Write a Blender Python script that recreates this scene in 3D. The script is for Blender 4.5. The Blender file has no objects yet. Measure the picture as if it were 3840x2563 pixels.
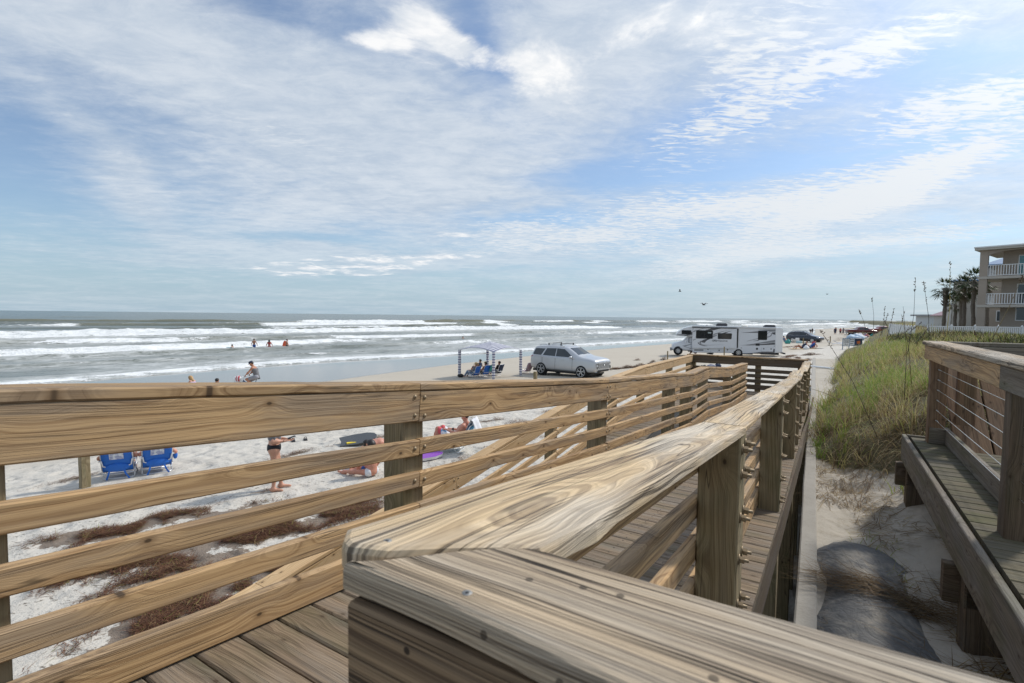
import bpy, bmesh, math, random
import numpy as np
from mathutils import Vector, Matrix
from mathutils.bvhtree import BVHTree
RNG = np.random.default_rng(7)
random.seed(7)
SC = bpy.context.scene
COL = SC.collection
# ---------------------------------------------------------------- camera
F, CX, CY, ROLL, EYE = 1900.0, 1920.0, 1281.5, 0.0110, 3.75
PITCH = math.atan(96.5 / F)
FWD = np.array([0, math.cos(PITCH), -math.sin(PITCH)])
EXPOSURE = 0.26; SUN_E = 2.45
UP0 = np.array([0, math.sin(PITCH), math.cos(PITCH)])
CR = math.cos(ROLL) * np.array([1., 0, 0]) + math.sin(ROLL) * UP0
CU = math.cos(ROLL) * UP0 - math.sin(ROLL) * np.array([1., 0, 0])
CAMP = np.array([0, 0, EYE])
cd = bpy.data.cameras.new('camera'); cam = bpy.data.objects.new('camera', cd); COL.objects.link(cam)
cd.sensor_width = 36; cd.lens = 36 * F / 3840; cd.clip_start = 0.02; cd.clip_end = 30000
cam.matrix_world = Matrix(((CR[0], CU[0], -FWD[0], 0), (CR[1], CU[1], -FWD[1], 0), (CR[2], CU[2], -FWD[2], EYE), (0, 0, 0, 1)))
cd.dof.use_dof = True; cd.dof.focus_distance = 7.0; cd.dof.aperture_fstop = 10.0
SC.camera = cam
SC.view_settings.view_transform = 'Standard'; SC.view_settings.look = 'None'
SC.view_settings.gamma = 1; SC.view_settings.exposure = EXPOSURE
try: SC.view_settings.use_curve_mapping = False
except Exception: pass

def ray(u, v): return FWD + CR * (u - CX) / F + CU * (CY - v) / F
def atz(u, v, z):
    r = ray(u, v); return CAMP + r * ((z - EYE) / r[2])
def aty(u, v, y):
    r = ray(u, v); return CAMP + r * (y / r[1])
# ---------------------------------------------------------------- light
SUN_EL = math.radians(44); SUN_H = np.array([0.87, 0.5]); SUN_H /= np.linalg.norm(SUN_H)
sun_dir = Vector((SUN_H[0] * math.cos(SUN_EL), SUN_H[1] * math.cos(SUN_EL), math.sin(SUN_EL)))
sd = bpy.data.lights.new('sun', 'SUN'); sd.energy = SUN_E; sd.angle = math.radians(5.0); sd.color = (1.0, .95, .87)
so = bpy.data.objects.new('sun', sd); COL.objects.link(so)
so.rotation_euler = sun_dir.to_track_quat('Z', 'Y').to_euler(); so.location = (0, 0, 50)

# ---------------------------------------------------------------- node helpers
class NT:
    def __init__(s, tree): s.t = tree; s.n = tree.nodes; s.l = tree.links
    def new(s, typ, **kw):
        n = s.n.new(typ)
        for k, v in kw.items(): setattr(n, k, v)
        return n
    def set(s, sock, v):
        if hasattr(v, 'is_linked') or isinstance(v, bpy.types.NodeSocket): s.l.new(v, sock)
        elif isinstance(v, (tuple, list)) and len(v) == 3 and sock.type == 'RGBA': sock.default_value = (*v, 1)
        else: sock.default_value = v
    def math(s, op, a, b=None, c=None, clamp=False):
        n = s.new('ShaderNodeMath', operation=op, use_clamp=clamp)
        s.set(n.inputs[0], a)
        if b is not None: s.set(n.inputs[1], b)
        if c is not None: s.set(n.inputs[2], c)
        return n.outputs[0]
    def vmath(s, op, a, b=None):
        n = s.new('ShaderNodeVectorMath', operation=op); s.set(n.inputs[0], a)
        if b is not None:
            if op == 'SCALE': s.set(n.inputs[3], b)
            else: s.set(n.inputs[1], b)
        return n.outputs['Value'] if op in ('LENGTH', 'DOT_PRODUCT', 'DISTANCE') else n.outputs[0]
    def noise(s, vec, scale=1, detail=3, rough=.55, dist=0, out='Fac'):
        n = s.new('ShaderNodeTexNoise'); s.set(n.inputs['Vector'], vec); n.inputs['Scale'].default_value = scale
        n.inputs['Detail'].default_value = detail; n.inputs['Roughness'].default_value = rough; n.inputs['Distortion'].default_value = dist
        return n.outputs[out]
    def voro(s, vec, scale=1, feature='F1', rand=1, out='Distance', dim='3D'):
        n = s.new('ShaderNodeTexVoronoi', feature=feature, voronoi_dimensions=dim); s.set(n.inputs['Vector'], vec)
        n.inputs['Scale'].default_value = scale; n.inputs['Randomness'].default_value = rand
        return n.outputs[out]
    def mix(s, f, a, b, blend='MIX'):
        n = s.new('ShaderNodeMix', data_type='RGBA', blend_type=blend); n.clamp_factor = True
        s.set(n.inputs[0], f); s.set(n.inputs[6], a); s.set(n.inputs[7], b); return n.outputs[2]
    def ss(s, x, a, b):
        n = s.new('ShaderNodeMapRange', interpolation_type='SMOOTHSTEP'); s.set(n.inputs[0], x)
        n.inputs[1].default_value = a; n.inputs[2].default_value = b; return n.outputs[0]
    def lin(s, x, a, b, c=0, d=1):
        n = s.new('ShaderNodeMapRange'); s.set(n.inputs[0], x)
        for i, v in enumerate((a, b, c, d)): n.inputs[i + 1].default_value = v
        return n.outputs[0]
    def xyz(s, v):
        n = s.new('ShaderNodeSeparateXYZ'); s.set(n.inputs[0], v); return n.outputs
    def vec(s, x, y, z):
        n = s.new('ShaderNodeCombineXYZ')
        for i, q in enumerate((x, y, z)): s.set(n.inputs[i], q)
        return n.outputs[0]
    def scale(s, v, sc): return s.vmath('MULTIPLY', v, sc)
    def attr(s, name, out='Vector'): return s.new('ShaderNodeAttribute', attribute_name=name).outputs[out]
    def bump(s, h, strength=.3, dist=.01):
        n = s.new('ShaderNodeBump'); s.set(n.inputs['Height'], h); n.inputs['Strength'].default_value = strength
        n.inputs['Distance'].default_value = dist; return n.outputs[0]

MATS = {}
def mat_begin(name):
    m = bpy.data.materials.new(name); m.use_nodes = True; t = NT(m.node_tree)
    b = m.node_tree.nodes['Principled BSDF']; MATS[name] = m
    return m, t, b
def plain(name, col, rough=.5, metal=0., var=.08, scale=6., spec=.5, coat=0., trans=0.):
    if name in MATS: return MATS[name]
    m, t, b = mat_begin(name)
    pos = t.new('ShaderNodeTexCoord').outputs['Object']
    n = t.noise(pos, scale, 4, .6)
    c = t.mix(n, tuple(max(0, x * (1 - var * 2)) for x in col), tuple(min(1, x * (1 + var * 2)) for x in col))
    t.set(b.inputs['Base Color'], c); b.inputs['Metallic'].default_value = metal
    t.set(b.inputs['Roughness'], t.lin(n, 0, 1, max(.02, rough - .06), min(1, rough + .06)))
    b.inputs['Specular IOR Level'].default_value = spec; b.inputs['Coat Weight'].default_value = coat
    b.inputs['Coat Roughness'].default_value = .06; b.inputs['Transmission Weight'].default_value = trans
    return m
# ---------------------------------------------------------------- object helpers
def tag(o, label=None, cat=None, group=None, kind=None):
    if label: o['label'] = label
    if cat: o['category'] = cat
    if group: o['group'] = group
    if kind: o['kind'] = kind
    return o
def empty(name, loc=(0, 0, 0), rz=0, label=None, cat=None, group=None):
    o = bpy.data.objects.new(name, None); COL.objects.link(o); o.location = loc; o.rotation_euler = (0, 0, rz)
    o.empty_display_size = .1
    return tag(o, label, cat, group)
def copy_tree(o, parent=None):
    c = o.copy(); COL.objects.link(c)
    if parent is not None: c.parent = parent
    for ch in list(o.children): copy_tree(ch, c)
    return c
class MB:
    """collects verts and faces of ONE mesh; wc = wood coordinates per vertex"""
    def __init__(s): s.v = []; s.f = []; s.m = []; s.wc = []; s.sm = []
    def add(s, verts, faces, mi=0, wc=None, smooth=False):
        o = len(s.v); s.v += [tuple(map(float, x)) for x in verts]
        s.wc += [tuple(map(float, x)) for x in (wc if wc is not None else verts)]
        for f in faces: s.f.append(tuple(i + o for i in f)); s.m.append(mi); s.sm.append(smooth)
        return s
    def build(s, name, mats, parent=None, xf=None):
        me = bpy.data.meshes.new(name); me.from_pydata(s.v, [], s.f)
        if not isinstance(mats, (list, tuple)): mats = [mats]
        for m in mats: me.materials.append(m)
        me.polygons.foreach_set('material_index', s.m); me.polygons.foreach_set('use_smooth', s.sm)
        a = me.attributes.new('wc', 'FLOAT_VECTOR', 'POINT'); a.data.foreach_set('vector', np.array(s.wc, 'f').ravel())
        me.update()
        o = bpy.data.objects.new(name, me); COL.objects.link(o)
        if parent is not None: o.parent = parent
        if xf is not None: o.matrix_local = xf
        return o
    # shapes --------------------------------------------------
    def bar(s, A, B, w, t, tdir=(0, 0, 1), ch=.004, mi=0, seg=1, jit=0., endcap=True):
        """a board from A to B: t is its size along tdir, w across"""
        A = np.array(A, float); B = np.array(B, float); L = np.linalg.norm(B - A); d = (B - A) / L
        tv = np.array(tdir, float); tv = tv - d * (tv @ d); tv /= np.linalg.norm(tv); wv = np.cross(tv, d)
        ch = min(ch, w * .3, t * .3)
        pr = [(-w/2 + ch, -t/2), (w/2 - ch, -t/2), (w/2, -t/2 + ch), (w/2, t/2 - ch), (w/2 - ch, t/2), (-w/2 + ch, t/2), (-w/2, t/2 - ch), (-w/2, -t/2 + ch)]
        off = np.array([RNG.uniform(0, 80), RNG.uniform(-.07, .07), RNG.uniform(.02, .16) * RNG.choice([-1, 1])])
        V = []; W = []; Fc = []
        for i in range(seg + 1):
            f = i / seg; c = A + (B - A) * f
            if 0 < i < seg and jit: c = c + wv * RNG.normal(0, jit) + tv * RNG.normal(0, jit)
            for (a, b) in pr:
                V.append(c + wv * a + tv * b); W.append((off[0] + L * f, off[1] + a, off[2] + b))
        for i in range(seg):
            for k in range(8): Fc.append((i*8 + k, i*8 + (k+1) % 8, (i+1)*8 + (k+1) % 8, (i+1)*8 + k))
        if endcap: Fc.append(tuple(range(7, -1, -1))); Fc.append(tuple(seg*8 + k for k in range(8)))
        return s.add(V, Fc, mi, W)
    def box(s, c, size, mi=0, R=None, ch=0.):
        c = np.array(c, float); hx, hy, hz = np.array(size) / 2
        if ch:
            A = np.array([-hx, 0, 0]); B = np.array([hx, 0, 0])
            if R is not None: A = R @ A; B = R @ B
            td = (0, 0, 1) if R is None else R @ np.array([0, 0, 1.])
            return s.bar(c + A, c + B, 2*hy, 2*hz, td, ch, mi)
        P = np.array([(x, y, z) for x in (-hx, hx) for y in (-hy, hy) for z in (-hz, hz)])
        if R is not None: P = P @ np.array(R).T
        return s.add(P + c, [(0, 1, 3, 2), (4, 6, 7, 5), (0, 4, 5, 1), (2, 3, 7, 6), (0, 2, 6, 4), (1, 5, 7, 3)], mi)
    def tube(s, pts, r, n=8, mi=0, closed=False, smooth=True, flat=None):
        pts = np.array(pts, float); m = len(pts); r = np.full(m, r) if np.isscalar(r) else np.array(r, float)
        V = []; Fc = []; pu = None
        for i in range(m):
            if closed: d = pts[(i+1) % m] - pts[i-1]
            else: d = pts[min(i+1, m-1)] - pts[max(i-1, 0)]
            d = d / (np.linalg.norm(d) + 1e-12)
            if pu is None: pu = np.array([0, 0, 1.]) if abs(d[2]) < .9 else np.array([1., 0, 0])
            a = pu - d * (pu @ d); a /= np.linalg.norm(a) + 1e-12; b = np.cross(d, a); pu = a
            for k in range(n):
                t = 2 * math.pi * k / n
                V.append(pts[i] + (a * math.cos(t) + b * math.sin(t) * (flat or 1)) * r[i])
        rings = m if closed else m - 1
        for i in range(rings):
            for k in range(n): Fc.append((i*n + k, i*n + (k+1) % n, ((i+1) % m)*n + (k+1) % n, ((i+1) % m)*n + k))
        if not closed: Fc.append(tuple(range(n-1, -1, -1))); Fc.append(tuple((m-1)*n + k for k in range(n)))
        return s.add(V, Fc, mi, None, smooth)
    def loft(s, rings, mi=0, smooth=True, caps=True, wrap=True):
        n = len(rings[0]); V = [p for r in rings for p in r]; Fc = []
        for i in range(len(rings) - 1):
            for k in range(n if wrap else n - 1): Fc.append((i*n + k, i*n + (k+1) % n, (i+1)*n + (k+1) % n, (i+1)*n + k))
        if caps and wrap: Fc.append(tuple(range(n-1, -1, -1))); Fc.append(tuple((len(rings)-1)*n + k for k in range(n)))
        return s.add(V, Fc, mi, None, smooth)
    def lathe(s, prof, axis_o=(0, 0, 0), axis='z', n=16, mi=0, smooth=True):
        """prof: (radius, height) pairs"""
        rings = []
        for (r, h) in prof:
            ring = []
            for k in range(n):
                t = 2*math.pi*k/n; a, b = r*math.cos(t), r*math.sin(t)
                p = {'z': (a, b, h), 'x': (h, a, b), 'y': (b, h, a)}[axis]
                ring.append(np.array(p) + np.array(axis_o))
            rings.append(ring)
        return s.loft(rings, mi, smooth)
    def ell(s, c, r, n=10, m=7, mi=0, R=None):
        V = []; c = np.array(c, float); r = np.array(r, float) * np.ones(3)
        for i in range(m + 1):
            ph = math.pi * i / m
            for k in range(n):
                t = 2*math.pi*k/n; p = np.array([math.sin(ph)*math.cos(t), math.sin(ph)*math.sin(t), math.cos(ph)]) * r
                if R is not None: p = np.array(R) @ p
                V.append(c + p)
        Fc = [(i*n + k, (i+1)*n + k, (i+1)*n + (k+1) % n, i*n + (k+1) % n) for i in range(m) for k in range(n)]
        return s.add(V, Fc, mi, None, True)
    def prism(s, poly, axis, a, b, mi=0, smooth=False):
        """polygon in the plane across axis, from a to b along it"""
        def P(q, h): return {'y': (q[0], h, q[1]), 'x': (h, q[0], q[1]), 'z': (q[0], q[1], h)}[axis]
        n = len(poly); V = [P(q, a) for q in poly] + [P(q, b) for q in poly]
        Fc = [(k, (k+1) % n, n + (k+1) % n, n + k) for k in range(n)] + [tuple(range(n-1, -1, -1)), tuple(range(n, 2*n))]
        return s.add(V, Fc, mi, None, smooth)
def weld(o, d=1e-4):
    bm = bmesh.new(); bm.from_mesh(o.data); bmesh.ops.remove_doubles(bm, verts=bm.verts, dist=d)
    bmesh.ops.recalc_face_normals(bm, faces=bm.faces); bm.to_mesh(o.data); bm.free(); return o
def bevel_mod(o, w=.02, seg=2, ang=30):
    m = o.modifiers.new('bevel', 'BEVEL'); m.width = w; m.segments = seg; m.limit_method = 'ANGLE'; m.angle_limit = math.radians(ang)
    m.harden_normals = False; return o
def rotz(a): c, s_ = math.cos(a), math.sin(a); return np.array([[c, -s_, 0], [s_, c, 0], [0, 0, 1.]])
def rotx(a): c, s_ = math.cos(a), math.sin(a); return np.array([[1, 0, 0], [0, c, -s_], [0, s_, c.real]])
def text_part(txt, name, size, mat, parent, xf, depth=.004, bold=0., sx=1.):
    cu = bpy.data.curves.new(name, 'FONT'); cu.body = txt; cu.size = size; cu.extrude = depth; cu.offset = bold
    cu.align_x = 'CENTER'; cu.align_y = 'CENTER'; cu.resolution_u = 3
    tmp = bpy.data.objects.new(name, cu); me = bpy.data.meshes.new_from_object(tmp); bpy.data.objects.remove(tmp)
    for v in me.vertices: v.co.x *= sx
    me.materials.clear(); me.materials.append(mat); o = bpy.data.objects.new(name, me); COL.objects.link(o)
    o.parent = parent; o.matrix_local = xf; return o
# value noise for numpy
_T = np.random.default_rng(3).random((64, 64, 4))
def vnoise(x, y, ch=0):
    x = np.asarray(x, float); y = np.asarray(y, float); xi = np.floor(x).astype(int); yi = np.floor(y).astype(int)
    fx = x - xi; fy = y - yi; fx = fx*fx*(3 - 2*fx); fy = fy*fy*(3 - 2*fy); T = _T[:, :, ch]
    g = lambda a, b: T[a % 64, b % 64]
    return (g(xi, yi)*(1-fx) + g(xi+1, yi)*fx)*(1-fy) + (g(xi, yi+1)*(1-fx) + g(xi+1, yi+1)*fx)*fy
def fbm(x, y, o=4, ch=0):
    r = 0; a = .5; t = 0
    for i in range(o): r = r + a*vnoise(x*2**i + 17*i, y*2**i + 9*i, ch); t += a; a *= .5
    return r / t
def sstep(x, a, b): t = np.clip((x - a) / (b - a), 0, 1); return t*t*(3 - 2*t)
def grid_mesh(name, P, mats, attrs=None, smooth=True):
    """P: (n, m, 3) array of points"""
    n, m, _ = P.shape; idx = np.arange(n*m).reshape(n, m)
    q = np.stack([idx[:-1, :-1], idx[:-1, 1:], idx[1:, 1:], idx[1:, :-1]], -1).reshape(-1, 4)
    me = bpy.data.meshes.new(name); me.vertices.add(n*m); me.vertices.foreach_set('co', P.reshape(-1).astype('f'))
    me.loops.add(len(q)*4); me.loops.foreach_set('vertex_index', q.reshape(-1).astype('i'))
    me.polygons.add(len(q)); me.polygons.foreach_set('loop_start', np.arange(0, len(q)*4, 4, dtype='i'))
    me.polygons.foreach_set('use_smooth', np.full(len(q), smooth))
    for k, v in (attrs or {}).items():
        a = me.attributes.new(k, 'FLOAT', 'POINT'); a.data.foreach_set('value', v.reshape(-1).astype('f'))
    me.update(calc_edges=True); me.validate()
    for mt in mats: me.materials.append(mt)
    o = bpy.data.objects.new(name, me); COL.objects.link(o); return o
# ---------------------------------------------------------------- sky
W = bpy.data.worlds.new("World"); SC.world = W; W.use_nodes = True
def build_sky():
    t = NT(W.node_tree); bg = W.node_tree.nodes['Background']; bg.inputs['Strength'].default_value = .1
    sky = t.new('ShaderNodeTexSky', sky_type='NISHITA'); sky.sun_disc = False
    sky.sun_elevation = SUN_EL; sky.sun_rotation = math.atan2(SUN_H[0], SUN_H[1]); sky.air_density = 1.0; sky.dust_density = .6; sky.ozone_density = 2.2
    d = t.new('ShaderNodeTexCoord').outputs['Generated']; x, y, z = t.xyz(d)
    zz = t.math('ADD', t.math('MAXIMUM', z, 0.0), .055)
    q = t.vec(t.math('DIVIDE', x, zz), t.math('DIVIDE', y, zz), 0.0)
    hy = t.math('MAXIMUM', t.math('ABSOLUTE', y), .15)
    w1 = t.noise(q, .55, 4, .6, out='Color'); wx, wy, _ = t.xyz(w1)
    A = t.math('ADD', t.math('DIVIDE', x, hy), t.math('MULTIPLY', t.math('SUBTRACT', wx, .5), .34))
    E = t.math('ADD', t.math('DIVIDE', z, hy), t.math('MULTIPLY', t.math('SUBTRACT', wy, .5), .13))
    def g(u, v, su, sv, rot=0.):
        a0, e0 = (u - 1920) / 1900, (1185 - v) / 1900; c, s = math.cos(rot), math.sin(rot)
        da = t.math('SUBTRACT', A, a0); de = t.math('SUBTRACT', E, e0)
        p = t.math('ADD', t.math('MULTIPLY', da, c * 1900 / su), t.math('MULTIPLY', de, s * 1900 / su))
        r = t.math('ADD', t.math('MULTIPLY', da, -s * 1900 / sv), t.math('MULTIPLY', de, c * 1900 / sv))
        return t.math('EXPONENT', t.math('MULTIPLY', t.math('ADD', t.math('MULTIPLY', p, p), t.math('MULTIPLY', r, r)), -1.0))
    def total(items):
        acc = None
        for w, *k in items:
            v = t.math('MULTIPLY', g(*k), w); acc = v if acc is None else t.math('ADD', acc, v)
        return acc
    # thin veil, torn by fine noise
    n_big = t.noise(q, .62, 8, .66, .35); n_str = t.noise(t.scale(q, (1.0, 1.7, 1)), 1.3, 8, .66, .8); n_fin = t.noise(t.scale(q, (1.6, 2.4, 1)), 3.2, 7, .7, .4)
    veil = total([(.34, 900, 330, 800, 200, -.35), (.26, 1350, 620, 700, 170, -.15), (.34, 380, 640, 420, 80, -.75), (.42, 2300, 170, 560, 230, .1),
                  (.24, 1500, 780, 600, 110, 0), (.26, 2000, 980, 1500, 60, 0), (.26, 1100, 960, 500, 60, 0), (.36, 250, 120, 420, 130, 0),
                  (.22, 3200, 830, 900, 110, .22), (.16, 1920, 560, 380, 130, 0), (.28, 3750, 60, 350, 160, 0),
                  (-.36, 40, 700, 260, 250, 0), (-.26, 950, 70, 260, 80, 0), (-.50, 1800, 190, 110, 200, .35), (-.30, 2600, 480, 560, 80, .42), (-.12, 3350, 300, 450, 70, .25),
                  (-.50, 1960, 830, 240, 45, .1), (-.46, 1250, 890, 260, 28, 0), (-.42, 2450, 640, 520, 45, .1), (-.32, 2900, 925, 900, 30, .1), (-.16, 700, 1060, 900, 60, 0)])
    cov = t.math('ADD', veil, t.math('ADD', t.math('MULTIPLY', n_big, .95), t.math('ADD', t.math('MULTIPLY', n_str, .62), t.math('MULTIPLY', n_fin, .34))))
    m1 = t.lin(t.ss(cov, .60, 1.30), 0, 1, .17, 1.0)
    # cirrocumulus ripples
    rp = t.noise(t.scale(q, (3.4, 9.5, 1)), 3.0, 5, .62, .6); rq = t.noise(t.scale(q, (1.1, 2.2, 1)), 1.1, 6, .66, .6)
    band = total([(1.0, 3300, 680, 620, 80, .38), (.95, 3560, 400, 420, 75, .25), (.85, 2700, 760, 620, 80, .12), (.8, 3150, 900, 800, 55, .15), (.75, 2850, 150, 260, 110, .5), (.5, 2100, 900, 500, 60, 0), (.75, 2850, 400, 520, 110, .4), (.5, 3300, 180, 420, 90, .3), (.3, 1100, 560, 500, 130, -.3)])
    m2 = t.ss(t.math('ADD', t.math('ADD', band, t.math('MULTIPLY', t.math('SUBTRACT', rp, .5), 3.0)), t.math('MULTIPLY', t.math('SUBTRACT', rq, .5), 1.6)), .28, 1.0)
    m2 = t.math('MULTIPLY', m2, t.ss(band, .08, .5))
    # puffs
    pn = t.noise(q, 2.6, 8, .62, .3); pn2 = t.noise(t.vmath('ADD', q, (.05, .035, 0)), 2.6, 5, .6, .3)
    puff = total([(1.0, 1500, 150, 190, 120, -.3), (.9, 1690, 210, 110, 75, -.2), (.8, 1380, 210, 150, 45, -.3), (1.0, 2010, 330, 210, 120, 0), (.6, 2450, 120, 420, 150, 0), (.6, 1450, 970, 240, 40, 0), (.5, 1150, 1010, 330, 30, 0), (.5, 1700, 930, 260, 30, 0), (.45, 1850, 640, 160, 40, 0)])
    m3 = t.ss(t.math('ADD', puff, t.math('MULTIPLY', t.math('SUBTRACT', pn, .5), 2.6)), .34, .95)
    m3 = t.math('MULTIPLY', m3, t.ss(puff, .06, .45)); pl = t.lin(t.math('SUBTRACT', pn, pn2), -.08, .08)
    skyc = t.mix(1.0, sky.outputs[0], (.94, 1.02, 1.08), 'MULTIPLY')
    low = t.math('SUBTRACT', 1.0, t.ss(z, .0, .22))
    skyc = t.mix(t.math('MULTIPLY', low, .80), skyc, (3.0, 4.35, 5.45))
    veilc = t.mix(t.ss(t.math('ADD', t.math('MULTIPLY', n_big, .6), t.math('MULTIPLY', n_fin, .4)), .35, .65), (4.2, 4.95, 5.9), (6.15, 6.6, 7.1))
    c = t.mix(t.math('MULTIPLY', m1, t.lin(low, 0, 1, .90, .48)), skyc, veilc)
    c = t.mix(t.math('MULTIPLY', m2, t.lin(low, 0, 1, .95, .55)), c, (6.7, 7.0, 7.3))
    c = t.mix(t.math('MULTIPLY', m3, .95), c, t.mix(pl, (6.2, 6.6, 7.1), (8.3, 8.3, 8.3)))
    sg = t.math('POWER', t.math('MAXIMUM', t.vmath('DOT_PRODUCT', d, tuple(sun_dir)), 0.0), 12.0)   # glow added around the sun direction to lift the shadows
    gl = t.math('ADD', t.lin(z, .60, .95, 1.0, 1.45), t.math('MULTIPLY', sg, 1.0)); c = t.mix(1.0, c, t.vec(gl, gl, gl), 'MULTIPLY')  # sky above the frame also brightened, added as fill light
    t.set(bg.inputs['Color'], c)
build_sky()
# ---------------------------------------------------------------- wood
def wood(name, early, late, grey, gmix=.4, ring=110., knots=1., contrast=1., green=0., rough=.75, fine=1., bump=.35, streak=0., holes=0., fs=1.):
    m, t, b = mat_begin(name)
    wc = t.attr('wc'); x, y, z = t.xyz(wc)
    isl = t.new('ShaderNodeNewGeometry').outputs['Random Per Island']
    base = t.noise(t.scale(wc, (.95, 4.5, 4.5)), 1, 3, .5)
    # knots: sparse cells in stretched board coordinates
    kv = t.vec(t.math('MULTIPLY', x, 3.1), t.math('MULTIPLY', y, 5.2), t.math('MULTIPLY', z, .35))
    kd = t.voro(t.vmath('ADD', kv, t.vec(0.0, t.math('MULTIPLY', isl, 37.0), 0.0)), 1.0, 'F1', 1.0, dim='2D')
    kbump = t.math('POWER', t.math('SUBTRACT', 1.0, t.ss(kd, 0.0, .52)), 2.0)
    yy = t.math('ADD', y, t.math('MULTIPLY', x, .012)); zz = z
    r = t.math('SQRT', t.math('ADD', t.math('MULTIPLY', yy, yy), t.math('MULTIPLY', zz, zz)))
    r = t.math('ADD', r, t.math('MULTIPLY', base, .11))
    r = t.math('ADD', r, t.math('MULTIPLY', kbump, .055 * knots))
    rr = t.math('MULTIPLY', r, ring); xs = t.math('MULTIPLY', x, .35)
    b1 = t.ss(t.noise(t.vec(rr, xs, 0.0), 1.0, 2, .5), .44, .60)
    b2 = t.ss(t.noise(t.vec(t.math('MULTIPLY', rr, 3.1), xs, 5.0), 1.0, 2, .5), .46, .62)
    band = t.math('ADD', t.math('MULTIPLY', b1, .62), t.math('MULTIPLY', b2, .38))
    fg = t.noise(t.scale(wc, (7 * fs, 420 * fs, 420 * fs)), 1, 3, .6)
    fg2 = t.noise(t.scale(wc, (2.2 * fs, 100 * fs, 100 * fs)), 1, 4, .65)
    c = t.mix(t.math('MULTIPLY', band, min(1., .9 * contrast)), early, late)
    wear = t.ss(t.noise(t.scale(wc, (1.3, 9, 9)), 1, 4, .6), .38, .68)
    gc = t.mix(band, grey, tuple(q * .62 for q in grey))
    c = t.mix(t.math('MULTIPLY', wear, gmix * 1.5, clamp=True), c, gc)
    c = t.mix(t.math('MULTIPLY', t.ss(fg2, .50, .72), .62 * fine), c, tuple(q * .55 for q in late), 'MIX')
    c = t.mix(t.math('MULTIPLY', t.ss(fg, .48, .7), .38 * fine), c, tuple(q * .5 for q in late))
    if green:
        gm = t.ss(t.noise(t.scale(wc, (1.2, 4, 4)), 1.6, 4, .6), .45, .75)
        c = t.mix(t.math('MULTIPLY', gm, green), c, (.085, .088, .03))
    if knots:
        core = t.math('SUBTRACT', 1.0, t.ss(kd, .018, .042)); rim = t.math('SUBTRACT', 1.0, t.ss(kd, .03, .11))
        kf = min(1., knots * 1.6); c = t.mix(t.math('MULTIPLY', rim, .55 * kf), c, tuple(q * .75 for q in late)); c = t.mix(t.math('MULTIPLY', core, .85 * kf), c, (.045, .026, .013))
    crack = t.math('SUBTRACT', 1.0, t.ss(t.math('ABSOLUTE', t.math('SUBTRACT', t.noise(t.scale(wc, (.9, 26, 26)), 1, 1, .4), .5)), .0, .012))
    crack = t.math('MULTIPLY', crack, t.ss(t.noise(t.scale(wc, (2.5, 8, 8)), 1, 2, .5), .52, .62))
    c = t.mix(t.math('MULTIPLY', crack, .75), c, (.03, .022, .015))
    if streak:
        sn = t.noise(t.vec(t.math('MULTIPLY', x, .55), t.math('ADD', t.math('MULTIPLY', y, 62), t.math('MULTIPLY', base, 5.0)), t.math('MULTIPLY', z, 62)), 1, 3, .6)
        sk = t.math('SUBTRACT', 1.0, t.ss(t.math('ABSOLUTE', t.math('SUBTRACT', sn, .5)), .006, .036)); sk = t.math('MULTIPLY', sk, t.ss(t.noise(t.scale(wc, (1.6, 14, 14)), 1, 2, .5), .42, .56))
        c = t.mix(t.math('MULTIPLY', sk, streak), c, (.028, .020, .014)); crack = t.math('MAXIMUM', crack, sk)
        pale = t.ss(t.noise(t.scale(wc, (1.1, 34, 34)), 1, 3, .6), .55, .75); c = t.mix(t.math('MULTIPLY', pale, .5), c, tuple(min(.8, q * 1.25) for q in early))
    if holes:
        hd_ = t.voro(t.vec(t.math('MULTIPLY', x, 14), t.math('MULTIPLY', y, 14), t.math('MULTIPLY', z, 2)), 1.0, dim='2D'); hm = t.math('SUBTRACT', 1.0, t.ss(hd_, .035, .06))
        c = t.mix(t.math('MULTIPLY', hm, holes), c, (.02, .014, .01))
    tone = t.lin(isl, 0, 1, .84, 1.14)
    c = t.mix(1.0, c, t.vec(tone, tone, t.math('MULTIPLY', tone, 1.0)), 'MULTIPLY')
    t.set(b.inputs['Base Color'], c); b.inputs['Roughness'].default_value = rough; b.inputs['Specular IOR Level'].default_value = .3
    h = t.math('ADD', t.math('MULTIPLY', band, -.5), t.math('MULTIPLY', fg2, -.7)); h = t.math('ADD', h, t.math('MULTIPLY', fg, -.35))
    h = t.math('SUBTRACT', h, t.math('MULTIPLY', crack, 1.5))
    t.set(b.inputs['Normal'], t.bump(h, bump, .0016))
    return m
W_RAIL = wood('weathered_pine', (.55, .36, .18), (.25, .138, .058), (.31, .245, .18), .46, 85, .6, .95, .08, .75, .7, .45, .5)
W_CAP = wood('silvered_cap_board', (.68, .50, .285), (.215, .14, .078), (.68, .61, .50), .5, 230, .10, 1.0, 0, .7, .7, .8, .75, 0, 1.6)
W_NEAR = wood('grey_brown_cap_board', (.53, .405, .265), (.12, .085, .058), (.47, .415, .335), .6, 230, .1, 1.1, .05, .8, 1.0, 1.2, 1.0, .7, 1.8)
W_FACE = wood('dark_weathered_board', (.30, .205, .12), (.09, .055, .034), (.19, .155, .115), .5, 110, 1.0, 1., .1, .85, .8, .9, .7, .9)
W_POST = wood('green_grey_post', (.33, .26, .15), (.15, .105, .055), (.28, .235, .16), .45, 75, .8, .9, .55, .8, .7)
W_DECK = wood('grey_brown_decking', (.29, .215, .14), (.115, .078, .05), (.25, .21, .165), .65, 110, .4, 1.0, .4, .78, .9, .6, .3)
W_NEW = wood('fresh_yellow_pine', (.62, .43, .235), (.43, .26, .115), (.56, .42, .27), .25, 90, .8, 1, 0, .75, .5)
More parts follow.
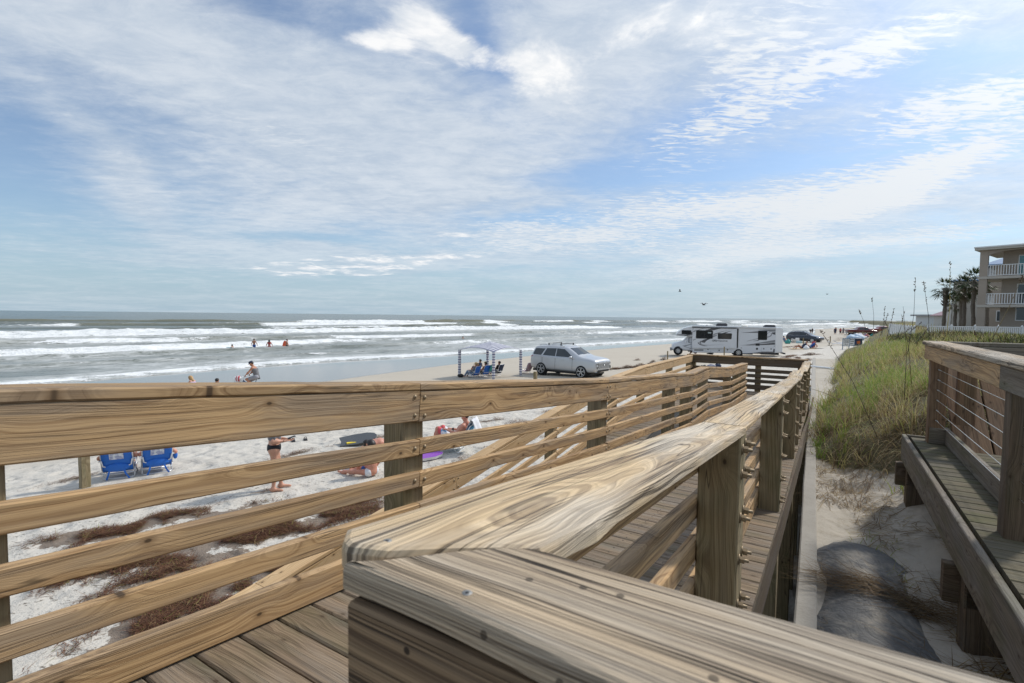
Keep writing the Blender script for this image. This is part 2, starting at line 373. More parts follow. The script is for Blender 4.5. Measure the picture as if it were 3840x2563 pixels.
W_DARK = wood('old_dark_timber', (.16, .115, .075), (.07, .048, .03), (.15, .125, .10), .5, 80, .5, .9, .35, .85)
W_BENCH = wood('mossy_grey_timber', (.22, .185, .14), (.11, .085, .06), (.24, .215, .185), .75, 80, .5, .8, .55, .85)
W_RED = wood('red_brown_boards', (.24, .145, .08), (.10, .052, .028), (.17, .12, .08), .35, 70, .6, .9, .2, .85)
W_MOSS = wood('mossy_deck_boards', (.16, .135, .085), (.07, .058, .035), (.15, .135, .10), .6, 80, .4, .9, .85, .9)
# ---------------------------------------------------------------- other shared materials
STEEL = plain('galvanised_bolt', (.30, .23, .145), .55, .55, .15, 60)
WIRE = plain('stainless_cable', (.55, .55, .53), .35, .9, .05, 20)
RUBBER = plain('tyre_rubber', (.018, .018, .019), .8, 0, .1, 20, .3)
DARKTRIM = plain('black_trim', (.02, .02, .022), .55, 0, .1, 10, .4)
GLASS = plain('dark_tinted_glass', (.028, .036, .04), .06, 0, .1, 2, .8)
ALLOY = plain('silver_alloy', (.55, .56, .57), .3, .85, .05, 10)
ALU = plain('aluminium_tube', (.72, .73, .74), .35, .6, .04, 30)
WHITE = plain('white_paint', (.78, .78, .77), .45, 0, .03, 3)
BLUEF = plain('blue_chair_fabric', (.012, .13, .52), .6, 0, .12, 18)
def skin(name, col):
    m = plain(name, col, .5, 0, .07, 9, .4); m.node_tree.nodes['Principled BSDF'].inputs['Subsurface Weight'].default_value = .12
    m.node_tree.nodes['Principled BSDF'].inputs['Subsurface Radius'].default_value = (.02, .008, .004); return m
SKIN_L = skin('light_skin', (.56, .30, .205)); SKIN_T = skin('tanned_skin', (.46, .215, .13)); SKIN_R = skin('sunburnt_skin', (.55, .25, .17))
HAIR_D = plain('dark_hair', (.018, .012, .009), .5, 0, .2, 40); HAIR_B = plain('blonde_hair', (.42, .25, .10), .5, 0, .25, 60)
# ---------------------------------------------------------------- sand
def sand_mat():
    m, t, b = mat_begin('beach_sand'); pos = t.new('ShaderNodeTexCoord').outputs['Object']
    wet = t.attr('wet', 'Fac'); wr = t.attr('wrack', 'Fac')
    big = t.noise(pos, .35, 5, .6); med = t.noise(pos, 3.2, 5, .65); fine = t.noise(pos, 60, 3, .7)
    dry = t.mix(big, (.52, .48, .41), (.635, .595, .525)); dry = t.mix(t.math('MULTIPLY', t.ss(med, .35, .7), .45), dry, (.47, .425, .36))
    dry = t.mix(t.math('MULTIPLY', t.ss(fine, .55, .8), .35), dry, (.36, .32, .27))
    damp = t.mix(big, (.42, .37, .295), (.49, .435, .35))
    wn = t.math('ADD', wet, t.math('MULTIPLY', t.math('SUBTRACT', big, .5), .25))
    c = t.mix(t.ss(wn, .12, .42), dry, damp); c = t.mix(t.ss(wn, .62, .85), c, (.20, .185, .155))
    # scattered bits of dry weed
    st = t.scale(pos, (1, 1.6, 1)); f1 = t.noise(st, 9, 5, .7); f2 = t.noise(st, 1.6, 4, .65)
    sp = t.math('MULTIPLY', t.ss(f1, .575, .64), t.ss(t.math('ADD', f2, t.math('MULTIPLY', wr, .38)), .56, .68))
    c = t.mix(t.math('MULTIPLY', sp, .8), c, (.075, .052, .03))
    f3 = t.noise(st, 24, 3, .6); s2 = t.math('MULTIPLY', t.ss(f3, .69, .74), t.ss(f2, .4, .6)); c = t.mix(t.math('MULTIPLY', s2, .7), c, (.11, .085, .05))
    wd = t.attr('weed', 'Fac'); wdm = t.ss(t.math('ADD', wd, t.math('ADD', t.math('MULTIPLY', t.math('SUBTRACT', t.noise(pos, 7, 5, .7), .5), 1.5), t.math('MULTIPLY', t.math('SUBTRACT', t.noise(pos, 1.7, 3, .6), .5), 1.3))), .55, .66)
    c = t.mix(t.math('MULTIPLY', wdm, .8), c, t.mix(t.noise(pos, 55, 3, .7), (.04, .022, .012), (.20, .125, .07)))
    t.set(b.inputs['Base Color'], c)
    t.set(b.inputs['Roughness'], t.lin(t.ss(wn, .55, .85), 0, 1, .9, .09)); b.inputs['Specular IOR Level'].default_value = .45
    foot = t.voro(pos, 2.6, 'SMOOTH_F1'); foot2 = t.voro(t.vmath('ADD', pos, (3.3, 1.7, 0)), 1.3, 'SMOOTH_F1'); h = t.math('ADD', t.math('MULTIPLY', t.ss(foot, .05, .5), .9), t.math('MULTIPLY', med, 1.2)); h = t.math('ADD', h, t.math('MULTIPLY', t.ss(foot2, .1, .5), .8))
    h = t.math('ADD', h, t.math('MULTIPLY', fine, .12)); h = t.math('MULTIPLY', h, t.math('SUBTRACT', 1.0, t.ss(wn, .1, .5)))
    t.set(b.inputs['Normal'], t.bump(h, .85, .09)); return m
SAND = sand_mat()
def dune_mat():
    m, t, b = mat_begin('dune_sand'); pos = t.new('ShaderNodeTexCoord').outputs['Object']
    big = t.noise(pos, .8, 5, .6); med = t.noise(t.scale(pos, (1, 1, 2)), 5, 5, .65); fine = t.noise(pos, 80, 3, .7)
    veg = t.attr('veg', 'Fac')
    c = t.mix(big, (.38, .335, .27), (.53, .485, .41)); c = t.mix(t.math('MULTIPLY', t.ss(med, .5, .75), .6), c, (.27, .225, .16))
    c = t.mix(t.math('MULTIPLY', t.ss(fine, .6, .8), .4), c, (.13, .10, .06))
    vm = t.ss(t.math('ADD', veg, t.math('MULTIPLY', t.math('SUBTRACT', med, .5), .8)), .4, .7)
    c = t.mix(t.math('MULTIPLY', vm, .9), c, t.mix(fine, (.06, .05, .022), (.12, .115, .045)))
    t.set(b.inputs['Base Color'], c); b.inputs['Roughness'].default_value = .95; b.inputs['Specular IOR Level'].default_value = .2
    t.set(b.inputs['Normal'], t.bump(t.math('ADD', med, t.math('MULTIPLY', fine, .3)), .6, .04)); return m
DUNE = dune_mat()
# ---------------------------------------------------------------- sea
def sea_mat():
    m, t, b = mat_begin('sea_water'); pos = t.new('ShaderNodeTexCoord').outputs['Object']
    foam = t.attr('foam', 'Fac'); lace = t.attr('lace', 'Fac')
    cs, sn = math.cos(COAST_A), math.sin(COAST_A)
    x, y, z = t.xyz(pos)
    al = t.math('ADD', t.math('MULTIPLY', x, sn), t.math('MULTIPLY', y, cs)); cr = t.math('ADD', t.math('MULTIPLY', x, -cs), t.math('MULTIPLY', y, sn))
    ac = t.vec(al, cr, z)
    n1 = t.noise(t.scale(ac, (.16, .55, .5)), 1, 6, .68, .6); n2 = t.noise(t.scale(ac, (.6, 1.9, 1)), 1, 5, .7, .5)
    n3 = t.noise(ac, 5.0, 3, .7)
    n0 = t.noise(t.scale(ac, (.05, .12, .1)), 1, 4, .6)
    f = t.ss(t.math('ADD', foam, t.math('ADD', t.math('MULTIPLY', t.math('SUBTRACT', n2, .5), 1.9), t.math('ADD', t.math('MULTIPLY', t.math('SUBTRACT', n3, .5), .7), t.math('MULTIPLY', t.math('SUBTRACT', n0, .5), .7)))), .40, .62)
    web = t.math('SUBTRACT', 1.0, t.ss(t.math('ABSOLUTE', t.math('SUBTRACT', n1, .5)), .0, .075))
    web2 = t.math('SUBTRACT', 1.0, t.ss(t.math('ABSOLUTE', t.math('SUBTRACT', n2, .5)), .0, .10))
    lw = t.math('ADD', t.math('MULTIPLY', web, .75), t.math('MULTIPLY', web2, .55), clamp=True)
    wv = t.vmath('ADD', t.scale(ac, (.30, .85, .3)), t.vmath('SCALE', t.noise(t.scale(ac, (.5, 1.2, .5)), 1, 3, .6, out='Color'), 1.1))
    ve = t.voro(wv, 1.0, 'DISTANCE_TO_EDGE'); ve2 = t.voro(t.vmath('SCALE', wv, 2.7), 1.0, 'DISTANCE_TO_EDGE')
    net = t.math('MAXIMUM', t.math('SUBTRACT', 1.0, t.ss(ve, .03, .17)), t.math('MULTIPLY', t.math('SUBTRACT', 1.0, t.ss(ve2, .03, .2)), .7)); lw = t.math('MAXIMUM', t.math('MULTIPLY', lw, .7), net)
    gate = t.ss(t.math('ADD', lace, t.math('ADD', t.math('MULTIPLY', t.math('SUBTRACT', n0, .5), 1.0), t.math('MULTIPLY', t.math('SUBTRACT', n1, .5), .8))), .22, .75)
    lw = t.math('MULTIPLY', lw, gate, clamp=True)
    f = t.math('MAXIMUM', f, t.math('MULTIPLY', lw, .66))
    hue = t.ss(z, -.75, .5)
    deep = t.mix(hue, (.085, .105, .088), (.13, .125, .07)); deep = t.mix(t.math('MULTIPLY', lace, .5), deep, (.235, .235, .195))
    c = t.mix(f, deep, t.mix(t.ss(t.math('ADD', n2, t.math('MULTIPLY', n3, .6)), .55, 1.0), (.60, .62, .60), (.86, .86, .84)))
    t.set(b.inputs['Base Color'], c); t.set(b.inputs['Roughness'], t.mix(f, (.22, .22, .22), (.9, .9, .9)))
    b.inputs['IOR'].default_value = 1.33; b.inputs['Specular IOR Level'].default_value = .42
    rp = t.noise(t.scale(ac, (.7, 1.6, 1)), 1.1, 5, .65); rp2 = t.noise(t.scale(ac, (.12, .3, 1)), 1, 4, .6)
    h = t.math('ADD', t.math('MULTIPLY', rp, .35), t.math('ADD', t.math('MULTIPLY', rp2, .9), t.math('MULTIPLY', t.math('MULTIPLY', f, n3), .25)))
    t.set(b.inputs['Normal'], t.bump(h, .8, .55)); return m
COAST_A = math.radians(43.5)   # bearing of the shoreline, from straight ahead towards the right
SEA = sea_mat()
# ---------------------------------------------------------------- land and sea
ND = np.array([-math.cos(COAST_A), math.sin(COAST_A)])     # towards the sea
TD = np.array([math.sin(COAST_A), math.cos(COAST_A)])      # along the shore
BP_C = [-400, 0, 13, 22, 30, 40, 52, 70, 120]; BP_Z = [.1, .08, 0, -.33, -.50, -.59, -.78, -1.1, -2.2]
def beach_z(x, y):
    c = np.asarray(x) * ND[0] + np.asarray(y) * ND[1]; a = np.asarray(x) * TD[0] + np.asarray(y) * TD[1]
    z = np.interp(c, BP_C, BP_Z)
    return z + sstep(c, 26, 10) * (.10 * (fbm(np.asarray(x) * .45, np.asarray(y) * .45, 3) - .5) + .035 * (vnoise(np.asarray(x) * 2.1, np.asarray(y) * 2.1, 1) - .5))
def at(u, v):
    z = 0.
    for _ in range(6): p = atz(u, v, z); z = float(beach_z(p[0], p[1]))
    return np.array([p[0], p[1], z])
WRACK = []
for (u0, v0, u1, v1, k, n, ry, h) in ((240, 2030, 700, 1945, 7, 900, .36, .05), (640, 1950, 1010, 1925, 4, 800, .33, .05), (330, 2140, 900, 2010, 8, 1500, .40, .06), (900, 2010, 1370, 1915, 7, 1400, .38, .06), (520, 2200, 860, 2080, 5, 1300, .33, .05),
                                   (430, 2390, 900, 2190, 6, 1100, .30, .05), (900, 2190, 1300, 2030, 6, 900, .30, .05), (1240, 1900, 1380, 1890, 2, 1100, .4, .08), (1700, 1960, 2250, 1700, 7, 300, .3, .04), (1600, 1790, 2100, 1600, 6, 200, .25, .03)):
    for i in range(k): f = (i + .5) / k; WRACK.append((u0 + (u1 - u0) * f + RNG.normal(0, 25), v0 + (v1 - v0) * f + RNG.normal(0, 10), .75, ry, n, h, RNG.uniform(.45, 1.05)))
for q in ((620, 1875, .6, .25, 420, .04), (980, 1845, .4, .15, 200, .03), (930, 1895, .4, .2, 260, .04), (1100, 1705, .8, .2, 420, .05), (1230, 1675, .3, .12, 130, .03), (1430, 1640, .6, .2, 300, .05), (1830, 1580, .8, .25, 500, .12), (1930, 1600, 1.0, .3, 1400, .2),
          (1740, 1560, .7, .2, 200, .05), (285, 1795, .7, .15, 260, .03), (1560, 1640, .3, .12, 120, .03), (2050, 1545, 1.0, .2, 200, .05), (1500, 1580, .6, .15, 150, .03)): WRACK.append((*q, RNG.uniform(.45, 1.05)))
WRACK_AT = [(at(q[0], q[1]), q) for q in WRACK]
def beach():
    r = np.concatenate([np.linspace(1.2, 30, 230), 30 * np.exp(np.linspace(.01, math.log(3500 / 30), 150))])
    th = np.radians(np.concatenate([np.linspace(-115, -60, 40)[:-1], np.linspace(-60, 62, 420), np.linspace(62, 100, 30)[1:]]))
    Rr, T = np.meshgrid(r, th, indexing='ij'); X = Rr * np.sin(T); Y = Rr * np.cos(T) - .6
    Z = beach_z(X, Y); c = X * ND[0] + Y * ND[1]; a = X * TD[0] + Y * TD[1]
    wob = 3.0 * (fbm(a * .05, c * .02, 3) - .5); cw = np.interp(a, [-60, 0, 12, 28, 50, 70, 300], [27, 27.5, 29.5, 34, 37.5, 38.5, 38])
    wet = sstep(c + wob, 13, 20) * .46 + sstep(c + wob * .5, cw - 1.2, cw + 1.2) * .54
    wr = np.exp(-((c - 11.2 - 2.2 * (fbm(a * .12, c * .1) - .5)) / 1.5) ** 2) + .8 * np.exp(-((c - 6.5) / 1.8) ** 2) + .35 * np.exp(-((c - 9) / 4.) ** 2)
    weed = np.zeros_like(X)
    for p, (u, v, rx, ry, n, h, rot) in WRACK_AT:
        dx, dy = X - p[0], Y - p[1]; aa = dx * math.sin(rot) + dy * math.cos(rot); bb = -dx * math.cos(rot) + dy * math.sin(rot)
        weed = np.maximum(weed, min(1, n / 500) ** .5 * np.exp(-(aa / (rx * .85)) ** 2 - (bb / (ry * .85)) ** 2))
    P = np.stack([X, Y, Z], -1)
    o = grid_mesh('beach_sand', P, [SAND], {'wet': wet, 'wrack': wr, 'weed': weed}); o['kind'] = 'structure'
beach()
SEA_Z = -.60
def sea():
    c = np.concatenate([np.linspace(40, 58, 90)[:-1], np.linspace(58, 130, 270)[:-1], np.linspace(130, 300, 330)[:-1], 300 * np.exp(np.linspace(0, math.log(14000 / 300), 90))])
    a = np.concatenate([-60 - 60 * (np.exp(np.linspace(3.2, 0, 26)) - 1)[:-1], np.linspace(-60, 110, 300)[:-1], 110 + 60 * (np.exp(np.linspace(0, 5.2, 210)) - 1)])
    C, A = np.meshgrid(c, a, indexing='ij')
    far = sstep(C, 900, 300)
    sw = .20 * np.sin(C * .19 + 2.4 * fbm(A * .012, C * .004, 3) * 6) * far + .22 * (fbm(A * .05, C * .16, 4, 1) - .5) * far + .16 * (fbm(A * .25, C * .5, 3, 2) - .5) * sstep(C, 300, 100)
    shal = sstep(C, 42, 75)
    z = sw * shal; foam = np.zeros_like(C); lace = np.zeros_like(C)
    # (crest distance, height, meander, front, back, share of the crest that is broken, seed)
    waves = [(228, 1.75, 16, 2.4, 9, .80, 1), (262, 1.1, 18, 2.6, 10, .32, 2), (190, 1.0, 12, 2.0, 8, .45, 3), (156, 1.0, 12, 1.8, 7, .40, 4), (130, .75, 8, 1.6, 6, .30, 14),
             (108, 1.15, 9, 1.5, 6, .90, 5), (84, .6, 7, 1.0, 4, .42, 6), (71, .70, 5, 1.0, 4, .55, 7), (62, .45, 6, .9, 3.4, .36, 8), (54, .30, 4, .8, 3, .36, 9), (330, .9, 20, 3, 13, .2, 10), (420, .9, 25, 3, 14, .16, 11)]
    for (c0, h, me, fr, bk, br, sd) in waves:
        cc = c0 + me * 2 * (fbm(A * .011 + sd * 7.3, A * 0 + sd * 3.1, 3) - .5) + .12 * me * (fbm(A * .16 + sd, A * 0 + sd, 2, 1) - .5)
        win = sstep(fbm(A * .017 + sd * 5.7, A * 0 + sd * 1.9, 2, 2), .28, .55)
        bm = sstep(fbm(A * .022 + sd * 11.1, A * 0 + sd * 2.7, 3, 3) + (br - .5) * .75, .46, .56)
        dc = C - cc
        prof = np.where(dc < 0, np.exp(-(dc / fr) ** 2), np.exp(-(dc / bk) ** 2))
        hh = h * (.35 + .65 * win) * (.8 + .4 * fbm(A * .3, C * .3 + sd, 2))
        z += hh * prof * (1 - .15 * bm)
        rough = (fbm(A * 1.3 + sd, C * 1.3, 3, 1) - .5)
        z += bm * win * np.exp(-((dc + fr * .4) / (fr * 1.3)) ** 2) * rough * .5 * h
        fm = bm * (.3 + .7 * win) * sstep(dc, -fr * 2.1, -fr * 1.3) * sstep(dc, fr * .8, -fr * .2)
        foam = np.maximum(foam, fm * .85)
        foam = np.maximum(foam, .30 * bm * win * sstep(dc, bk * 1.6, 0) * sstep(dc, -.5, .2))
        lace = np.maximum(lace, bm * win * sstep(dc, bk * 4.5, bk * .5) * sstep(dc, -fr * 9, -fr * 2) * .95)
    lace = np.maximum(lace, .66 * sstep(C, 122, 96)); lace = np.maximum(lace, .28 * sstep(C, 300, 180))
    lace *= .55 + .6 * fbm(A * .035, C * .09, 3)
    # swash: the front edge thins out over the sand
    edge = 43.5 + 5.0 * (fbm(A * .045, A * 0 + 4, 3) - .5) - 3.0 * np.exp(-((A + 4) / 14) ** 2)
    bore = np.exp(-((C - edge - 1.2) / 1.0) ** 2); z += .16 * bore
    foam = np.maximum(foam, 1.0 * np.exp(-((C - edge - 1.0) / 1.25) ** 2) * (.6 + .6 * fbm(A * .2, C * .3, 2)))
    foam = np.maximum(foam, .36 * sstep(C, edge + 9, edge + 1)); lace = np.maximum(lace, .9 * sstep(C, edge + 14, edge))
    z -= .5 * sstep(C, edge + .1, edge - 1.2)
    foam += .18 * sstep(fbm(A * .03, C * .11, 4, 2), .60, .75) * sstep(C, 700, 200)
    X = A * TD[0] + C * ND[0]; Y = A * TD[1] + C * ND[1]
    o = grid_mesh('sea_water', np.stack([X, Y, z + SEA_Z], -1), [SEA], {'foam': foam, 'lace': lace}); o['kind'] = 'structure'
sea()
# thin run-up edges of foam on the wet sand
# ---------------------------------------------------------------- dune behind the seawall
WP = np.array([2.52, 4.13]); WD = np.array([.513, .858]); WD /= np.linalg.norm(WD); WN = np.array([-WD[1], WD[0]])
WALL_END = 26.0
def dune_z(t, w):
    """t along the wall, w towards the land"""
    w = np.asarray(w, float); t = np.asarray(t, float)
    off = np.interp(t, [0, 3.5, 4.5, 8, 9.5, 13, 20, 26], [.6, .35, .0, .0, .3, .45, .7, .9]); w0 = w - off
    rise = np.interp(w0, [0, .12, .45, 1.2, 2.6, 4.6, 8, 14, 30], [0, .08, .32, .55, .76, .82, .70, .40, .36])
    grow = np.interp(t, [-8, 0, 2.2, 4, 7, 11, 16, 24, 40, 90, 400], [0, .04, .30, 1.10, 1.20, 1.30, 1.5, 1.5, 1.25, 1.0, .9])
    base = 1.66 + .02 * sstep(t, 0, 20)
    toe = np.interp(t, [0, 27, 40, 55, 66, 92, 131, 190, 400], [0, 0, .8, .9, 3, 5.8, 9.8, 14.8, 40])
    bz = np.interp(t, [0, 20, 400], [0., -.05, -.6])
    front = sstep(t, WALL_END + .2, WALL_END + 2.5); foot = sstep(w - toe, -.3, 7)
    base = base * (1 - front) + front * (bz - .12 + (base - bz + .12) * foot)
    rise = rise * (1 - front) + front * np.interp(w - toe, [0, 1.5, 4, 8, 14, 30], [0, .18, .55, .80, .5, .36])
    n = .22 * (fbm(t * .5, w * .5, 4, 1) - .5) * sstep(w, 0.1, 1.2) + .15 * (fbm(t * 2.3, w * 2.3, 5, 2) - .5) * sstep(w, 0, .3) * sstep(t, 9, 4)
    bank = (.34 * sstep(w, .55, 2.1) + .16 * (fbm(t * 1.4 + 5, w * 1.4, 4, 0) - .5) * sstep(w, .3, 1.0)) * sstep(t, 8.5, 4.0)
    return base + rise * grow + n + bank
def tw(x, y):
    dx, dy = np.asarray(x) - WP[0], np.asarray(y) - WP[1]
    return dx * WD[0] + dy * WD[1], -(dx * WN[0] + dy * WN[1])
def dune_pt(t, w):
    return np.stack([WP[0] + WD[0] * t - WN[0] * w, WP[1] + WD[1] * t - WN[1] * w, dune_z(t, w)], -1)
def veg_mask(t, w):
    edge = np.interp(t, [-5, 2, 3.0, 4.2, 5, 8, 9.5, 13, 20, 25, 27, 30, 40, 55, 66, 92, 131, 190], [4, 2.6, .7, -.2, -.3, -.25, .2, .4, .65, .95, 1.1, 1.6, 1.6, 2.2, 3.2, 6.2, 10, 15])
    return sstep(np.asarray(w) - edge + .5 * (fbm(np.asarray(t) * .7, np.asarray(w) * .7, 3) - .5), -.15, .35) * sstep(t, 2.0, 3.4)
def dune():
    t = np.concatenate([np.linspace(-9, -3, 40)[:-1], np.linspace(-3, 9, 330)[:-1], np.linspace(9, 30, 180)[:-1], 30 * np.exp(np.linspace(0, math.log(900 / 30), 90))])
    w = np.concatenate([np.linspace(-3, 8, 120)[:-1], np.linspace(8, 60, 60)[:-1], np.linspace(60, 400, 12)])
    w = np.where(w < 0, 0, w); 
    w = np.concatenate([np.linspace(0, 3.5, 110)[:-1], np.linspace(3.5, 8, 50)[:-1], np.linspace(8, 60, 60)[:-1], np.linspace(60, 400, 12)])
    T, Wd = np.meshgrid(t, w, indexing='ij')
    Wd = Wd + 0 * T
    P = dune_pt(T, Wd)
    o = grid_mesh('dune', P[:, ::-1], [DUNE], {'veg': veg_mask(T, Wd)[:, ::-1]}); o['kind'] = 'structure'
dune()
def ground_z(x, y):
    t, w = tw(x, y); 
    return float(dune_z(t, w)) if w > 0 else float(beach_z(x, y))
# ---------------------------------------------------------------- boardwalk ramps
J = np.array([-.46, 2.462]); DH = np.array([.52915, .84853]); PH = np.array([-.84853, .52915])
S_Z = ([-6, -1.6, 0, 2.52, 5.0, 5.94, 7.1, 9.65, 12, 16], [4.009, 3.575, 3.417, 3.184, 3.005, 2.926, 2.930, 2.709, 2.636, 2.63])
zc = lambda s: float(np.interp(s, *S_Z))           # cap top of the middle railing
HCAP = .87                                          # cap top above the decking
def W3(s, p, z): q = J + DH * s + PH * p; return np.array([q[0], q[1], z])
D3 = np.array([*DH, 0]); P3 = np.array([*PH, 0]); UP = np.array([0, 0, 1.])
def bolts(mb, c, n, mi=1, r=.011, length=.0):
    """domed bolt head at c facing n, or a protruding threaded end with a nut"""
    n = np.array(n, float)
    if length:
        mb.tube([c, c + n * length], .0062, 8, mi); mb.tube([c + n * .006, c + n * .020], .0125, 6, mi, smooth=False); mb.tube([c, c + n * .004], .019, 10, mi)
    else:
        mb.tube([c, c + n * .003, c + n * .0065, c + n * .0085], [r, r * .95, r * .6, r * .15], 10, mi)
# boards below the cap top: (top, bottom)
LAY = [(.040, .191), (.283, .360), (.439, .514), (.598, .675), (.742, .862)]
def rail_run(name, label, spots, zf, pf, face, mats, cap_w=.145, cap_over=0., lay=LAY, posts=None, boltside='head', cap_t=.036, group=None, breaks=None, post_dz=.0, cap_first=None):
    """a railing along s: boards on the side `face` (+1 = towards +p) of the posts"""
    root = empty(name, W3(spots[0], pf(spots[0]), zf(spots[0]) - HCAP), 0, label, 'railing', group)
    inv = root.matrix_basis.inverted()
    wr, wcap, wp = mats; sgn = face
    for i in range(len(spots) - 1):
        s0, s1 = spots[i], spots[i + 1]; g = .0025
        for k, (a, b) in enumerate(lay):
            mb = MB(); dz = RNG.normal(0, .004)
            A = W3(s0 + g, pf(s0) + sgn * .019, zf(s0) - (a + b) / 2 + dz); B = W3(s1 - g, pf(s1) + sgn * .019, zf(s1) - (a + b) / 2 + dz)
            mb.bar(A, B, b - a, .038, P3, .005, 0, 6, .0012)
            hs = ((a + .03, b - .03) if b - a > .12 else ((a + b) / 2,))
            for sx in (s0 + .035, s1 - .035):
                for hh in hs:
                    if boltside == 'head': bolts(mb, W3(sx, pf(sx) + sgn * .038, zf(sx) - hh + dz), P3 * sgn)
            mb.build('rail_board', [wr, STEEL], root)
    cb = breaks or spots
    for i in range(len(cb) - 1):
        s0, s1 = cb[i], cb[i + 1]; mb = MB(); n = max(2, int((s1 - s0) * 4))
        cut = [s0 + .002] + [q for q in S_Z[0] if s0 + .1 < q < s1 - .1] + [s1 - .002]
        for a, b in zip(cut[:-1], cut[1:]):
            A = W3(a, pf(a) + cap_over, zf(a) - cap_t / 2); B = W3(b, pf(b) + cap_over, zf(b) - cap_t / 2)
            mb.bar(A, B, cap_w, cap_t, UP, .006, 0, max(2, n), .0012)
        mb.build('cap_board', [wcap], root)
    for s in (posts if posts is not None else spots):
        mb = MB(); c = pf(s) - sgn * .0705; x, y = J + DH * s + PH * c
        gz = min(ground_z(x, y), float(beach_z(x, y)) if tw(x, y)[1] < .3 else 9) - .3
        mb.bar(W3(s, c, gz), W3(s, c, zf(s) - cap_t - .002), .14, .14, D3, .006, 0, 4, .001)
        if boltside == 'nut':
            for (a, b) in lay:
                for ds in (-.035, .035):
                    for hh in ((a + .03, b - .03) if b - a > .12 else ((a + b) / 2,)):
                        bolts(mb, W3(s + ds, pf(s) - sgn * .141, zf(s) - hh + RNG.normal(0, .004)), -P3 * sgn, 1, length=.034)
        mb.build('post', [wp, STEEL], root)
    for o in root.children: o.matrix_parent_inverse = inv
    return root
L_SP = [-3.9, 0.0, 2.52, 5.0, 5.97, 7.2, 9.66, 10.9, 12.0]
zflat = lambda s: zc(s)
rail_run('ramp_railing', 'long four-board wooden railing running down the middle between the two ramps', L_SP, zc, lambda s: 0.022, -1, (W_RAIL, W_RAIL, W_POST), cap_over=.030, breaks=[-3.9, 0.0, 2.52, 5.97, 7.2, 9.66, 12.0], posts=[-3.9, -1.528] + L_SP[1:], group='boardwalk railings')
# right hand railing: boards inside, nuts outside
R_P = ([-2, .2, 2.3, 4.75, 6, 13.4], [-1.31, -1.31, -1.295, -1.275, -1.265, -1.20])
rp = lambda s: float(np.interp(s, *R_P))
R_DZ = ([-2, .2, 2.3, 6, 14], [-.036, -.042, .012, .03, .02])
zr = lambda s: zc(s) + float(np.interp(s, *R_DZ))
R_SP = [-1.36, .12, 2.35, 4.75, 5.95, 7.15, 9.6, 12.0, 13.35]
rr = rail_run('ramp_railing', 'pale-capped wooden railing on the dune side with rusty bolt ends sticking out of its posts', R_SP, zr, rp, +1, (W_RAIL, W_CAP, W_POST), cap_w=.148, cap_over=-.07, cap_t=.026,
         boltside='nut', posts=R_SP[1:], group='boardwalk railings', breaks=[.125, 2.1, 5.95, 7.15, 9.6, 13.35])
# near length of its cap, mitred at the corner, slightly warped and worn hollow by the corner
def slab(outline, zt, th, name, m, parent, rnd=.007, grain=(1, 0), dz=None):
    """a board of free outline (s,p points, anticlockwise seen from above) with softened upper edges"""
    o = np.array(outline, float); n = len(o)
    if np.sum(o[:, 0] * np.roll(o[:, 1], -1) - np.roll(o[:, 0], -1) * o[:, 1]) < 0: o = o[::-1]
    nrm = np.zeros_like(o)
    for i in range(n):
        e1 = o[i] - o[i - 1]; e2 = o[(i + 1) % n] - o[i]; e1 /= np.linalg.norm(e1); e2 /= np.linalg.norm(e2)
        m1 = np.array([e1[1], -e1[0]]); m2 = np.array([e2[1], -e2[0]]); q = m1 + m2; nrm[i] = q / max(.6, np.dot(q, q) / 2 + .3)
    V = []; Wc = []; off = RNG.uniform(0, 50)
    def lv(inset, drop):
        for i in range(n):
            s_, p_ = o[i] - nrm[i] * inset; z = zt(s_, p_) - drop; V.append(W3(s_, p_, z))
            ax = np.array([-grain[1], grain[0]]); Wc.append((s_ * grain[0] + p_ * grain[1] + off, float(o[i] @ ax) + 1.42 * grain[0] - .03 + (drop - inset) * float(nrm[i] @ ax), .085))
    lv(0, th); lv(0, rnd); lv(rnd * .3, rnd * .3); lv(rnd, 0)
    F_ = []
    for r in range(3):
        for i in range(n): F_.append((r*n + i, r*n + (i+1) % n, (r+1)*n + (i+1) % n, (r+1)*n + i))
    F_.append(tuple(3*n + i for i in range(n))); F_.append(tuple(range(n - 1, -1, -1)))
    mb = MB(); mb.add(V, F_, 0, Wc); return mb
zcap = lambda s_, p_: zr(s_)
def ln(a, b, n): return [tuple(np.array(a) + (np.array(b) - np.array(a)) * i / n) for i in range(n)]
def sp(u, v, z): q = atz(u, v, z)[:2] - J; return (float(q @ DH), float(q @ PH))
near = [sp(u, v, 3.525) for u, v in ((1296, 1989), (1282, 2040), (1300, 2066), (1450, 2076), (1580, 2061), (1710, 2046), (1880, 2033), (1975, 2034), (2030, 2026), (2062, 2004), (2100, 1975), (2160, 1938), (2240, 1895))]
ol = near + ln((-1.2, -1.459), (.12, -1.456), 6) + ln((.12, -1.456), (.12, -1.308), 2) + ln((.12, -1.308), near[0], 9)
ol = [q for i, q in enumerate(ol) if i == 0 or abs(q[0] - ol[i-1][0]) + abs(q[1] - ol[i-1][1]) > .003]
if abs(ol[-1][0] - ol[0][0]) + abs(ol[-1][1] - ol[0][1]) < .003: ol.pop()
mb = slab(ol, zcap, .027, 'cap_board', W_CAP, rr, .008)
o = mb.build('cap_board', [W_CAP], rr); o.matrix_parent_inverse = rr.matrix_basis.inverted()
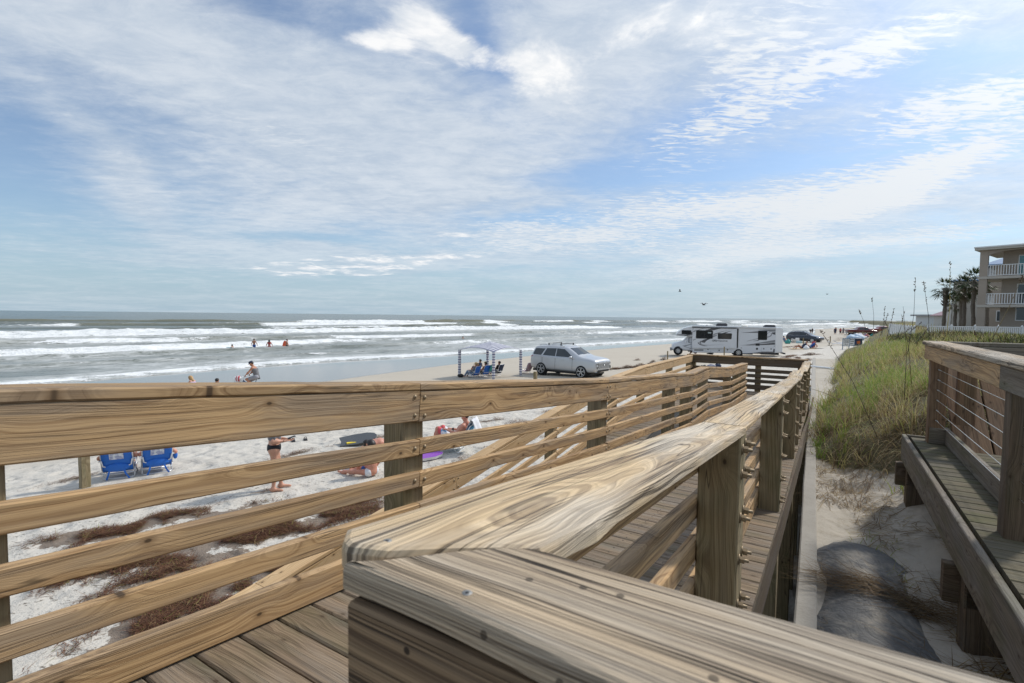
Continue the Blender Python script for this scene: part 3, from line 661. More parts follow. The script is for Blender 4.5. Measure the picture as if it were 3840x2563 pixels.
# ------------- near railing across the end, right in front of the camera
NR = empty('platform_railing', W3(-1.5, -1.4, 2.6), 0, 'thick weathered grey cap and dark board of the railing crossing the near corner', 'railing', 'boardwalk railings')
inv = NR.matrix_basis.inverted()
znear = lambda s_, p_: 3.5235
ol = [sp(u, v, 3.525) for u, v in ((1286, 2103), (1300, 2090), (1453, 2081), (1580, 2066), (1715, 2051), (1884, 2038), (1985, 2040), (2070, 2058), (2150, 2083), (2400, 2154), (2700, 2240), (3840, 2545))]
ol += [(ol[-1][0], -3.2), (-1.560, -3.2)] + [sp(u, v, 3.525) for u, v in ((2900, 2862), (2300, 2557), (1905, 2362), (1615, 2228), (1400, 2143))]
mb = slab(ol, znear, .025, 'cap_board', W_NEAR, NR, .008, (0, 1)); mb.build('cap_board', [W_NEAR], NR)
mb = MB(); mb.bar(W3(-1.527, -1.334, 3.377), W3(-1.534, -3.2, 3.377), .225, .036, D3, .003, 0, 8, .0008); mb.build('rail_board', [W_FACE], NR)
mb = MB(); mb.bar(W3(-1.527, -1.334, 3.12), W3(-1.534, -3.2, 3.12), .09, .036, D3, .006, 0, 4, .001); mb.build('rail_board', [W_FACE], NR)
mb = MB(); mb.bar(W3(-1.438, -1.425, 1.0), W3(-1.438, -1.425, 3.490), .14, .14, D3, .006); mb.build('post', [W_POST], NR)
mb = MB(); mb.bar(W3(-1.445, -3.1, 1.0), W3(-1.445, -3.1, 3.490), .14, .14, D3, .006); mb.build('post', [W_POST], NR)
mb = MB()
zs_ = plain('dull_zinc_screw', (.26, .255, .24), .6, .5)
for (u, v) in ((1452, 2037), (1752, 2217)):   # screw heads
    s_, p_ = sp(u, v, 3.525); z_ = zcap(s_, p_) if v < 2100 else znear(s_, p_); c = W3(s_, p_, z_ - .001); mb.tube([c, c + UP * .0012], [.0048, .0044], 12, 0); mb.tube([c, c + UP * .0013], .0018, 8, 1)
mb.build('screws', [zs_, DARKTRIM], NR)
for o in NR.children: o.matrix_parent_inverse = inv
# ------------- decks
def deck(name, label, s0, s1, pa, pb, zf, m, over=.0, stringers=(), post_p=(), post_s=(), w=.1435):
    root = empty(name, W3(s0, pb - .7, zf(s0)), 0, label, 'walkway', 'boardwalk decks'); inv = root.matrix_basis.inverted()
    mb = MB(); n = int((s1 - s0) / w)
    for i in range(n):
        s = s0 + (i + .5) * w; A = W3(s, pa(s) if callable(pa) else pa, zf(s) - .019); B = W3(s, pb - RNG.uniform(0, .012), zf(s) - .019)
        sl = (zf(s + .05) - zf(s - .05)) / .1; tv = np.array([-DH[0] * sl, -DH[1] * sl, 1.])
        mb.bar(A, B, w - .005, .038, tv, .006, 0, 3, .0008)
        if s < 3:
            for pp in (pb - .12, pb - .9):
                for ds in (-.04, .04): c = W3(s + ds, pp, zf(s + ds) - .0008); mb.tube([c, c + UP * .0012], .0042, 8, 1)
    mb.build('decking', [m, plain('old_nail', (.05, .045, .04), .6, .4)], root)
    for p in stringers:
        mb = MB(); ks = [s0] + [q for q in S_Z[0] if s0 < q < s1] + [s1]
        for a, b in zip(ks[:-1], ks[1:]): mb.bar(W3(a, p, zf(a) - .04 - .115), W3(b, p, zf(b) - .04 - .115), .23, .04, P3, .004, 0, 3)
        mb.build('stringer', [W_DARK], root)
    for s in post_s:
        mb = MB(); mb.bar(W3(s, post_p[0], zf(s) - .30), W3(s, post_p[1], zf(s) - .30), .06, .14, UP, .004); mb.build('crossbeam', [W_DARK], root)
    for o in root.children: o.matrix_parent_inverse = inv
    return root
zd = lambda s: zc(s) - HCAP
deck('platform_deck', 'small plank platform behind the near grey railing', -4.4, -1.56, -3.3, -1.42, lambda s: 2.66, W_DECK, stringers=(-3.2, -1.5))
deck('ramp_deck', 'plank deck of the upper wooden ramp sloping down beside the dune', -4.2, 13.4, lambda s: rp(s) - .15, .17, zd, W_DECK, stringers=(-1.43, -.65, .12), post_p=(-1.42, .15), post_s=(-1.6, .12, 2.35, 4.75, 7.15, 9.6, 12))
# ------------- second ramp, doubling back down to the sand
Z2 = ([-12, -6, 0.1, 4.7, 7.4, 8.2, 16], [.55, 1.05, 1.80, 2.37, 2.66, 2.70, 2.66]); z2 = lambda s: float(np.interp(s, *Z2))
p2 = lambda s: 1.64
O_SP = [-6.0, -3.6, -1.2, .2, 2.35, 4.72, 7.2, 8.9, 11.2, 13.35]
rail_run('ramp_railing', 'fresh yellow wooden railing on the sea side of the lower ramp', O_SP, z2, p2, -1, (W_NEW, W_NEW, W_POST), cap_over=.030, group='boardwalk railings')
deck('ramp_deck', 'plank deck of the lower wooden ramp going down to the sand', -6.0, 13.4, .19, 1.66, lambda s: z2(s) - HCAP, W_DECK, stringers=(.24, 1.6), post_p=(.2, 1.62), post_s=(-3.6, .2, 2.35, 4.72, 7.2, 11.2))
gr = empty('handrail', W3(2, .26, 1.9), 0, 'sloping grey handrail plank along the inside of the lower ramp', 'handrail'); inv = gr.matrix_basis.inverted()
mb = MB(); mb.bar(W3(1.2, .3, z2(1.2) - .30), W3(7.3, .3, z2(7.3) - .30), .14, .036, UP, .005, 0, 6, .001); mb.build('top_board', [W_BENCH], gr)
for s in (1.4, 3.4, 5.4, 7.2):
    mb = MB(); mb.bar(W3(s, .3, z2(s) - HCAP), W3(s, .3, z2(s) - .32), .085, .085, D3, .005); mb.build('post', [W_POST], gr)
for o in gr.children: o.matrix_parent_inverse = inv
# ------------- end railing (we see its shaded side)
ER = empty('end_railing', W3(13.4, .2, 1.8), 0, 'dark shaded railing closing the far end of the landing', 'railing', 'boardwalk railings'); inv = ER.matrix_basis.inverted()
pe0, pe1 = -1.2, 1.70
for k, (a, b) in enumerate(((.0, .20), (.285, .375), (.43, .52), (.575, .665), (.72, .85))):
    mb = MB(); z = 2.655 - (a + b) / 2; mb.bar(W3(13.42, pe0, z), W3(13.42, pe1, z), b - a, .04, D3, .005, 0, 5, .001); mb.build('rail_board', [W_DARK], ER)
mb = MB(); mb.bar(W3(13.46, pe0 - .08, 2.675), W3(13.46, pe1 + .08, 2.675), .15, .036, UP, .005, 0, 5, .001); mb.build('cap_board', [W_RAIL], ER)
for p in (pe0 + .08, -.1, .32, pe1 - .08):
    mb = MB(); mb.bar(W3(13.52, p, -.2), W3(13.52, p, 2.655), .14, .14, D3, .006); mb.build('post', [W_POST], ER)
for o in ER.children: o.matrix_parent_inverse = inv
# end post pair of the middle railing return
# ------------- seawall, concrete cap and slab
CONC = None
def conc(name, c1, c2):
    m, t, b = mat_begin(name); pos = t.new('ShaderNodeTexCoord').outputs['Object']
    n = t.noise(pos, 4, 6, .7); n2 = t.noise(pos, 40, 3, .7); c = t.mix(n, c1, c2); c = t.mix(t.math('MULTIPLY', t.ss(n2, .55, .8), .4), c, tuple(q * .5 for q in c1))
    t.set(b.inputs['Base Color'], c); b.inputs['Roughness'].default_value = .9; t.set(b.inputs['Normal'], t.bump(t.math('ADD', n, t.math('MULTIPLY', n2, .4)), .5, .02)); return m
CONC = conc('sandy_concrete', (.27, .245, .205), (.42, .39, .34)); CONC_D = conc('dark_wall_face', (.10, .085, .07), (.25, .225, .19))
def seawall():
    root = empty('seawall', (*(WP - WN * 0), 0), 0, 'low concrete seawall with a flat sandy top beside the dune foot', 'wall'); inv = root.matrix_basis.inverted()
    a = WP - WD * 9; b = WP + WD * WALL_END
    mb = MB(); mb.bar((*(a + WN * .03), 1.66), (*(b + WN * .03), 1.68), .135, .09, UP, .012, 0, 40, .004); mb.build('cap', [CONC], root)
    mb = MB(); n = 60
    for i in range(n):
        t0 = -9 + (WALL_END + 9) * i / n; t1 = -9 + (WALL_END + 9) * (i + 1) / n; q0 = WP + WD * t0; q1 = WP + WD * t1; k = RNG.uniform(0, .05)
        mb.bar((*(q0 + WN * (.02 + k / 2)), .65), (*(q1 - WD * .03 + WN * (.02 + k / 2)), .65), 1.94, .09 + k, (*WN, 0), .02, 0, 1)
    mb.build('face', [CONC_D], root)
    for o in root.children: o.matrix_parent_inverse = inv
seawall()
# ---------------------------------------------------------------- second boardwalk on the right
C0 = np.array([4.46, 5.40]); RZ = 3.53; RD = 2.46
def Q3(s, p, z): q = C0 + DH * s + PH * p; return np.array([q[0], q[1], z])
RB = empty('dune_walkover', Q3(0, 0, RD), 0, 'grey mossy dune walkover with a cable railing and a deep fascia board', 'walkway', 'boardwalk decks'); inv = RB.matrix_basis.inverted()
mb = MB()
for i in range(46):
    s = .10 - (i + .5) * .145; mb.bar(Q3(s, .11, RD - .019), Q3(s, -1.5, RD - .019), .1385, .038, UP, .006, 0, 3, .001)
mb.build('decking', [W_MOSS], RB)
mb = MB(); mb.bar(Q3(.14, .165, RD - .125), Q3(-6.5, .165, RD - .125), .285, .042, P3, .006, 0, 10, .001); mb.build('fascia_board', [W_BENCH], RB)
mb = MB(); mb.bar(Q3(.135, .14, RD - .125), Q3(.135, -1.5, RD - .125), .285, .042, D3, .006, 0, 4, .001); mb.build('fascia_board', [W_BENCH], RB)
for s in (.0, -2.75):
    mb = MB(); mb.bar(Q3(s - .05, .15, RD - .38), Q3(s - .05, -1.6, RD - .38), .23, .09, D3, .006); mb.build('crossbeam', [W_DARK], RB)
    mb = MB(); mb.bar(Q3(s + .1, .23, RD - .42), Q3(s + .1, -1.6, RD - .42), .25, .09, D3, .006); mb.build('crossbeam', [W_DARK], RB)
    for p in (.05, -1.4):
        mb = MB(); mb.bar(Q3(s, p, .8), Q3(s, p, RD - .28), .19, .19, D3, .008); mb.build('pile', [W_DARK], RB)
for o in RB.children: o.matrix_parent_inverse = inv
RR = empty('cable_railing', Q3(0, 0, RD), 0, 'old brown railing strung with six steel cables on the dune walkover', 'railing', 'boardwalk railings'); inv = RR.matrix_basis.inverted()
for s in (-.07, -2.82, -5.6):
    mb = MB(); mb.bar(Q3(s, -.07, RD - .25 if s < -1 else RD - .02), Q3(s, -.07, RZ - .042), .14, .14, D3, .006, 0, 4, .001); mb.build('post', [W_DARK if s < -1 else W_RED], RR)
mb = MB(); mb.bar(Q3(-.07, -.30, RD), Q3(-.07, -.30, RZ - .042), .15, .09, D3, .006); mb.build('post', [W_RED], RR)
mb = MB(); mb.bar(Q3(.02, .02, RZ - .115), Q3(-2.80, .02, RZ - .115), .145, .038, P3, .006, 0, 6, .001); mb.build('rail_board', [W_RAIL], RR)
mb = MB(); mb.bar(Q3(-2.806, .021, RZ - .115), Q3(-6.4, .021, RZ - .115), .145, .038, P3, .006, 0, 6, .001); mb.build('rail_board', [W_BENCH], RR)
mb = MB(); mb.bar(Q3(.05, -.035, RZ - .02), Q3(-6.4, -.035, RZ - .02), .19, .042, UP, .009, 0, 12, .0015); mb.build('cap_board', [W_NEAR], RR)
mb = MB(); mb.bar(Q3(-.05, -.16, RD + .085), Q3(-2.76, -.16, RD + .085), .165, .038, P3, .006, 0, 5, .001); mb.build('kick_board', [W_BENCH], RR)
mb = MB(); mb.bar(Q3(-.15, -.012, RD + .085), Q3(-.15, -.155, RD + .085), .165, .036, D3, .006, 0); mb.build('kick_board', [W_BENCH], RR)
for k in range(6):
    z = RZ - .29 - k * .106; mb = MB()
    mb.tube([Q3(-.02, -.06, z), Q3(-1.4, -.065, z - .006), Q3(-2.9, -.06, z), Q3(-4.2, -.065, z - .006), Q3(-5.6, -.06, z)], .0028, 6, 0)
    mb.tube([Q3(-.15, -.06, z), Q3(-.20, -.06, z)], .007, 8, 0); mb.tube([Q3(-.20, -.06, z), Q3(-.27, -.06, z)], [.0055, .004], 8, 0); mb.build('cable', [WIRE], RR)
# end of the walkover: cap and board running inland
mb = MB(); mb.bar(Q3(.0, -.14, RZ - .022), Q3(.0, -4.6, RZ - .03), .16, .042, UP, .008, 0, 6, .001); mb.build('cap_board', [W_BENCH], RR)
mb = MB(); mb.bar(Q3(-.08, -.38, RZ - .125), Q3(-.08, -4.6, RZ - .13), .16, .038, D3, .006, 0, 6, .001); mb.build('rail_board', [W_BENCH], RR)
for o in RR.children: o.matrix_parent_inverse = inv
# leaning brown boards across the walkway (back of a bench)
BB = empty('bench_back', Q3(-1.2, -1.3, RD), 0, 'row of leaning brown boards at the end of the walkover behind the cables', 'bench back'); inv = BB.matrix_basis.inverted()
for k in range(12):
    p = -.33 - k * .30
    mb = MB(); mb.bar(Q3(-.48, p, RD - .12), Q3(.80, p + .0, RZ - .10), .285, .038, np.array([-DH[0], -DH[1], 1.2]), .006, 0, 4, .001); mb.build('back_board', [W_RED], BB)
mb = MB(); mb.bar(Q3(.30, -.2, RD + .42), Q3(.30, -3.8, RD + .42), .14, .04, D3, .005); mb.build('back_rail', [W_MOSS], BB)
mb = MB(); mb.bar(Q3(.0, -.2, RD + .07), Q3(.0, -3.8, RD + .07), .14, .04, D3, .005); mb.build('back_rail', [W_MOSS], BB)
for o in BB.children: o.matrix_parent_inverse = inv
# ---------------------------------------------------------------- dark sand-filled fabric tube lying behind the wall
def geotube():
    m, t, b = mat_begin('dark_geotextile'); pos = t.new('ShaderNodeTexCoord').outputs['Object']
    n = t.noise(pos, 5, 5, .65); f = t.noise(pos, 140, 2, .8); c = t.mix(n, (.12, .12, .118), (.20, .197, .19)); c = t.mix(t.math('MULTIPLY', t.ss(f, .58, .75), .5), c, (.30, .29, .27))
    dust = t.ss(t.noise(t.scale(pos, (1.5, 1.5, 1)), 2.2, 5, .7), .45, .66); c = t.mix(t.math('MULTIPLY', dust, .9), c, (.34, .31, .26))
    t.set(b.inputs['Base Color'], c); b.inputs['Roughness'].default_value = .95; t.set(b.inputs['Normal'], t.bump(t.math('ADD', f, t.math('ADD', t.math('MULTIPLY', n, 5), t.math('MULTIPLY', t.noise(t.scale(pos, (9, 4, 6)), 1, 4, .6, 1.5), 6))), .8, .008))
    rings = []
    for i in range(60):
        tt = -4.2 + 5.45 * i / 59; rr_ = (.35 + .012 * math.sin(tt * 4.1) - .012 * math.exp(-((tt + .25) / .16) ** 2)) * min(1, max(.03, (1.27 - tt) / .9)) ** .5
        ring = []
        for k in range(20):
            a = 2 * math.pi * k / 20; wv = .36 + rr_ * 1.15 * math.cos(a); h = rr_ * .56 * math.sin(a)
            q = WP + WD * tt - WN * wv; ring.append((q[0], q[1], 1.53 + h + .06 * (fbm(tt * 2.2, a * 1.5, 3) - .5)))
        rings.append(ring)
    mb = MB(); mb.loft(rings, 0); o = mb.build('sand_tube', [m])
    tag(o, 'dark grey fabric tube half buried in sand beside the seawall', 'sand tube')
geotube()
# ---------------------------------------------------------------- grass and weed
def blade_mat(name, ramp, trans=.35, rough=.6):
    m, t, b = mat_begin(name); h = t.attr('hue', 'Fac'); cr = t.new('ShaderNodeValToRGB'); t.set(cr.inputs[0], h)
    el = cr.color_ramp.elements; el[0].position = ramp[0][0]; el[0].color = (*ramp[0][1], 1); el[1].position = ramp[-1][0]; el[1].color = (*ramp[-1][1], 1)
    for p, c in ramp[1:-1]: e = el.new(p); e.color = (*c, 1)
    t.set(b.inputs['Base Color'], cr.outputs[0]); b.inputs['Roughness'].default_value = rough; b.inputs['Specular IOR Level'].default_value = .25
    if trans:
        tr = t.new('ShaderNodeBsdfTranslucent'); t.set(tr.inputs[0], cr.outputs[0]); mx = t.new('ShaderNodeMixShader'); mx.inputs[0].default_value = trans
        t.l.new(b.outputs[0], mx.inputs[1]); t.l.new(tr.outputs[0], mx.inputs[2]); t.l.new(mx.outputs[0], m.node_tree.nodes['Material Output'].inputs[0])
    return m
GRASS = blade_mat('dune_grass', [(0, (.11, .066, .032)), (.22, (.28, .19, .085)), (.45, (.56, .47, .24)), (.62, (.46, .42, .15)), (.8, (.31, .34, .085)), (1, (.20, .31, .055))], .42)
WEED = blade_mat('dry_seaweed', [(0, (.045, .020, .012)), (.45, (.13, .055, .03)), (.75, (.21, .10, .05)), (.88, (.30, .21, .10)), (1, (.20, .19, .04))], 0, .8)
def blades(name, base, length, az, bend, width, hue, m, seg=4, flat=0.):
    """curved tapering blades as ONE mesh"""
    n = len(base); d = np.stack([np.cos(az), np.sin(az)], -1); side = np.stack([-np.sin(az + .6), np.cos(az + .6)], -1)
    V = np.zeros((n, seg + 1, 2, 3)); pos = base.copy(); 
    for i in range(seg + 1):
        f = i / seg; ang = (flat + bend * f); wd = width * (1 - f * .92)
        V[:, i, 0, :2] = pos[:, :2] - side * wd[:, None] / 2; V[:, i, 1, :2] = pos[:, :2] + side * wd[:, None] / 2; V[:, i, :, 2] = pos[:, 2, None]
        st = length / seg; pos = pos + np.concatenate([d * (np.sin(ang) * st)[:, None], (np.cos(ang) * st)[:, None]], 1)
    idx = np.arange(n * (seg + 1) * 2).reshape(n, seg + 1, 2)
    q = np.stack([idx[:, :-1, 0], idx[:, :-1, 1], idx[:, 1:, 1], idx[:, 1:, 0]], -1).reshape(-1, 4)
    me = bpy.data.meshes.new(name); me.vertices.add(idx.size); me.vertices.foreach_set('co', V.reshape(-1).astype('f'))
    me.loops.add(len(q) * 4); me.loops.foreach_set('vertex_index', q.reshape(-1).astype('i')); me.polygons.add(len(q))
    me.polygons.foreach_set('loop_start', np.arange(0, len(q) * 4, 4, dtype='i')); me.polygons.foreach_set('use_smooth', np.ones(len(q), bool))
    a = me.attributes.new('hue', 'FLOAT', 'POINT'); a.data.foreach_set('value', np.repeat(hue, (seg + 1) * 2).astype('f'))
    me.update(calc_edges=True); me.validate(); me.materials.append(m); o = bpy.data.objects.new(name, me); COL.objects.link(o); return o
def clear_of_walk(P):
    r = P[:, :2] - C0; s = r @ DH; p = r @ PH
    return ~((s < .35) & (p < .30))
def dune_grass():
    B, L, A, N, Wd, H, FL = [], [], [], [], [], [], []
    def scatter(n, t0, t1, w0, w1, l0, l1, h0, h1, wd, bend=(.3, 1.6), pw=1.0, fl=(-.15, .25), clump=True, thin=1.):
        t = t0 + (t1 - t0) * RNG.random(n) ** pw; w = w0 + (w1 - w0) * RNG.random(n)
        k_ = 20; nc = max(1, n // k_); tc = t0 + (t1 - t0) * RNG.random(nc) ** pw; wc_ = w0 + (w1 - w0) * RNG.random(nc); sp_ = .05 + .006 * tc
        ct = np.repeat(tc, k_); cw_ = np.repeat(wc_, k_); m0 = len(ct); dt = RNG.normal(0, 1, m0) * np.repeat(sp_, k_); dw = RNG.normal(0, 1, m0) * np.repeat(sp_, k_); t = ct + dt; w = cw_ + dw
        kc = np.repeat(RNG.random(nc) < thin * (.2 + .8 * sstep(fbm(tc * 1.3, wc_ * 1.3, 2, 2), .32, .58)), k_); hc = np.repeat(RNG.normal(0, .20, nc), k_); lc = np.repeat(RNG.uniform(.65, 1.25, nc), k_)
        keep = kc & (RNG.random(m0) < veg_mask(t, w)); t, w, dt, dw, hc, lc = t[keep], w[keep], dt[keep], dw[keep], hc[keep], lc[keep]
        P = dune_pt(t, w); P[:, 2] -= .02; k = clear_of_walk(P); P, dt, dw, hc, lc = P[k], dt[k], dw[k], hc[k], lc[k]; m = len(P)
        ox = WD[0] * dt - WN[0] * dw; oy = WD[1] * dt - WN[1] * dw
        B.append(P); L.append(RNG.uniform(l0, l1, m) * lc); A.append(np.arctan2(oy, ox) + RNG.normal(0, .7, m)); N.append(RNG.uniform(*bend, m)); FL.append(RNG.uniform(*fl, m))
        pt = fbm(P[:, 0] * .6, P[:, 1] * .6, 3, 3)
        H.append(np.clip(RNG.uniform(h0, h1, m) + hc + (pt - .5) * .55, 0, 1)); Wd.append(np.full(m, wd) * RNG.uniform(.7, 1.3, m))
    scatter(4600, 3.4, 8.5, .05, 4.5, .28, .62, .45, 1.0, .0105, (.5, 2.0), thin=.9)
    scatter(6500, 2.4, 7.0, .0, 4.2, .35, .75, .05, .50, .0095, (1.0, 2.5), fl=(.2, 1.1))
    scatter(13000, 2.2, 6.2, -.1, 4.5, .28, .68, .0, .25, .009, (.8, 2.6), fl=(.6, 1.4))
    scatter(13000, 8, 22, .0, 6.5, .22, .55, .40, .95, .015, (.5, 1.9), fl=(-.1, .6))
    scatter(13000, 8, 22, .0, 6.5, .22, .5, .12, .55, .013, (.8, 2.2), fl=(0, .9))
    scatter(15000, 20, 75, .3, 16, .25, .6, .30, .85, .022, (.4, 1.7), fl=(-.1, .6))
    scatter(5000, 60, 220, 3, 45, .4, .9, .3, .8, .07, (.3, 1.4))
    scatter(9000, 7, 34, 5, 24, .2, .42, .15, .75, .018, (.5, 1.8), fl=(0, .8))
    for (t_, w_, n_, l_, h_) in ((4.3, .35, 26, .75, .86), (5.2, .22, 30, .6, .95), (3.5, 1.55, 22, .85, .88), (3.9, 1.9, 26, .8, .5), (6.5, .9, 30, .8, .92), (5.8, 1.6, 30, .8, .9), (7.4, 1.5, 34, .8, .95), (4.7, 1.1, 26, .75, .45), (8.6, .6, 30, .7, .62), (9.5, 1.6, 34, .7, .9), (5.0, 2.4, 26, .8, .9), (4.0, .1, 22, .35, 1.0), (4.6, .05, 26, .3, 1.0), (6.0, .02, 26, .35, .98), (2.4, .9, 14, .3, .85), (1.7, 1.6, 16, .25, .9), (2.9, 2.2, 16, .3, .85)):
        t = np.full(n_, t_) + RNG.normal(0, .05, n_); w = np.full(n_, w_) + RNG.normal(0, .05, n_); P = dune_pt(t, w); B.append(P); L.append(RNG.uniform(.6, 1.2, n_) * l_); A.append(RNG.uniform(0, 6.28, n_)); N.append(RNG.uniform(.9, 2.4, n_)); FL.append(RNG.uniform(.0, .5, n_)); H.append(np.clip(h_ + RNG.normal(0, .08, n_), 0, 1)); Wd.append(np.full(n_, .012))
    # dead litter lying on the bare sand and over the tube
    n = 5200; t = RNG.uniform(-2.2, 4.2, n); w = RNG.uniform(.05, 2.3, n); lit = fbm(t * 1.8, w * 1.8, 3, 1); k = lit > .42; t, w = t[k], w[k]; P = dune_pt(t, w); P[:, 2] += .018
    B.append(P); m = len(P); L.append(RNG.uniform(.08, .35, m)); A.append(RNG.uniform(0, 6.3, m)); N.append(RNG.normal(0, .25, m)); FL.append(RNG.uniform(1.35, 1.6, m)); H.append(RNG.uniform(0, .35, m)); Wd.append(np.full(m, .008))
    n = 900; t = np.concatenate([RNG.normal(-.25, .10, 500), RNG.normal(-1.45, .25, 400)]); w = np.concatenate([RNG.uniform(.1, 1.3, 500), RNG.uniform(.5, 1.7, 400)]); P = dune_pt(t, w)
    P[:, 2] = np.maximum(P[:, 2], 1.545 + np.sqrt(np.maximum(0, .35 ** 2 - ((w - .36) / 1.15) ** 2)) * .56) + .02
    B.append(P); m = len(P); L.append(RNG.uniform(.15, .5, m)); A.append(RNG.normal(2.6, .5, m)); N.append(RNG.normal(0, .3, m)); FL.append(RNG.uniform(1.3, 1.65, m)); H.append(RNG.uniform(0, .2, m)); Wd.append(np.full(m, .009))
    n = 3000; t = RNG.uniform(-2.9, -.2, n); w = RNG.uniform(.85, 2.4, n); k = fbm(t * 1.5 + 3, w * 1.5, 3, 0) + .25 * sstep(w, .9, 1.8) - .2 * sstep(t, -1.2, 0) > .50; t, w = t[k], w[k]; P = dune_pt(t, w); m = len(P); P[:, 2] += RNG.uniform(.0, .09, m)
    B.append(P); L.append(RNG.uniform(.1, .45, m)); A.append(RNG.uniform(0, 6.3, m)); N.append(RNG.normal(0, .3, m)); FL.append(RNG.normal(1.45, .15, m)); H.append(np.clip(RNG.uniform(-.1, .3, m), 0, 1)); Wd.append(np.full(m, .008))
    n = 2600; t = RNG.uniform(1.9, 4.4, n); w = RNG.uniform(.0, 2.8, n); k = fbm(t * 1.2, w * 2.6, 3, 3) > .46; P = dune_pt(t[k], w[k]); P = P[clear_of_walk(P)]; m = len(P); P[:, 2] += .015
    B.append(P); L.append(RNG.uniform(.2, .8, m)); A.append(RNG.normal(-2.1, .5, m)); N.append(RNG.normal(.15, .3, m)); FL.append(RNG.uniform(1.5, 1.95, m)); H.append(np.clip(RNG.uniform(-.1, .3, m), 0, 1)); Wd.append(np.full(m, .007))
    # green sprigs on the bare sand
    n = 4200; t = RNG.uniform(-2.4, 3.8, n); w = RNG.uniform(.3, 3.0, n); k = fbm(t * 1.4 + 9, w * 1.4, 3, 2) > .53; P = dune_pt(t[k], w[k]); P = P[clear_of_walk(P)]; m = len(P)
    B.append(P); L.append(RNG.uniform(.05, .16, m)); A.append(RNG.uniform(0, 6.3, m)); N.append(RNG.uniform(.2, 1.2, m)); FL.append(RNG.uniform(.3, 1.1, m)); H.append(RNG.uniform(.6, .9, m)); Wd.append(np.full(m, .006))
    o = blades('dune_grass', np.concatenate(B), np.concatenate(L), np.concatenate(A), np.concatenate(N), np.concatenate(Wd), np.concatenate(H), GRASS, 4, np.concatenate(FL))
    tag(o, 'green and straw coloured dune grass covering the sand ridge', 'grass', kind='stuff')
dune_grass()
def seaweed():
    B, L, A, N, Wd, H, FL = [], [], [], [], [], [], []; mound = MB()
    def clump(u, v, rx, ry, n, h=.05, rot=None, l=(.05, .2), w=.007):
        c = at(u, v); rot = RNG.uniform(-.4, .2) + .85 if rot is None else rot
        a = RNG.normal(0, .5, n) * rx; b = RNG.normal(0, .5, n) * ry; x = c[0] + a * math.sin(rot) - b * math.cos(rot); y = c[1] + a * math.cos(rot) + b * math.sin(rot)
        k = fbm(x * 2.6, y * 2.6, 4, 1) > (.50 if v > 1450 else .40); x, y = x[k], y[k]; m = len(x); r = np.exp(-(a[k] / rx) ** 2 * 2 - (b[k] / ry) ** 2 * 2)
        z = beach_z(x, y) + h * 1.1 * r * RNG.uniform(0.1, 1.2, m) + .005
        B.append(np.stack([x, y, z], -1)); L.append(RNG.uniform(*l, m)); A.append(RNG.uniform(0, 6.28, m)); FL.append(RNG.normal(1.5, .13, m)); N.append(RNG.normal(0, .45, m)); Wd.append(np.full(m, w) * RNG.uniform(.6, 1.6, m)); H.append(np.clip(RNG.beta(1.5, 2.2, m) + (RNG.random(m) < .07) * .6, 0, 1))
    for p_, q in WRACK_AT: clump(*q[:4], int(q[4] * 1.7), q[5], rot=q[6], w=.0065)
    for (u, v, rx, ry, n, h) in ((2300, 1386, 1.2, .35, 260, .12), (2350, 1381, .9, .3, 260, .22), (2400, 1375, 1.3, .4, 320, .25), (2440, 1368, .6, .3, 160, .2), (2490, 1351, .6, .3, 130, .3), (2450, 1358, .4, .2, 60, .2), (2390, 1352, .4, .2, 50, .2), (2470, 1362, .3, .2, 40, .1),
                                  (2960, 1338, 3.0, .5, 260, .1), (3040, 1332, 1.6, .5, 280, .25), (2940, 1347, 1.2, .3, 120, .08), (2990, 1344, 1.4, .3, 120, .08), (3030, 1350, 1.2, .3, 160, .1), (2950, 1303, 2.6, .5, 140, .1), (2990, 1299, 2.6, .5, 140, .1), (3150, 1272, 1.6, .8, 120, .4), (3110, 1270, .8, .5, 60, .3), (3175, 1266, 1.2, .8, 90, .4), (3145, 1277, 2, .7, 80, .15)):
        clump(u, v, rx * 1.1, ry, n * 5, h * .8, l=(.10, .32), w=.022 if v > 1345 else .03)
    o = blades('seaweed', np.concatenate(B), np.concatenate(L), np.concatenate(A), np.concatenate(N), np.concatenate(Wd), np.concatenate(H), WEED, 3, np.concatenate(FL))
    tag(o, 'dry reddish brown seaweed washed up in lines on the sand', 'seaweed', kind='stuff')
seaweed()
# tall single stalks of sea oats standing out of the grass
def sea_oat(u0, v0, y, u1, v1, hue, head, label, thick=.004):
    p0 = aty(u0, v0, y); p1 = aty(u1, v1, y + RNG.uniform(-.2, .2)); mid = (p0 + p1) / 2 + np.array([.03, 0, .02]) * np.linalg.norm(p1 - p0)
    root = empty('sea_oats', p0, 0, label, 'sea oats', 'tall sea oats stalks in the dune grass')
    pts = [p0 + (mid - p0) * f * 2 if f < .5 else mid + (p1 - mid) * (f - .5) * 2 for f in np.linspace(0, 1, 9)]; pts = [q - p0 for q in pts]
    mb = MB(); mb.tube(pts, np.linspace(thick, thick * .35, 9), 5); mb.build('stem', [plain('straw_stem', (.20, .15, .07), .7) if hue == 0 else (plain('dark_stem', (.045, .036, .026), .7) if hue == 1 else plain('yellow_stem', (.42, .32, .07), .7))], root)
    if head:
        mb = MB(); L = np.linalg.norm(p1 - p0)
        for i in range(26):
            f = 1 - head * RNG.random() ** 1.2; k = min(8, int(f * 8)); q = pts[k] + (pts[min(8, k + 1)] - pts[k]) * (f * 8 - k)
            dv = RNG.normal(0, 1, 3) * thick * 2.2; e = q + dv + np.array([0, 0, thick * 3]); mb.tube([q, (q + e) / 2 + dv * .3, e], [thick * .5, thick * 1.1, thick * .3], 4)
        mb.build('seed_head', [plain('seed_head', (.12, .085, .05), .8)], root)
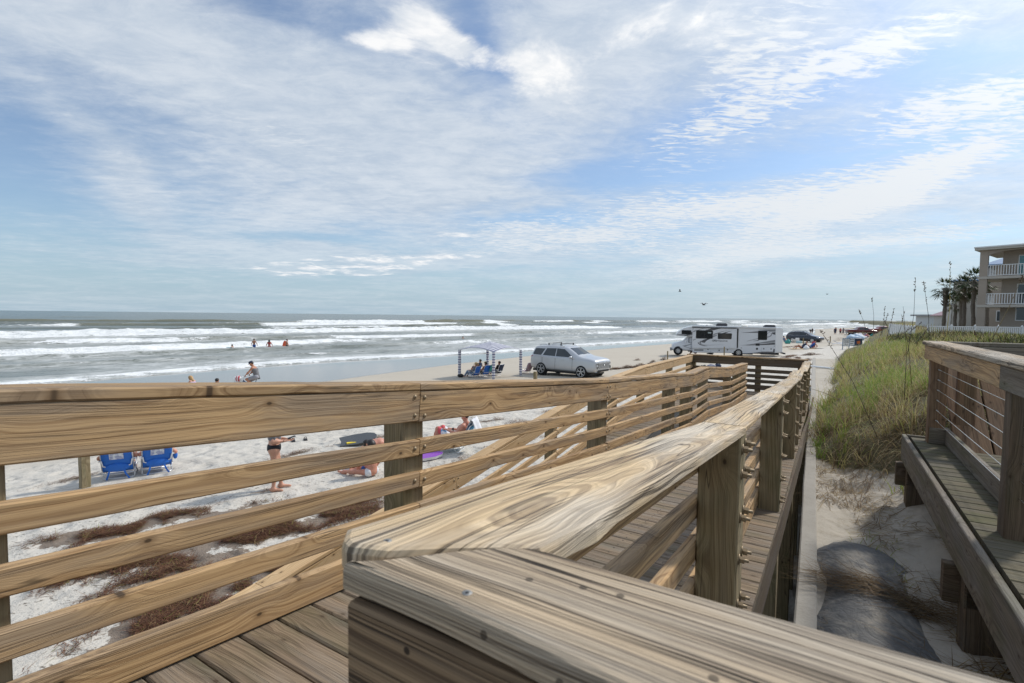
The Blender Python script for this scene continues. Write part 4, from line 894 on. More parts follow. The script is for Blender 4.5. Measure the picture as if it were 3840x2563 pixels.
for a in ((3540, 1330, 9, 3563, 985, 2, .35, 'tallest sea oats stalk, yellow below and dark above, against the sky'), (3403, 1330, 10, 3433, 1045, 1, .2, 'thin dark stalk left of the drooping seed head'), (3484, 1330, 9, 3464, 1060, 1, .3, 'bent stalk with a fat dark seed head'),
          (3290, 1640, 6.2, 3076, 1238, 1, .25, 'long dark stalk leaning far left over the pale sand'), (3391, 1500, 7, 3387, 1150, 1, 0, 'straight bare stalk in the middle of the grass'), (3418, 1440, 8, 3380, 1180, 0, 0, 'thin straw stalk crossing the bare upright one'), (3720, 1275, 8, 3835, 1035, 0, .1, 'slanting straw stalk in front of the motel'),
          (3300, 1260, 13, 3330, 1178, 1, .5, 'short dark plume on the grass crest'), (3275, 1255, 14, 3270, 1120, 1, .1, 'upright dark stem left of the plumes'), (3325, 1270, 12, 3352, 1160, 1, .5, 'dark plume leaning right on the crest'), (3250, 1250, 14, 3222, 1165, 1, .2, 'small stalk leaning left on the crest'), (3350, 1275, 12, 3420, 1230, 1, .6, 'low plume bowing to the right on the crest'),
          (3306, 1258, 15, 3318, 1150, 1, .4, 'slim dark plume between the two leaning ones on the crest'), (3365, 1268, 13, 3392, 1168, 1, .45, 'dark plume right of the leaning plume, tip near the horizon'), (3340, 1262, 15, 3312, 1196, 1, .5, 'short crest plume tilting left'), (3378, 1272, 11, 3455, 1212, 1, .5, 'long plume bowed far to the right over the crest'), (3430, 1290, 10, 3478, 1236, 1, .5, 'low plume beside the walkover cap'),
          (3660, 1285, 7, 3655, 1245, 2, .6, 'short yellow plume behind the walkover railing'), (3150, 1500, 8, 3020, 1452, 0, 0, 'pale stalk lying almost flat towards the ramp railing')):
    sea_oat(*a[:7], a[7], .0045 if a[2] < 8 else .006)
# ---------------------------------------------------------------- people: one continuous skin each, grown from tapered limbs
def surface_nets(fn, lo, hi, h):
    n = np.ceil((np.array(hi) - lo) / h).astype(int) + 1
    ax = [lo[i] + h * np.arange(n[i]) for i in range(3)]
    X = np.stack(np.meshgrid(*ax, indexing='ij'), -1); D = fn(X.reshape(-1, 3)).reshape(n)
    s = D < 0; cidx = -np.ones(n - 1, int); acc = np.zeros((*(n - 1), 3)); cnt = np.zeros(n - 1)
    offs = [(i, j, k) for i in (0, 1) for j in (0, 1) for k in (0, 1)]
    sl = lambda o: tuple(slice(o[i], o[i] + n[i] - 1) for i in range(3))
    for a in offs:
        for ax_ in range(3):
            if a[ax_]: continue
            b = list(a); b[ax_] = 1
            d0, d1 = D[sl(a)], D[sl(b)]; cr = (d0 < 0) != (d1 < 0); f = np.where(cr, d0 / np.where(cr, d0 - d1, 1), 0)
            p = np.zeros((*cr.shape, 3)); p[...] = a; p[..., ax_] += f; acc += p * cr[..., None]; cnt += cr
    act = cnt > 0; cidx[act] = np.arange(act.sum()); I = np.argwhere(act); V = lo + h * (I + acc[act] / cnt[act][:, None])
    Q = []
    for ax_ in range(3):
        o1, o2 = [(1, 2), (2, 0), (0, 1)][ax_]
        a = s[tuple(slice(0, -1) if k == ax_ else slice(1, -1) for k in range(3))]; b = s[tuple(slice(1, None) if k == ax_ else slice(1, -1) for k in range(3))]
        for (pos, neg) in ((True, False), (False, True)):
            E = np.argwhere((a == pos) & (b == neg)); 
            if not len(E): continue
            E = E + np.array([0 if k == ax_ else 1 for k in range(3)]); q = []
            for (u, v) in ((0, 0), (1, 0), (1, 1), (0, 1)):
                c = E.copy(); c[:, o1] -= u; c[:, o2] -= v; q.append(cidx[c[:, 0], c[:, 1], c[:, 2]])
            q = np.stack(q, 1); Q.append(q if pos else q[:, ::-1])
    return V, np.concatenate(Q) if Q else np.zeros((0, 4), int)
def cap_sdf(P, a, b, r0, r1):
    a = np.array(a, float); b = np.array(b, float); d = b - a; L = d @ d + 1e-12
    t = np.clip(((P - a) @ d) / L, 0, 1); return np.linalg.norm(P - a - t[:, None] * d, axis=1) - (r0 + (r1 - r0) * t)
def smin(a, b, k):
    h = np.maximum(k - np.abs(a - b), 0) / k; return np.minimum(a, b) - h * h * k * .25
def sdf(caps, k=.05):
    def f(P):
        D = None
        for c in caps: 
            d = cap_sdf(P, *c); D = d if D is None else smin(D, d, k)
        return D
    return f
def net_mesh(name, caps, m, parent, h, k=.05, grow=0., clip=None, extra=None):
    P = np.array([c[i] for c in caps for i in (0, 1)], float); R = max(max(c[2], c[3]) for c in caps) + grow + 3 * h
    f0 = sdf(caps, k); f = (lambda q: f0(q) - grow) if clip is None else (lambda q: np.maximum(f0(q) - grow, clip(q)))
    V, Q = surface_nets(f, P.min(0) - R, P.max(0) + R, h)
    mb = MB(); mb.add(V, Q.tolist(), 0, None, True)
    if extra: extra(mb)
    return mb.build(name, m, parent)
STAND = dict(pel=(0, 0, .93), chest=(0, .0, 1.28), neck=(0, 0, 1.45), head=(0, .02, 1.60), shL=(-.17, 0, 1.40), shR=(.17, 0, 1.40), elL=(-.24, 0, 1.12), elR=(.24, 0, 1.12), haL=(-.25, .06, .86), haR=(.25, .06, .86),
             hiL=(-.09, 0, .90), hiR=(.09, 0, .90), knL=(-.10, .02, .49), knR=(.10, .02, .49), anL=(-.10, -.03, .08), anR=(.10, -.03, .08))
def pose(**kw): d = dict(STAND); d.update(kw); return d
def limbs(J_, fat=1.0, female=False):
    j = {k: np.array(v, float) for k, v in J_.items()}; f = fat; body = []
    hw = (j['hiR'] - j['hiL']); hw = hw / (np.linalg.norm(hw) + 1e-9); sw = j['shR'] - j['shL']; sw /= np.linalg.norm(sw) + 1e-9
    hd = j['head'] - j['neck']; hd /= np.linalg.norm(hd) + 1e-9; face = np.cross(hw, np.array([0, 0, 1.])) * 1.0
    fd = j.get('face'); fd = np.cross(sw, hd) * -1 if fd is None else fd; fd = fd - hd * (fd @ hd); fd /= np.linalg.norm(fd)
    g = {}
    g['hips'] = [(j['hiL'] + hw * .01, j['hiR'] - hw * .01, (.115 if female else .105) * f, (.115 if female else .105) * f)]
    wa = (j['pel'] * .5 + j['chest'] * .5)
    g['torso'] = [(j['pel'], wa, .115 * f, .105 * f), (wa - sw * .04, j['chest'] - sw * .055, .095 * f, .108 * f), (wa + sw * .04, j['chest'] + sw * .055, .095 * f, .108 * f), (j['chest'] - sw * .07, j['shL'] + sw * .05, .10 * f, .07), (j['chest'] + sw * .07, j['shR'] - sw * .05, .10 * f, .07), (j['chest'], j['neck'], .10, .06)]
    g['neck'] = [(j['neck'], j['head'] - hd * .05, .055, .05)]
    g['head'] = [(j['head'] + hd * .025 - fd * .012, j['head'] + hd * .03 + fd * .012, .088, .082), (j['head'] - hd * .045 + fd * .035, j['head'] - hd * .075 + fd * .055, .056, .036), (j['head'] - hd * .01 + fd * .085, j['head'] - hd * .035 + fd * .104, .012, .017)]
    for s in 'LR':
        side = sw * (1 if s == 'R' else -1)
        g['head'].append((j['head'] - hd * .02 + side * .082, j['head'] + hd * .02 + side * .088 - fd * .008, .011, .014))
        g['uarm' + s] = [(j['sh' + s], j['el' + s], .053 * f, .040 * f)]; ed = j['ha' + s] - j['el' + s]; wr = j['el' + s] + ed * .98
        g['farm' + s] = [(j['el' + s], j['el' + s] + ed * .3, .040 * f, .041 * f), (j['el' + s] + ed * .3, wr, .041 * f, .026)]
        g['thigh' + s] = [(j['hi' + s], j['kn' + s], (.094 if female else .088) * f, .056 * f)]
        kd = j['an' + s] - j['kn' + s]
        g['shin' + s] = [(j['kn' + s], j['kn' + s] + kd * .3, .055 * f, .056 * f), (j['kn' + s] + kd * .3, j['an' + s], .056 * f, .034)]
        td = j.get('toe' + s); 
        if td is None:
            fw = np.array([0, 1., 0]); td = j['an' + s] + fw * .17 + np.array([0, 0, -.045])
        g['foot' + s] = [(j['an' + s] - np.array([0, 0, .03]), np.array(td), .036, .026), (j['an' + s] - np.array([0, 0, .035]) , j['an' + s] - (np.array(td) - j['an' + s]) * .28 - np.array([0, 0, .05]), .034, .028)]
    return g, j, hd, fd, sw
def hand(mb, wrist, d, palm, thumb_side, curl=.6, s=1.):
    """palm plus five separate bent fingers; d along the hand, palm = palm normal"""
    d = np.array(d, float); d /= np.linalg.norm(d); palm = np.array(palm, float); palm -= d * (palm @ d); palm /= np.linalg.norm(palm); w = np.cross(d, palm) * thumb_side
    rings = []
    for f, hw, th in ((-.01, .024, .021), (.02, .034, .019), (.055, .042, .016), (.088, .040, .012)):
        c = np.array(wrist) + d * f * s; rings.append([c + (w * hw * math.cos(a) + palm * th * math.sin(a)) * s for a in np.linspace(0, 2 * math.pi, 11)[:-1]])
    mb.loft(rings, 0)
    for i, (off, ln) in enumerate(((.031, .072), (.010, .082), (-.011, .076), (-.031, .060))):
        p = np.array(wrist) + (d * .082 + w * off) * s; q = [p]; a = curl * .35
        for k in range(3): p = p + (d * math.cos(a) + palm * math.sin(a) + w * off * .6) * ln * s * (.45, .32, .25)[k]; a += curl * (.75 + .08 * i); q.append(p)
        mb.tube(q, [.0098 * s, .0092 * s, .0082 * s, .0055 * s], 6)
    p = np.array(wrist) + (d * .025 + w * .03) * s; q = [p, p + (d * .03 + w * .028 + palm * .012) * s, p + (d * .062 + w * .036 + palm * .024) * s, p + (d * .085 + w * .033 + palm * .034) * s]
    mb.tube(q, [.014 * s, .012 * s, .0105 * s, .007 * s], 6)
def person(label, J_, loc, rz, skinm, clothes=(), hair=None, h=.022, fat=1., female=False, scale=1., hands=None, group=None, hat=None, parts=None):
    """clothes: (name, material, [limb groups], grow, clip or None)"""
    g, j, hd, fd, sw = limbs(J_, fat, female)
    root = empty('person', loc, rz, label, 'person', group); root.scale = (scale,) * 3
    caps = [c for v in (g.items() if parts is None else [(k, g[k]) for k in parts]) for c in v[1]]
    hd_ = hands or {}
    def ex(mb):
        for s in 'LR':
            if parts is not None and 'farm' + s not in parts: continue
            d = j['ha' + s] - j['el' + s]; o = hd_.get(s, {})
            pn = o.get('palm'); pn = (sw * (-1 if s == 'R' else 1) if pn is None else np.array(pn))
            hand(mb, j['ha' + s] - d / np.linalg.norm(d) * .012, o.get('d', d), pn, o.get('t', 1 if s == 'R' else -1), o.get('curl', .5))
    net_mesh('body', caps, skinm, root, h, .05, 0., None, ex)
    if hair:
        hm, style = hair; hc = [(j['head'] + hd * .035 - fd * .022, j['head'] + hd * .042 + fd * .002, .097, .090)]
        if style == 'long': hc += [(j['head'] - fd * .05, j['neck'] - fd * .07 - hd * .05, .085, .06), (j['head'] - fd * .05 + sw * .05, j['neck'] + sw * .06 - fd * .03 - hd * .1, .05, .035), (j['head'] - fd * .05 - sw * .05, j['neck'] - sw * .06 - fd * .03 - hd * .1, .05, .035)]
        if style == 'bun': hc += [(j['head'] + hd * .05 - fd * .1, j['head'] + hd * .06 - fd * .11, .04, .04)]
        hp = j['head'] + hd * .0 + fd * .035
        net_mesh('hair', hc, hm, root, h * .8, .03, 0, lambda q: ((q - hp) @ (fd * .8 - hd * .6)) if style != 'long' else ((q - hp) @ fd))
    if hat:
        hm, brim, front = hat; mb = MB(); R = np.stack([sw, np.cross(hd, sw), hd], 1); c = j['head'] + hd * .055
        rings = [[c + R @ np.array([r * math.cos(a), r * 1.08 * math.sin(a), z]) for a in np.linspace(0, 2 * math.pi, 17)[:-1]] for r, z in ((.098, -.005), (.102, .03), (.088, .07), (.045, .092), (.005, .096))]
        mb.loft(rings, 0)
        if brim: 
            rr_ = [[c + R @ np.array([r * math.cos(a), r * math.sin(a), z]) for a in np.linspace(0, 2 * math.pi, 17)[:-1]] for r, z in ((.095, .004), (.10 + brim, -.025), (.10 + brim, -.031), (.095, -.004))]; mb.loft(rr_, 0, caps=False)
        if front:
            pts = [(-.075, .06), (-.06, .15), (0, .175), (.06, .15), (.075, .06)]; up = [c + sw * a + fd * b + hd * (.012 - b * .12) for a, b in pts]; dn = [q - hd * .008 for q in up]
            mb.add(up + dn, [(0, 1, 2, 3, 4), (9, 8, 7, 6, 5)] + [(i, i + 5, i + 6, i + 1) for i in range(4)])
        mb.build('hat', hm, root)
    for c in clothes:
        nm, m, grp, grow, clip = c
        cc = [q for k in grp for q in g[k]]; net_mesh(nm, cc, m, root, h, .05, grow, clip)
    return root, j, hd, fd, sw
hp_ = lambda n, d: (lambda q: q @ np.array(n, float) - d)
def above(z): return lambda q: z - q[:, 2]
def below(z): return lambda q: q[:, 2] - z
def both(*f): return lambda q: np.maximum.reduce([k(q) for k in f])
C_GREY = plain('grey_cloth', (.17, .17, .18), .85, 0, .1, 20); C_BLACK = plain('black_cloth', (.014, .014, .017), .8, 0, .1, 20); C_BLUE = plain('blue_cloth', (.03, .10, .34), .8, 0, .1, 20)
C_LILAC = plain('lilac_cloth', (.50, .42, .68), .8, 0, .1, 20); C_RED = plain('red_cloth', (.42, .05, .06), .8, 0, .1, 20); C_NAVY = plain('navy_cloth', (.022, .035, .075), .8, 0, .1, 20); C_WHITE = plain('white_cloth', (.70, .70, .72), .8, 0, .06, 10)
C_TEAL = plain('teal_cloth', (.05, .30, .27), .7, 0, .1, 20); C_OLIVE = plain('olive_cloth', (.11, .105, .06), .8, 0, .1, 20); C_STRAW = plain('straw_hat', (.52, .38, .20), .8, 0, .15, 60); C_MAUVE = plain('washed_blue_cloth', (.16, .22, .32), .85, 0, .1, 20)
def shorts_mat():
    m, t, b = mat_begin('patterned_swim_shorts'); p = t.new('ShaderNodeTexCoord').outputs['Object']; v = t.voro(p, 9, out='Color'); r = t.xyz(v)[0]
    c = t.mix(t.ss(r, .45, .5), (.75, .75, .78), (.25, .45, .68)); c = t.mix(t.ss(r, .72, .76), c, (.62, .60, .25)); t.set(b.inputs['Base Color'], c); b.inputs['Roughness'].default_value = .8; return m
C_PAT = shorts_mat()
# standing woman looking at her phone (head hidden behind the rail board)
wp = at(1030, 1838)
Jw = pose(pel=(0, 0, .93), chest=(0, .02, 1.22), neck=(0, .04, 1.39), head=(0, .09, 1.53), shL=(-.155, .02, 1.33), shR=(.155, .02, 1.33), elR=(.205, -.02, 1.07), haR=(.13, .24, 1.06), elL=(-.20, -.01, 1.07), haL=(-.04, .27, 1.05), anR=(.12, -.02, .08), anL=(-.11, .12, .08), knL=(-.10, .08, .48), knR=(.11, .02, .48), toeR=(.16, .15, .028), toeL=(-.10, .30, .028))
Jw['hiL'] = (-.095, 0, .89); Jw['hiR'] = (.095, 0, .89)
wr_, jw, hdw, fdw, sww = person('woman standing in grey crop top and black bikini bottoms looking at her phone', Jw, wp, math.radians(-68), SKIN_L, [('crop_top', C_GREY, ['torso', 'uarmL', 'uarmR'], .013, both(above(1.075), below(1.37), lambda q: np.abs(q[:, 0]) - .235)), ('bikini_bottoms', C_BLACK, ['hips', 'torso', 'thighL', 'thighR'], .010, both(lambda q: (.83 - q[:, 2]) + np.abs(q[:, 0]) * .55 - .02, below(.985)))],
       (HAIR_D, 'bun'), .016, 1.0, True, 1.0, {'R': dict(palm=(0, .1, 1), t=-1, curl=.35), 'L': dict(palm=(0, .1, 1), t=1, curl=.5)})
mb = MB(); hR = np.array(Jw['haR']); mb.box(hR + np.array([-.06, .10, .052]), (.075, .155, .010), 0, rotz(.35) @ np.array([[1, 0, 0], [0, .97, -.22], [0, .22, .97]]), .004)
ph = mb.build('phone', DARKTRIM); ph.location = wp; ph.rotation_euler = (0, 0, math.radians(-68)); tag(ph, 'dark phone held flat in the standing woman\'s hands', 'phone')
mb = MB(); mb.tube([hR + np.array([.02, -.055, .0]) + np.array([math.cos(a) * .031, math.sin(a) * .012, math.sin(a) * .03]) for a in np.linspace(0, 6.28, 13)[:-1]], .004, 6, closed=True); bq = mb.build('bracelet', C_BLACK, wr_)
# low beach chair -------------------------------------------------------
def beach_chair(label, loc, rz, fab, frame=ALU, w=.56, straps=None, pouch=False, arms=WHITE, group=None, rec=.42, pad=None):
    """low folding chair facing local +y; the back leans towards -y"""
    root = empty('beach_chair', loc, rz, label, 'beach chair', group); hw = w / 2; sy, cy_ = math.sin(rec), math.cos(rec)
    bk = lambda f: np.array([0, -.20 - sy * f, .20 + cy_ * f])           # along the back
    mb = MB()
    for lx in (-1, 1):
        x = lx * hw; mb.tube([(x, .26, .23), (x, -.20, .19)], .0135, 8); mb.tube([(x, -.17, .02), (x, .22, .44)], .0135, 8); mb.tube([(x, .25, .02), (x, -.36, .47)], .0135, 8)
    mb.tube([(-hw, .26, .23), (-hw + .03, .27, .235), (hw - .03, .27, .235), (hw, .26, .23)], .0135, 8)
    mb.tube([(-hw, -.17, .02), (-hw + .06, -.185, .012), (hw - .06, -.185, .012), (hw, -.17, .02)], .0135, 8); mb.tube([(-hw, .25, .02), (hw, .25, .02)], .0135, 8); mb.tube([(-hw, -.185, .13), (0, -.21, .11), (hw, -.185, .13)], .0135, 8)
    mb.build('frame', frame, root)
    mb = MB(); lo, hi = .10, .66
    loop = [bk(.02) + (-hw, 0, 0), bk(hi - .06) + (-hw, 0, 0), bk(hi - .012) + (-hw + .03, 0, 0), bk(hi) + (-hw + .09, 0, 0), bk(hi) + (hw - .09, 0, 0), bk(hi - .012) + (hw - .03, 0, 0), bk(hi - .06) + (hw, 0, 0), bk(.02) + (hw, 0, 0)]
    mb.tube([np.array(q) for q in loop], .0145, 8); nb = np.array([0, -cy_, -sy]) * .03
    sup = [bk(.30) + (-hw + .01, 0, 0) + nb, bk(.16) + (-hw + .03, 0, 0) + nb * 1.3, bk(.13) + (-hw + .09, 0, 0) + nb * 1.3, bk(.13) + (hw - .09, 0, 0) + nb * 1.3, bk(.16) + (hw - .03, 0, 0) + nb * 1.3, bk(.30) + (hw - .01, 0, 0) + nb]
    mb.tube([np.array(q) for q in sup], .0145, 8); mb.build('back_frame', frame, root)
    def sheet(pts, th, xs, nm, sag=0.):
        mb = MB(); rows = []
        for f in np.linspace(0, 1, 7):
            k = f * (len(pts) - 1); i = min(len(pts) - 2, int(k)); q = np.array(pts[i]) + (np.array(pts[i + 1]) - np.array(pts[i])) * (k - i)
            rows.append([q + np.array([x, 0, -sag * math.sin(math.pi * (x / xs / 2 + .5)) + .003 * math.sin(x * 31 + f * 9)]) for x in np.linspace(-xs, xs, 7)])
        R_ = np.array(rows); n = 7; V = np.concatenate([R_.reshape(-1, 3), (R_ + np.array([0, -th * .6, -th])).reshape(-1, 3)])
        Fc = []
        for i in range(6):
            for k in range(6): a = i * 7 + k; Fc += [(a, a + 1, a + 8, a + 7), (a + 49, a + 56, a + 57, a + 50)]
        ed = [i for i in range(7)] + [13, 20, 27, 34, 41, 48] + [47, 46, 45, 44, 43, 42] + [35, 28, 21, 14, 7]
        for a, b in zip(ed, ed[1:] + ed[:1]): Fc.append((a, a + 49, b + 49, b))
        mb.add(V, Fc, 0, None, True); mb.build(nm, fab, root)
    sheet([bk(.0), bk(hi - .01)], .02, hw - .012, 'backrest', .0); sheet([(0, .25, .225), (0, .0, .17), (0, -.20, .20)], .015, hw - .012, 'seat', .02)
    if pouch:
        mb = MB(); c = bk(.09) + np.array([0, -.055, .0]); mb.ell(c, (hw * .82, .045, .10), 14, 8); mb.build('pouch', fab, root)
    if arms is not None:
        for lx in (-1, 1):
            mb = MB(); mb.bar((lx * (hw + .02), -.30, .45), (lx * (hw + .02), .20, .455), .055, .022, UP, .008); mb.build('armrest', arms, root)
    if straps:
        for (x0, x1) in ((-.12, -.2), (.1, .22)):
            mb = MB(); a = bk(.12) + np.array([x0, -.06, 0]); b = np.array([x1, -.30, .015]); mb.bar(a, (a + b) / 2 + (0, -.03, -.03), .035, .006, (0, 1, 0), .001); mb.bar((a + b) / 2 + (0, -.03, -.03), b, .035, .006, (0, 1, .3), .001); mb.build('strap', straps, root)
    if pad: pad(root, bk, hw)
    return root
SIT = dict(pel=(0, -.04, .29), chest=(0, -.17, .58), neck=(0, -.23, .74), head=(0, -.23, .89), shL=(-.17, -.20, .68), shR=(.17, -.20, .68), elL=(-.31, -.14, .48), elR=(.31, -.14, .48), haL=(-.29, .10, .50), haR=(.29, .10, .50),
           hiL=(-.09, -.02, .29), hiR=(.09, -.02, .29), knL=(-.14, .36, .42), knR=(.14, .33, .42), anL=(-.16, .62, .09), anR=(.16, .62, .09), toeL=(-.18, .80, .03), toeR=(.18, .80, .03))
def sit(**kw): d = dict(SIT); d.update(kw); return d
def panel_mat():
    m, t, b = mat_begin('chair_print'); p = t.new('ShaderNodeTexCoord').outputs['Object']; n = t.noise(p, 14, 3, .6); t.set(b.inputs['Base Color'], t.mix(t.ss(n, .4, .6), (.30, .33, .50), (.66, .70, .75))); return m
PRINT = panel_mat()
def label_pad(root, bk, hw):
    mb = MB(); c = bk(.38) + np.array([0, -.028, 0]); mb.bar(c + (-.13, 0, 0), c + (.13, 0, 0), .16, .004, (0, -1, -.42), .001); mb.build('back_patch', PRINT, root)
c1 = at(452, 1786); c2 = at(588, 1768)
azc = lambda p: math.atan2(-p[0], p[1])
beach_chair('blue backpack beach chair beside the short post with its straps trailing on the sand', c1, azc(c1) - .18, BLUEF, ALU, .58, BLUEF, True, plain('grey_armrest', (.36, .37, .40), .5), 'blue chairs facing the sea', .38, label_pad)
ch2 = beach_chair('blue backpack beach chair with a small blue pouch hanging from its armrest', c2, azc(c2) + .06, BLUEF, ALU, .58, BLUEF, True, WHITE, 'blue chairs facing the sea', .38, label_pad)
mb = MB(); mb.ell((.36, -.20, .38), (.05, .035, .09), 10, 7); o = mb.build('side_pouch', BLUEF, ch2)
person('bare-armed sitter in the blue chair next to the short post', sit(elL=(-.34, -.20, .50), haL=(-.33, .08, .49), knL=(-.30, .28, .42), anL=(-.37, .44, .09), toeL=(-.42, .60, .03)), c1, azc(c1) - .18, SKIN_T, [('shorts', C_WHITE, ['hips', 'thighL', 'thighR'], .014, lambda q: q[:, 1] - .22), ('shirt', C_NAVY, ['torso'], .014, None)], (HAIR_D, 'short'), .024)
person('sitter with a sunburnt arm in the blue chair with the side pouch', sit(elR=(.36, -.22, .47), haR=(.34, .06, .48)), c2, azc(c2) + .06, SKIN_R, [('shorts', C_NAVY, ['hips', 'thighL', 'thighR'], .014, lambda q: q[:, 1] - .2)], (HAIR_D, 'short'), .024)
def sandals(loc, rz, label, m=C_BLACK):
    root = empty('sandals', loc, rz, label, 'sandals')
    for sx in (-1, 1):
        mb = MB(); pts = [(-.045, -.13), (.045, -.13), (.052, .02), (.048, .10), (0, .14), (-.048, .10), (-.05, .02)]; x0 = sx * .09 + (.16 if sx > 0 else 0)
        mb.prism([(x + x0, y) for x, y in pts], 'z', .0, .032); mb.tube([(x0 - .05, .0, .03), (x0 - .03, .04, .085), (x0 + .03, .04, .085), (x0 + .05, .0, .03)], .016, 8, flat=.4); mb.build('sandal', m, root)
    return root
sandals(at(1112, 1655), .5, 'pair of black slip-on sandals left on the sand near the standing woman')
# man reclining with a white towel over his chair
mp = at(1705, 1690); mrz = math.radians(76)
Jm = sit(pel=(0, -.02, .32), chest=(0, -.22, .62), neck=(0, -.33, .79), head=(.0, -.30, .96), shL=(-.185, -.30, .73), shR=(.185, -.30, .73), elL=(-.24, -.12, .52), elR=(.25, -.16, .50), haL=(-.13, .20, .60), haR=(.15, .16, .56), knL=(-.13, .44, .60), knR=(.14, .42, .58), anL=(-.14, .58, .12), anR=(.15, .56, .10), toeL=(-.15, .76, .04), toeR=(.16, .74, .03), hiL=(-.09, -.02, .30), hiR=(.09, -.02, .30))
STRIPE_F = plain('blue_green_stripe_fabric', (.02, .25, .48), .7, 0, .2, 8)
beach_chair('low beach chair draped with a white towel under the shirtless man', mp, mrz, STRIPE_F, ALU, .58, None, False, None, None, .55)
person('shirtless sunburnt man reclining in patterned swim shorts with a black watch', Jm, mp, mrz, SKIN_R, [('swim_shorts', C_PAT, ['hips', 'thighL', 'thighR'], .020, both(lambda q: q[:, 1] - .33, lambda q: q[:, 2] - .62)), ('shorts_hem', plain('coral_hem', (.62, .10, .11), .8), ['thighL', 'thighR'], .021, both(lambda q: .33 - q[:, 1], lambda q: q[:, 1] - .42)), ('watch', C_BLACK, ['farmR'], .012, both(lambda q: .085 - q[:, 1], lambda q: q[:, 1] - .125))], (HAIR_D, 'short'), .016, 1.08, False, 1.0, {'R': dict(palm=(0, .2, -1), t=-1, curl=.7), 'L': dict(palm=(0, .2, -1), t=1, curl=.7)})
def towel(label, loc, rz, m):
    mb = MB(); rows = []
    for f in np.linspace(0, 1, 12):
        row = []
        for x in np.linspace(-.27, .27, 9):
            if f < .55: q = np.array([x, -.22 - .52 * (f / .55) * .62, .22 + .85 * (f / .55) * .83]); q[1] -= .0
            else: g_ = (f - .55) / .45; q = np.array([x * (1 + .15 * g_), -.56 - .16 * g_ - .03 * math.sin(x * 22), .95 - .42 * g_ + .02 * math.sin(x * 17)])
            row.append(q + np.array([0, 0, .015 * math.sin(x * 25 + f * 5)]))
        rows.append(row)
    R_ = np.array(rows); n, k = R_.shape[:2]; V = np.concatenate([R_.reshape(-1, 3), (R_ + np.array([0, -.006, .008])).reshape(-1, 3)]); Fc = []
    for i in range(n - 1):
        for c in range(k - 1): a = i * k + c; Fc += [(a, a + k, a + k + 1, a + 1), (a + n * k, a + n * k + 1, a + n * k + k + 1, a + n * k + k)]
    ed = list(range(k)) + [i * k + k - 1 for i in range(1, n)] + [(n - 1) * k + c for c in range(k - 2, -1, -1)] + [i * k for i in range(n - 2, 0, -1)]
    for a, b in zip(ed, ed[1:] + ed[:1]): Fc.append((a, b, b + n * k, a + n * k))
    mb.add(V, Fc, 0, None, True); o = mb.build('towel', m); o.location = loc; o.rotation_euler = (0, 0, rz); tag(o, label, 'towel'); return o
towel('white towel hanging over the back of the reclining man\'s chair', mp, mrz, C_WHITE)
# child sitting on the sand, back turned
kp = at(1395, 1788)
Jk = pose(pel=(0, 0, .13), chest=(.02, .02, .42), neck=(.02, .05, .58), head=(.02, .08, .72), shL=(-.14, .02, .52), shR=(.15, .02, .52), elL=(-.20, .18, .32), elR=(.22, .06, .28), haL=(-.14, .36, .15), haR=(.22, .25, .08), hiL=(-.09, .02, .12), hiR=(.09, .02, .12), knL=(-.26, .34, .10), knR=(.14, .38, .14), anL=(-.30, .66, .06), anR=(.02, .62, .06), toeL=(-.36, .80, .05), toeR=(-.08, .74, .05))
person('bare-backed child sitting on the sand beside the colourful beach bag', Jk, kp, .9, SKIN_R, [('swim_bottoms', C_WHITE, ['hips'], .014, None)], (HAIR_D, 'long'), .02, .85)
lp = at(1465, 1690)
Jl = pose(pel=(0, 0, .12), chest=(0, .30, .22), neck=(0, .46, .26), head=(0, .60, .22), shL=(-.16, .40, .24), shR=(.16, .40, .24), elL=(-.30, .55, .10), elR=(.30, .55, .10), haL=(-.14, .72, .06), haR=(.14, .72, .06), hiL=(-.09, -.02, .12), hiR=(.09, -.02, .12), knL=(-.11, -.42, .08), knR=(.11, -.42, .08), anL=(-.10, -.80, .07), anR=(.10, -.80, .07), toeL=(-.10, -.94, .03), toeR=(.10, -.94, .03))
person('sunbather lying face down half hidden by the railing post', Jl, lp, math.radians(100), SKIN_R, [('swim_shorts', C_NAVY, ['hips', 'thighL', 'thighR'], .014, lambda q: -.3 - q[:, 1])], (HAIR_D, 'short'), .022, 1.15)
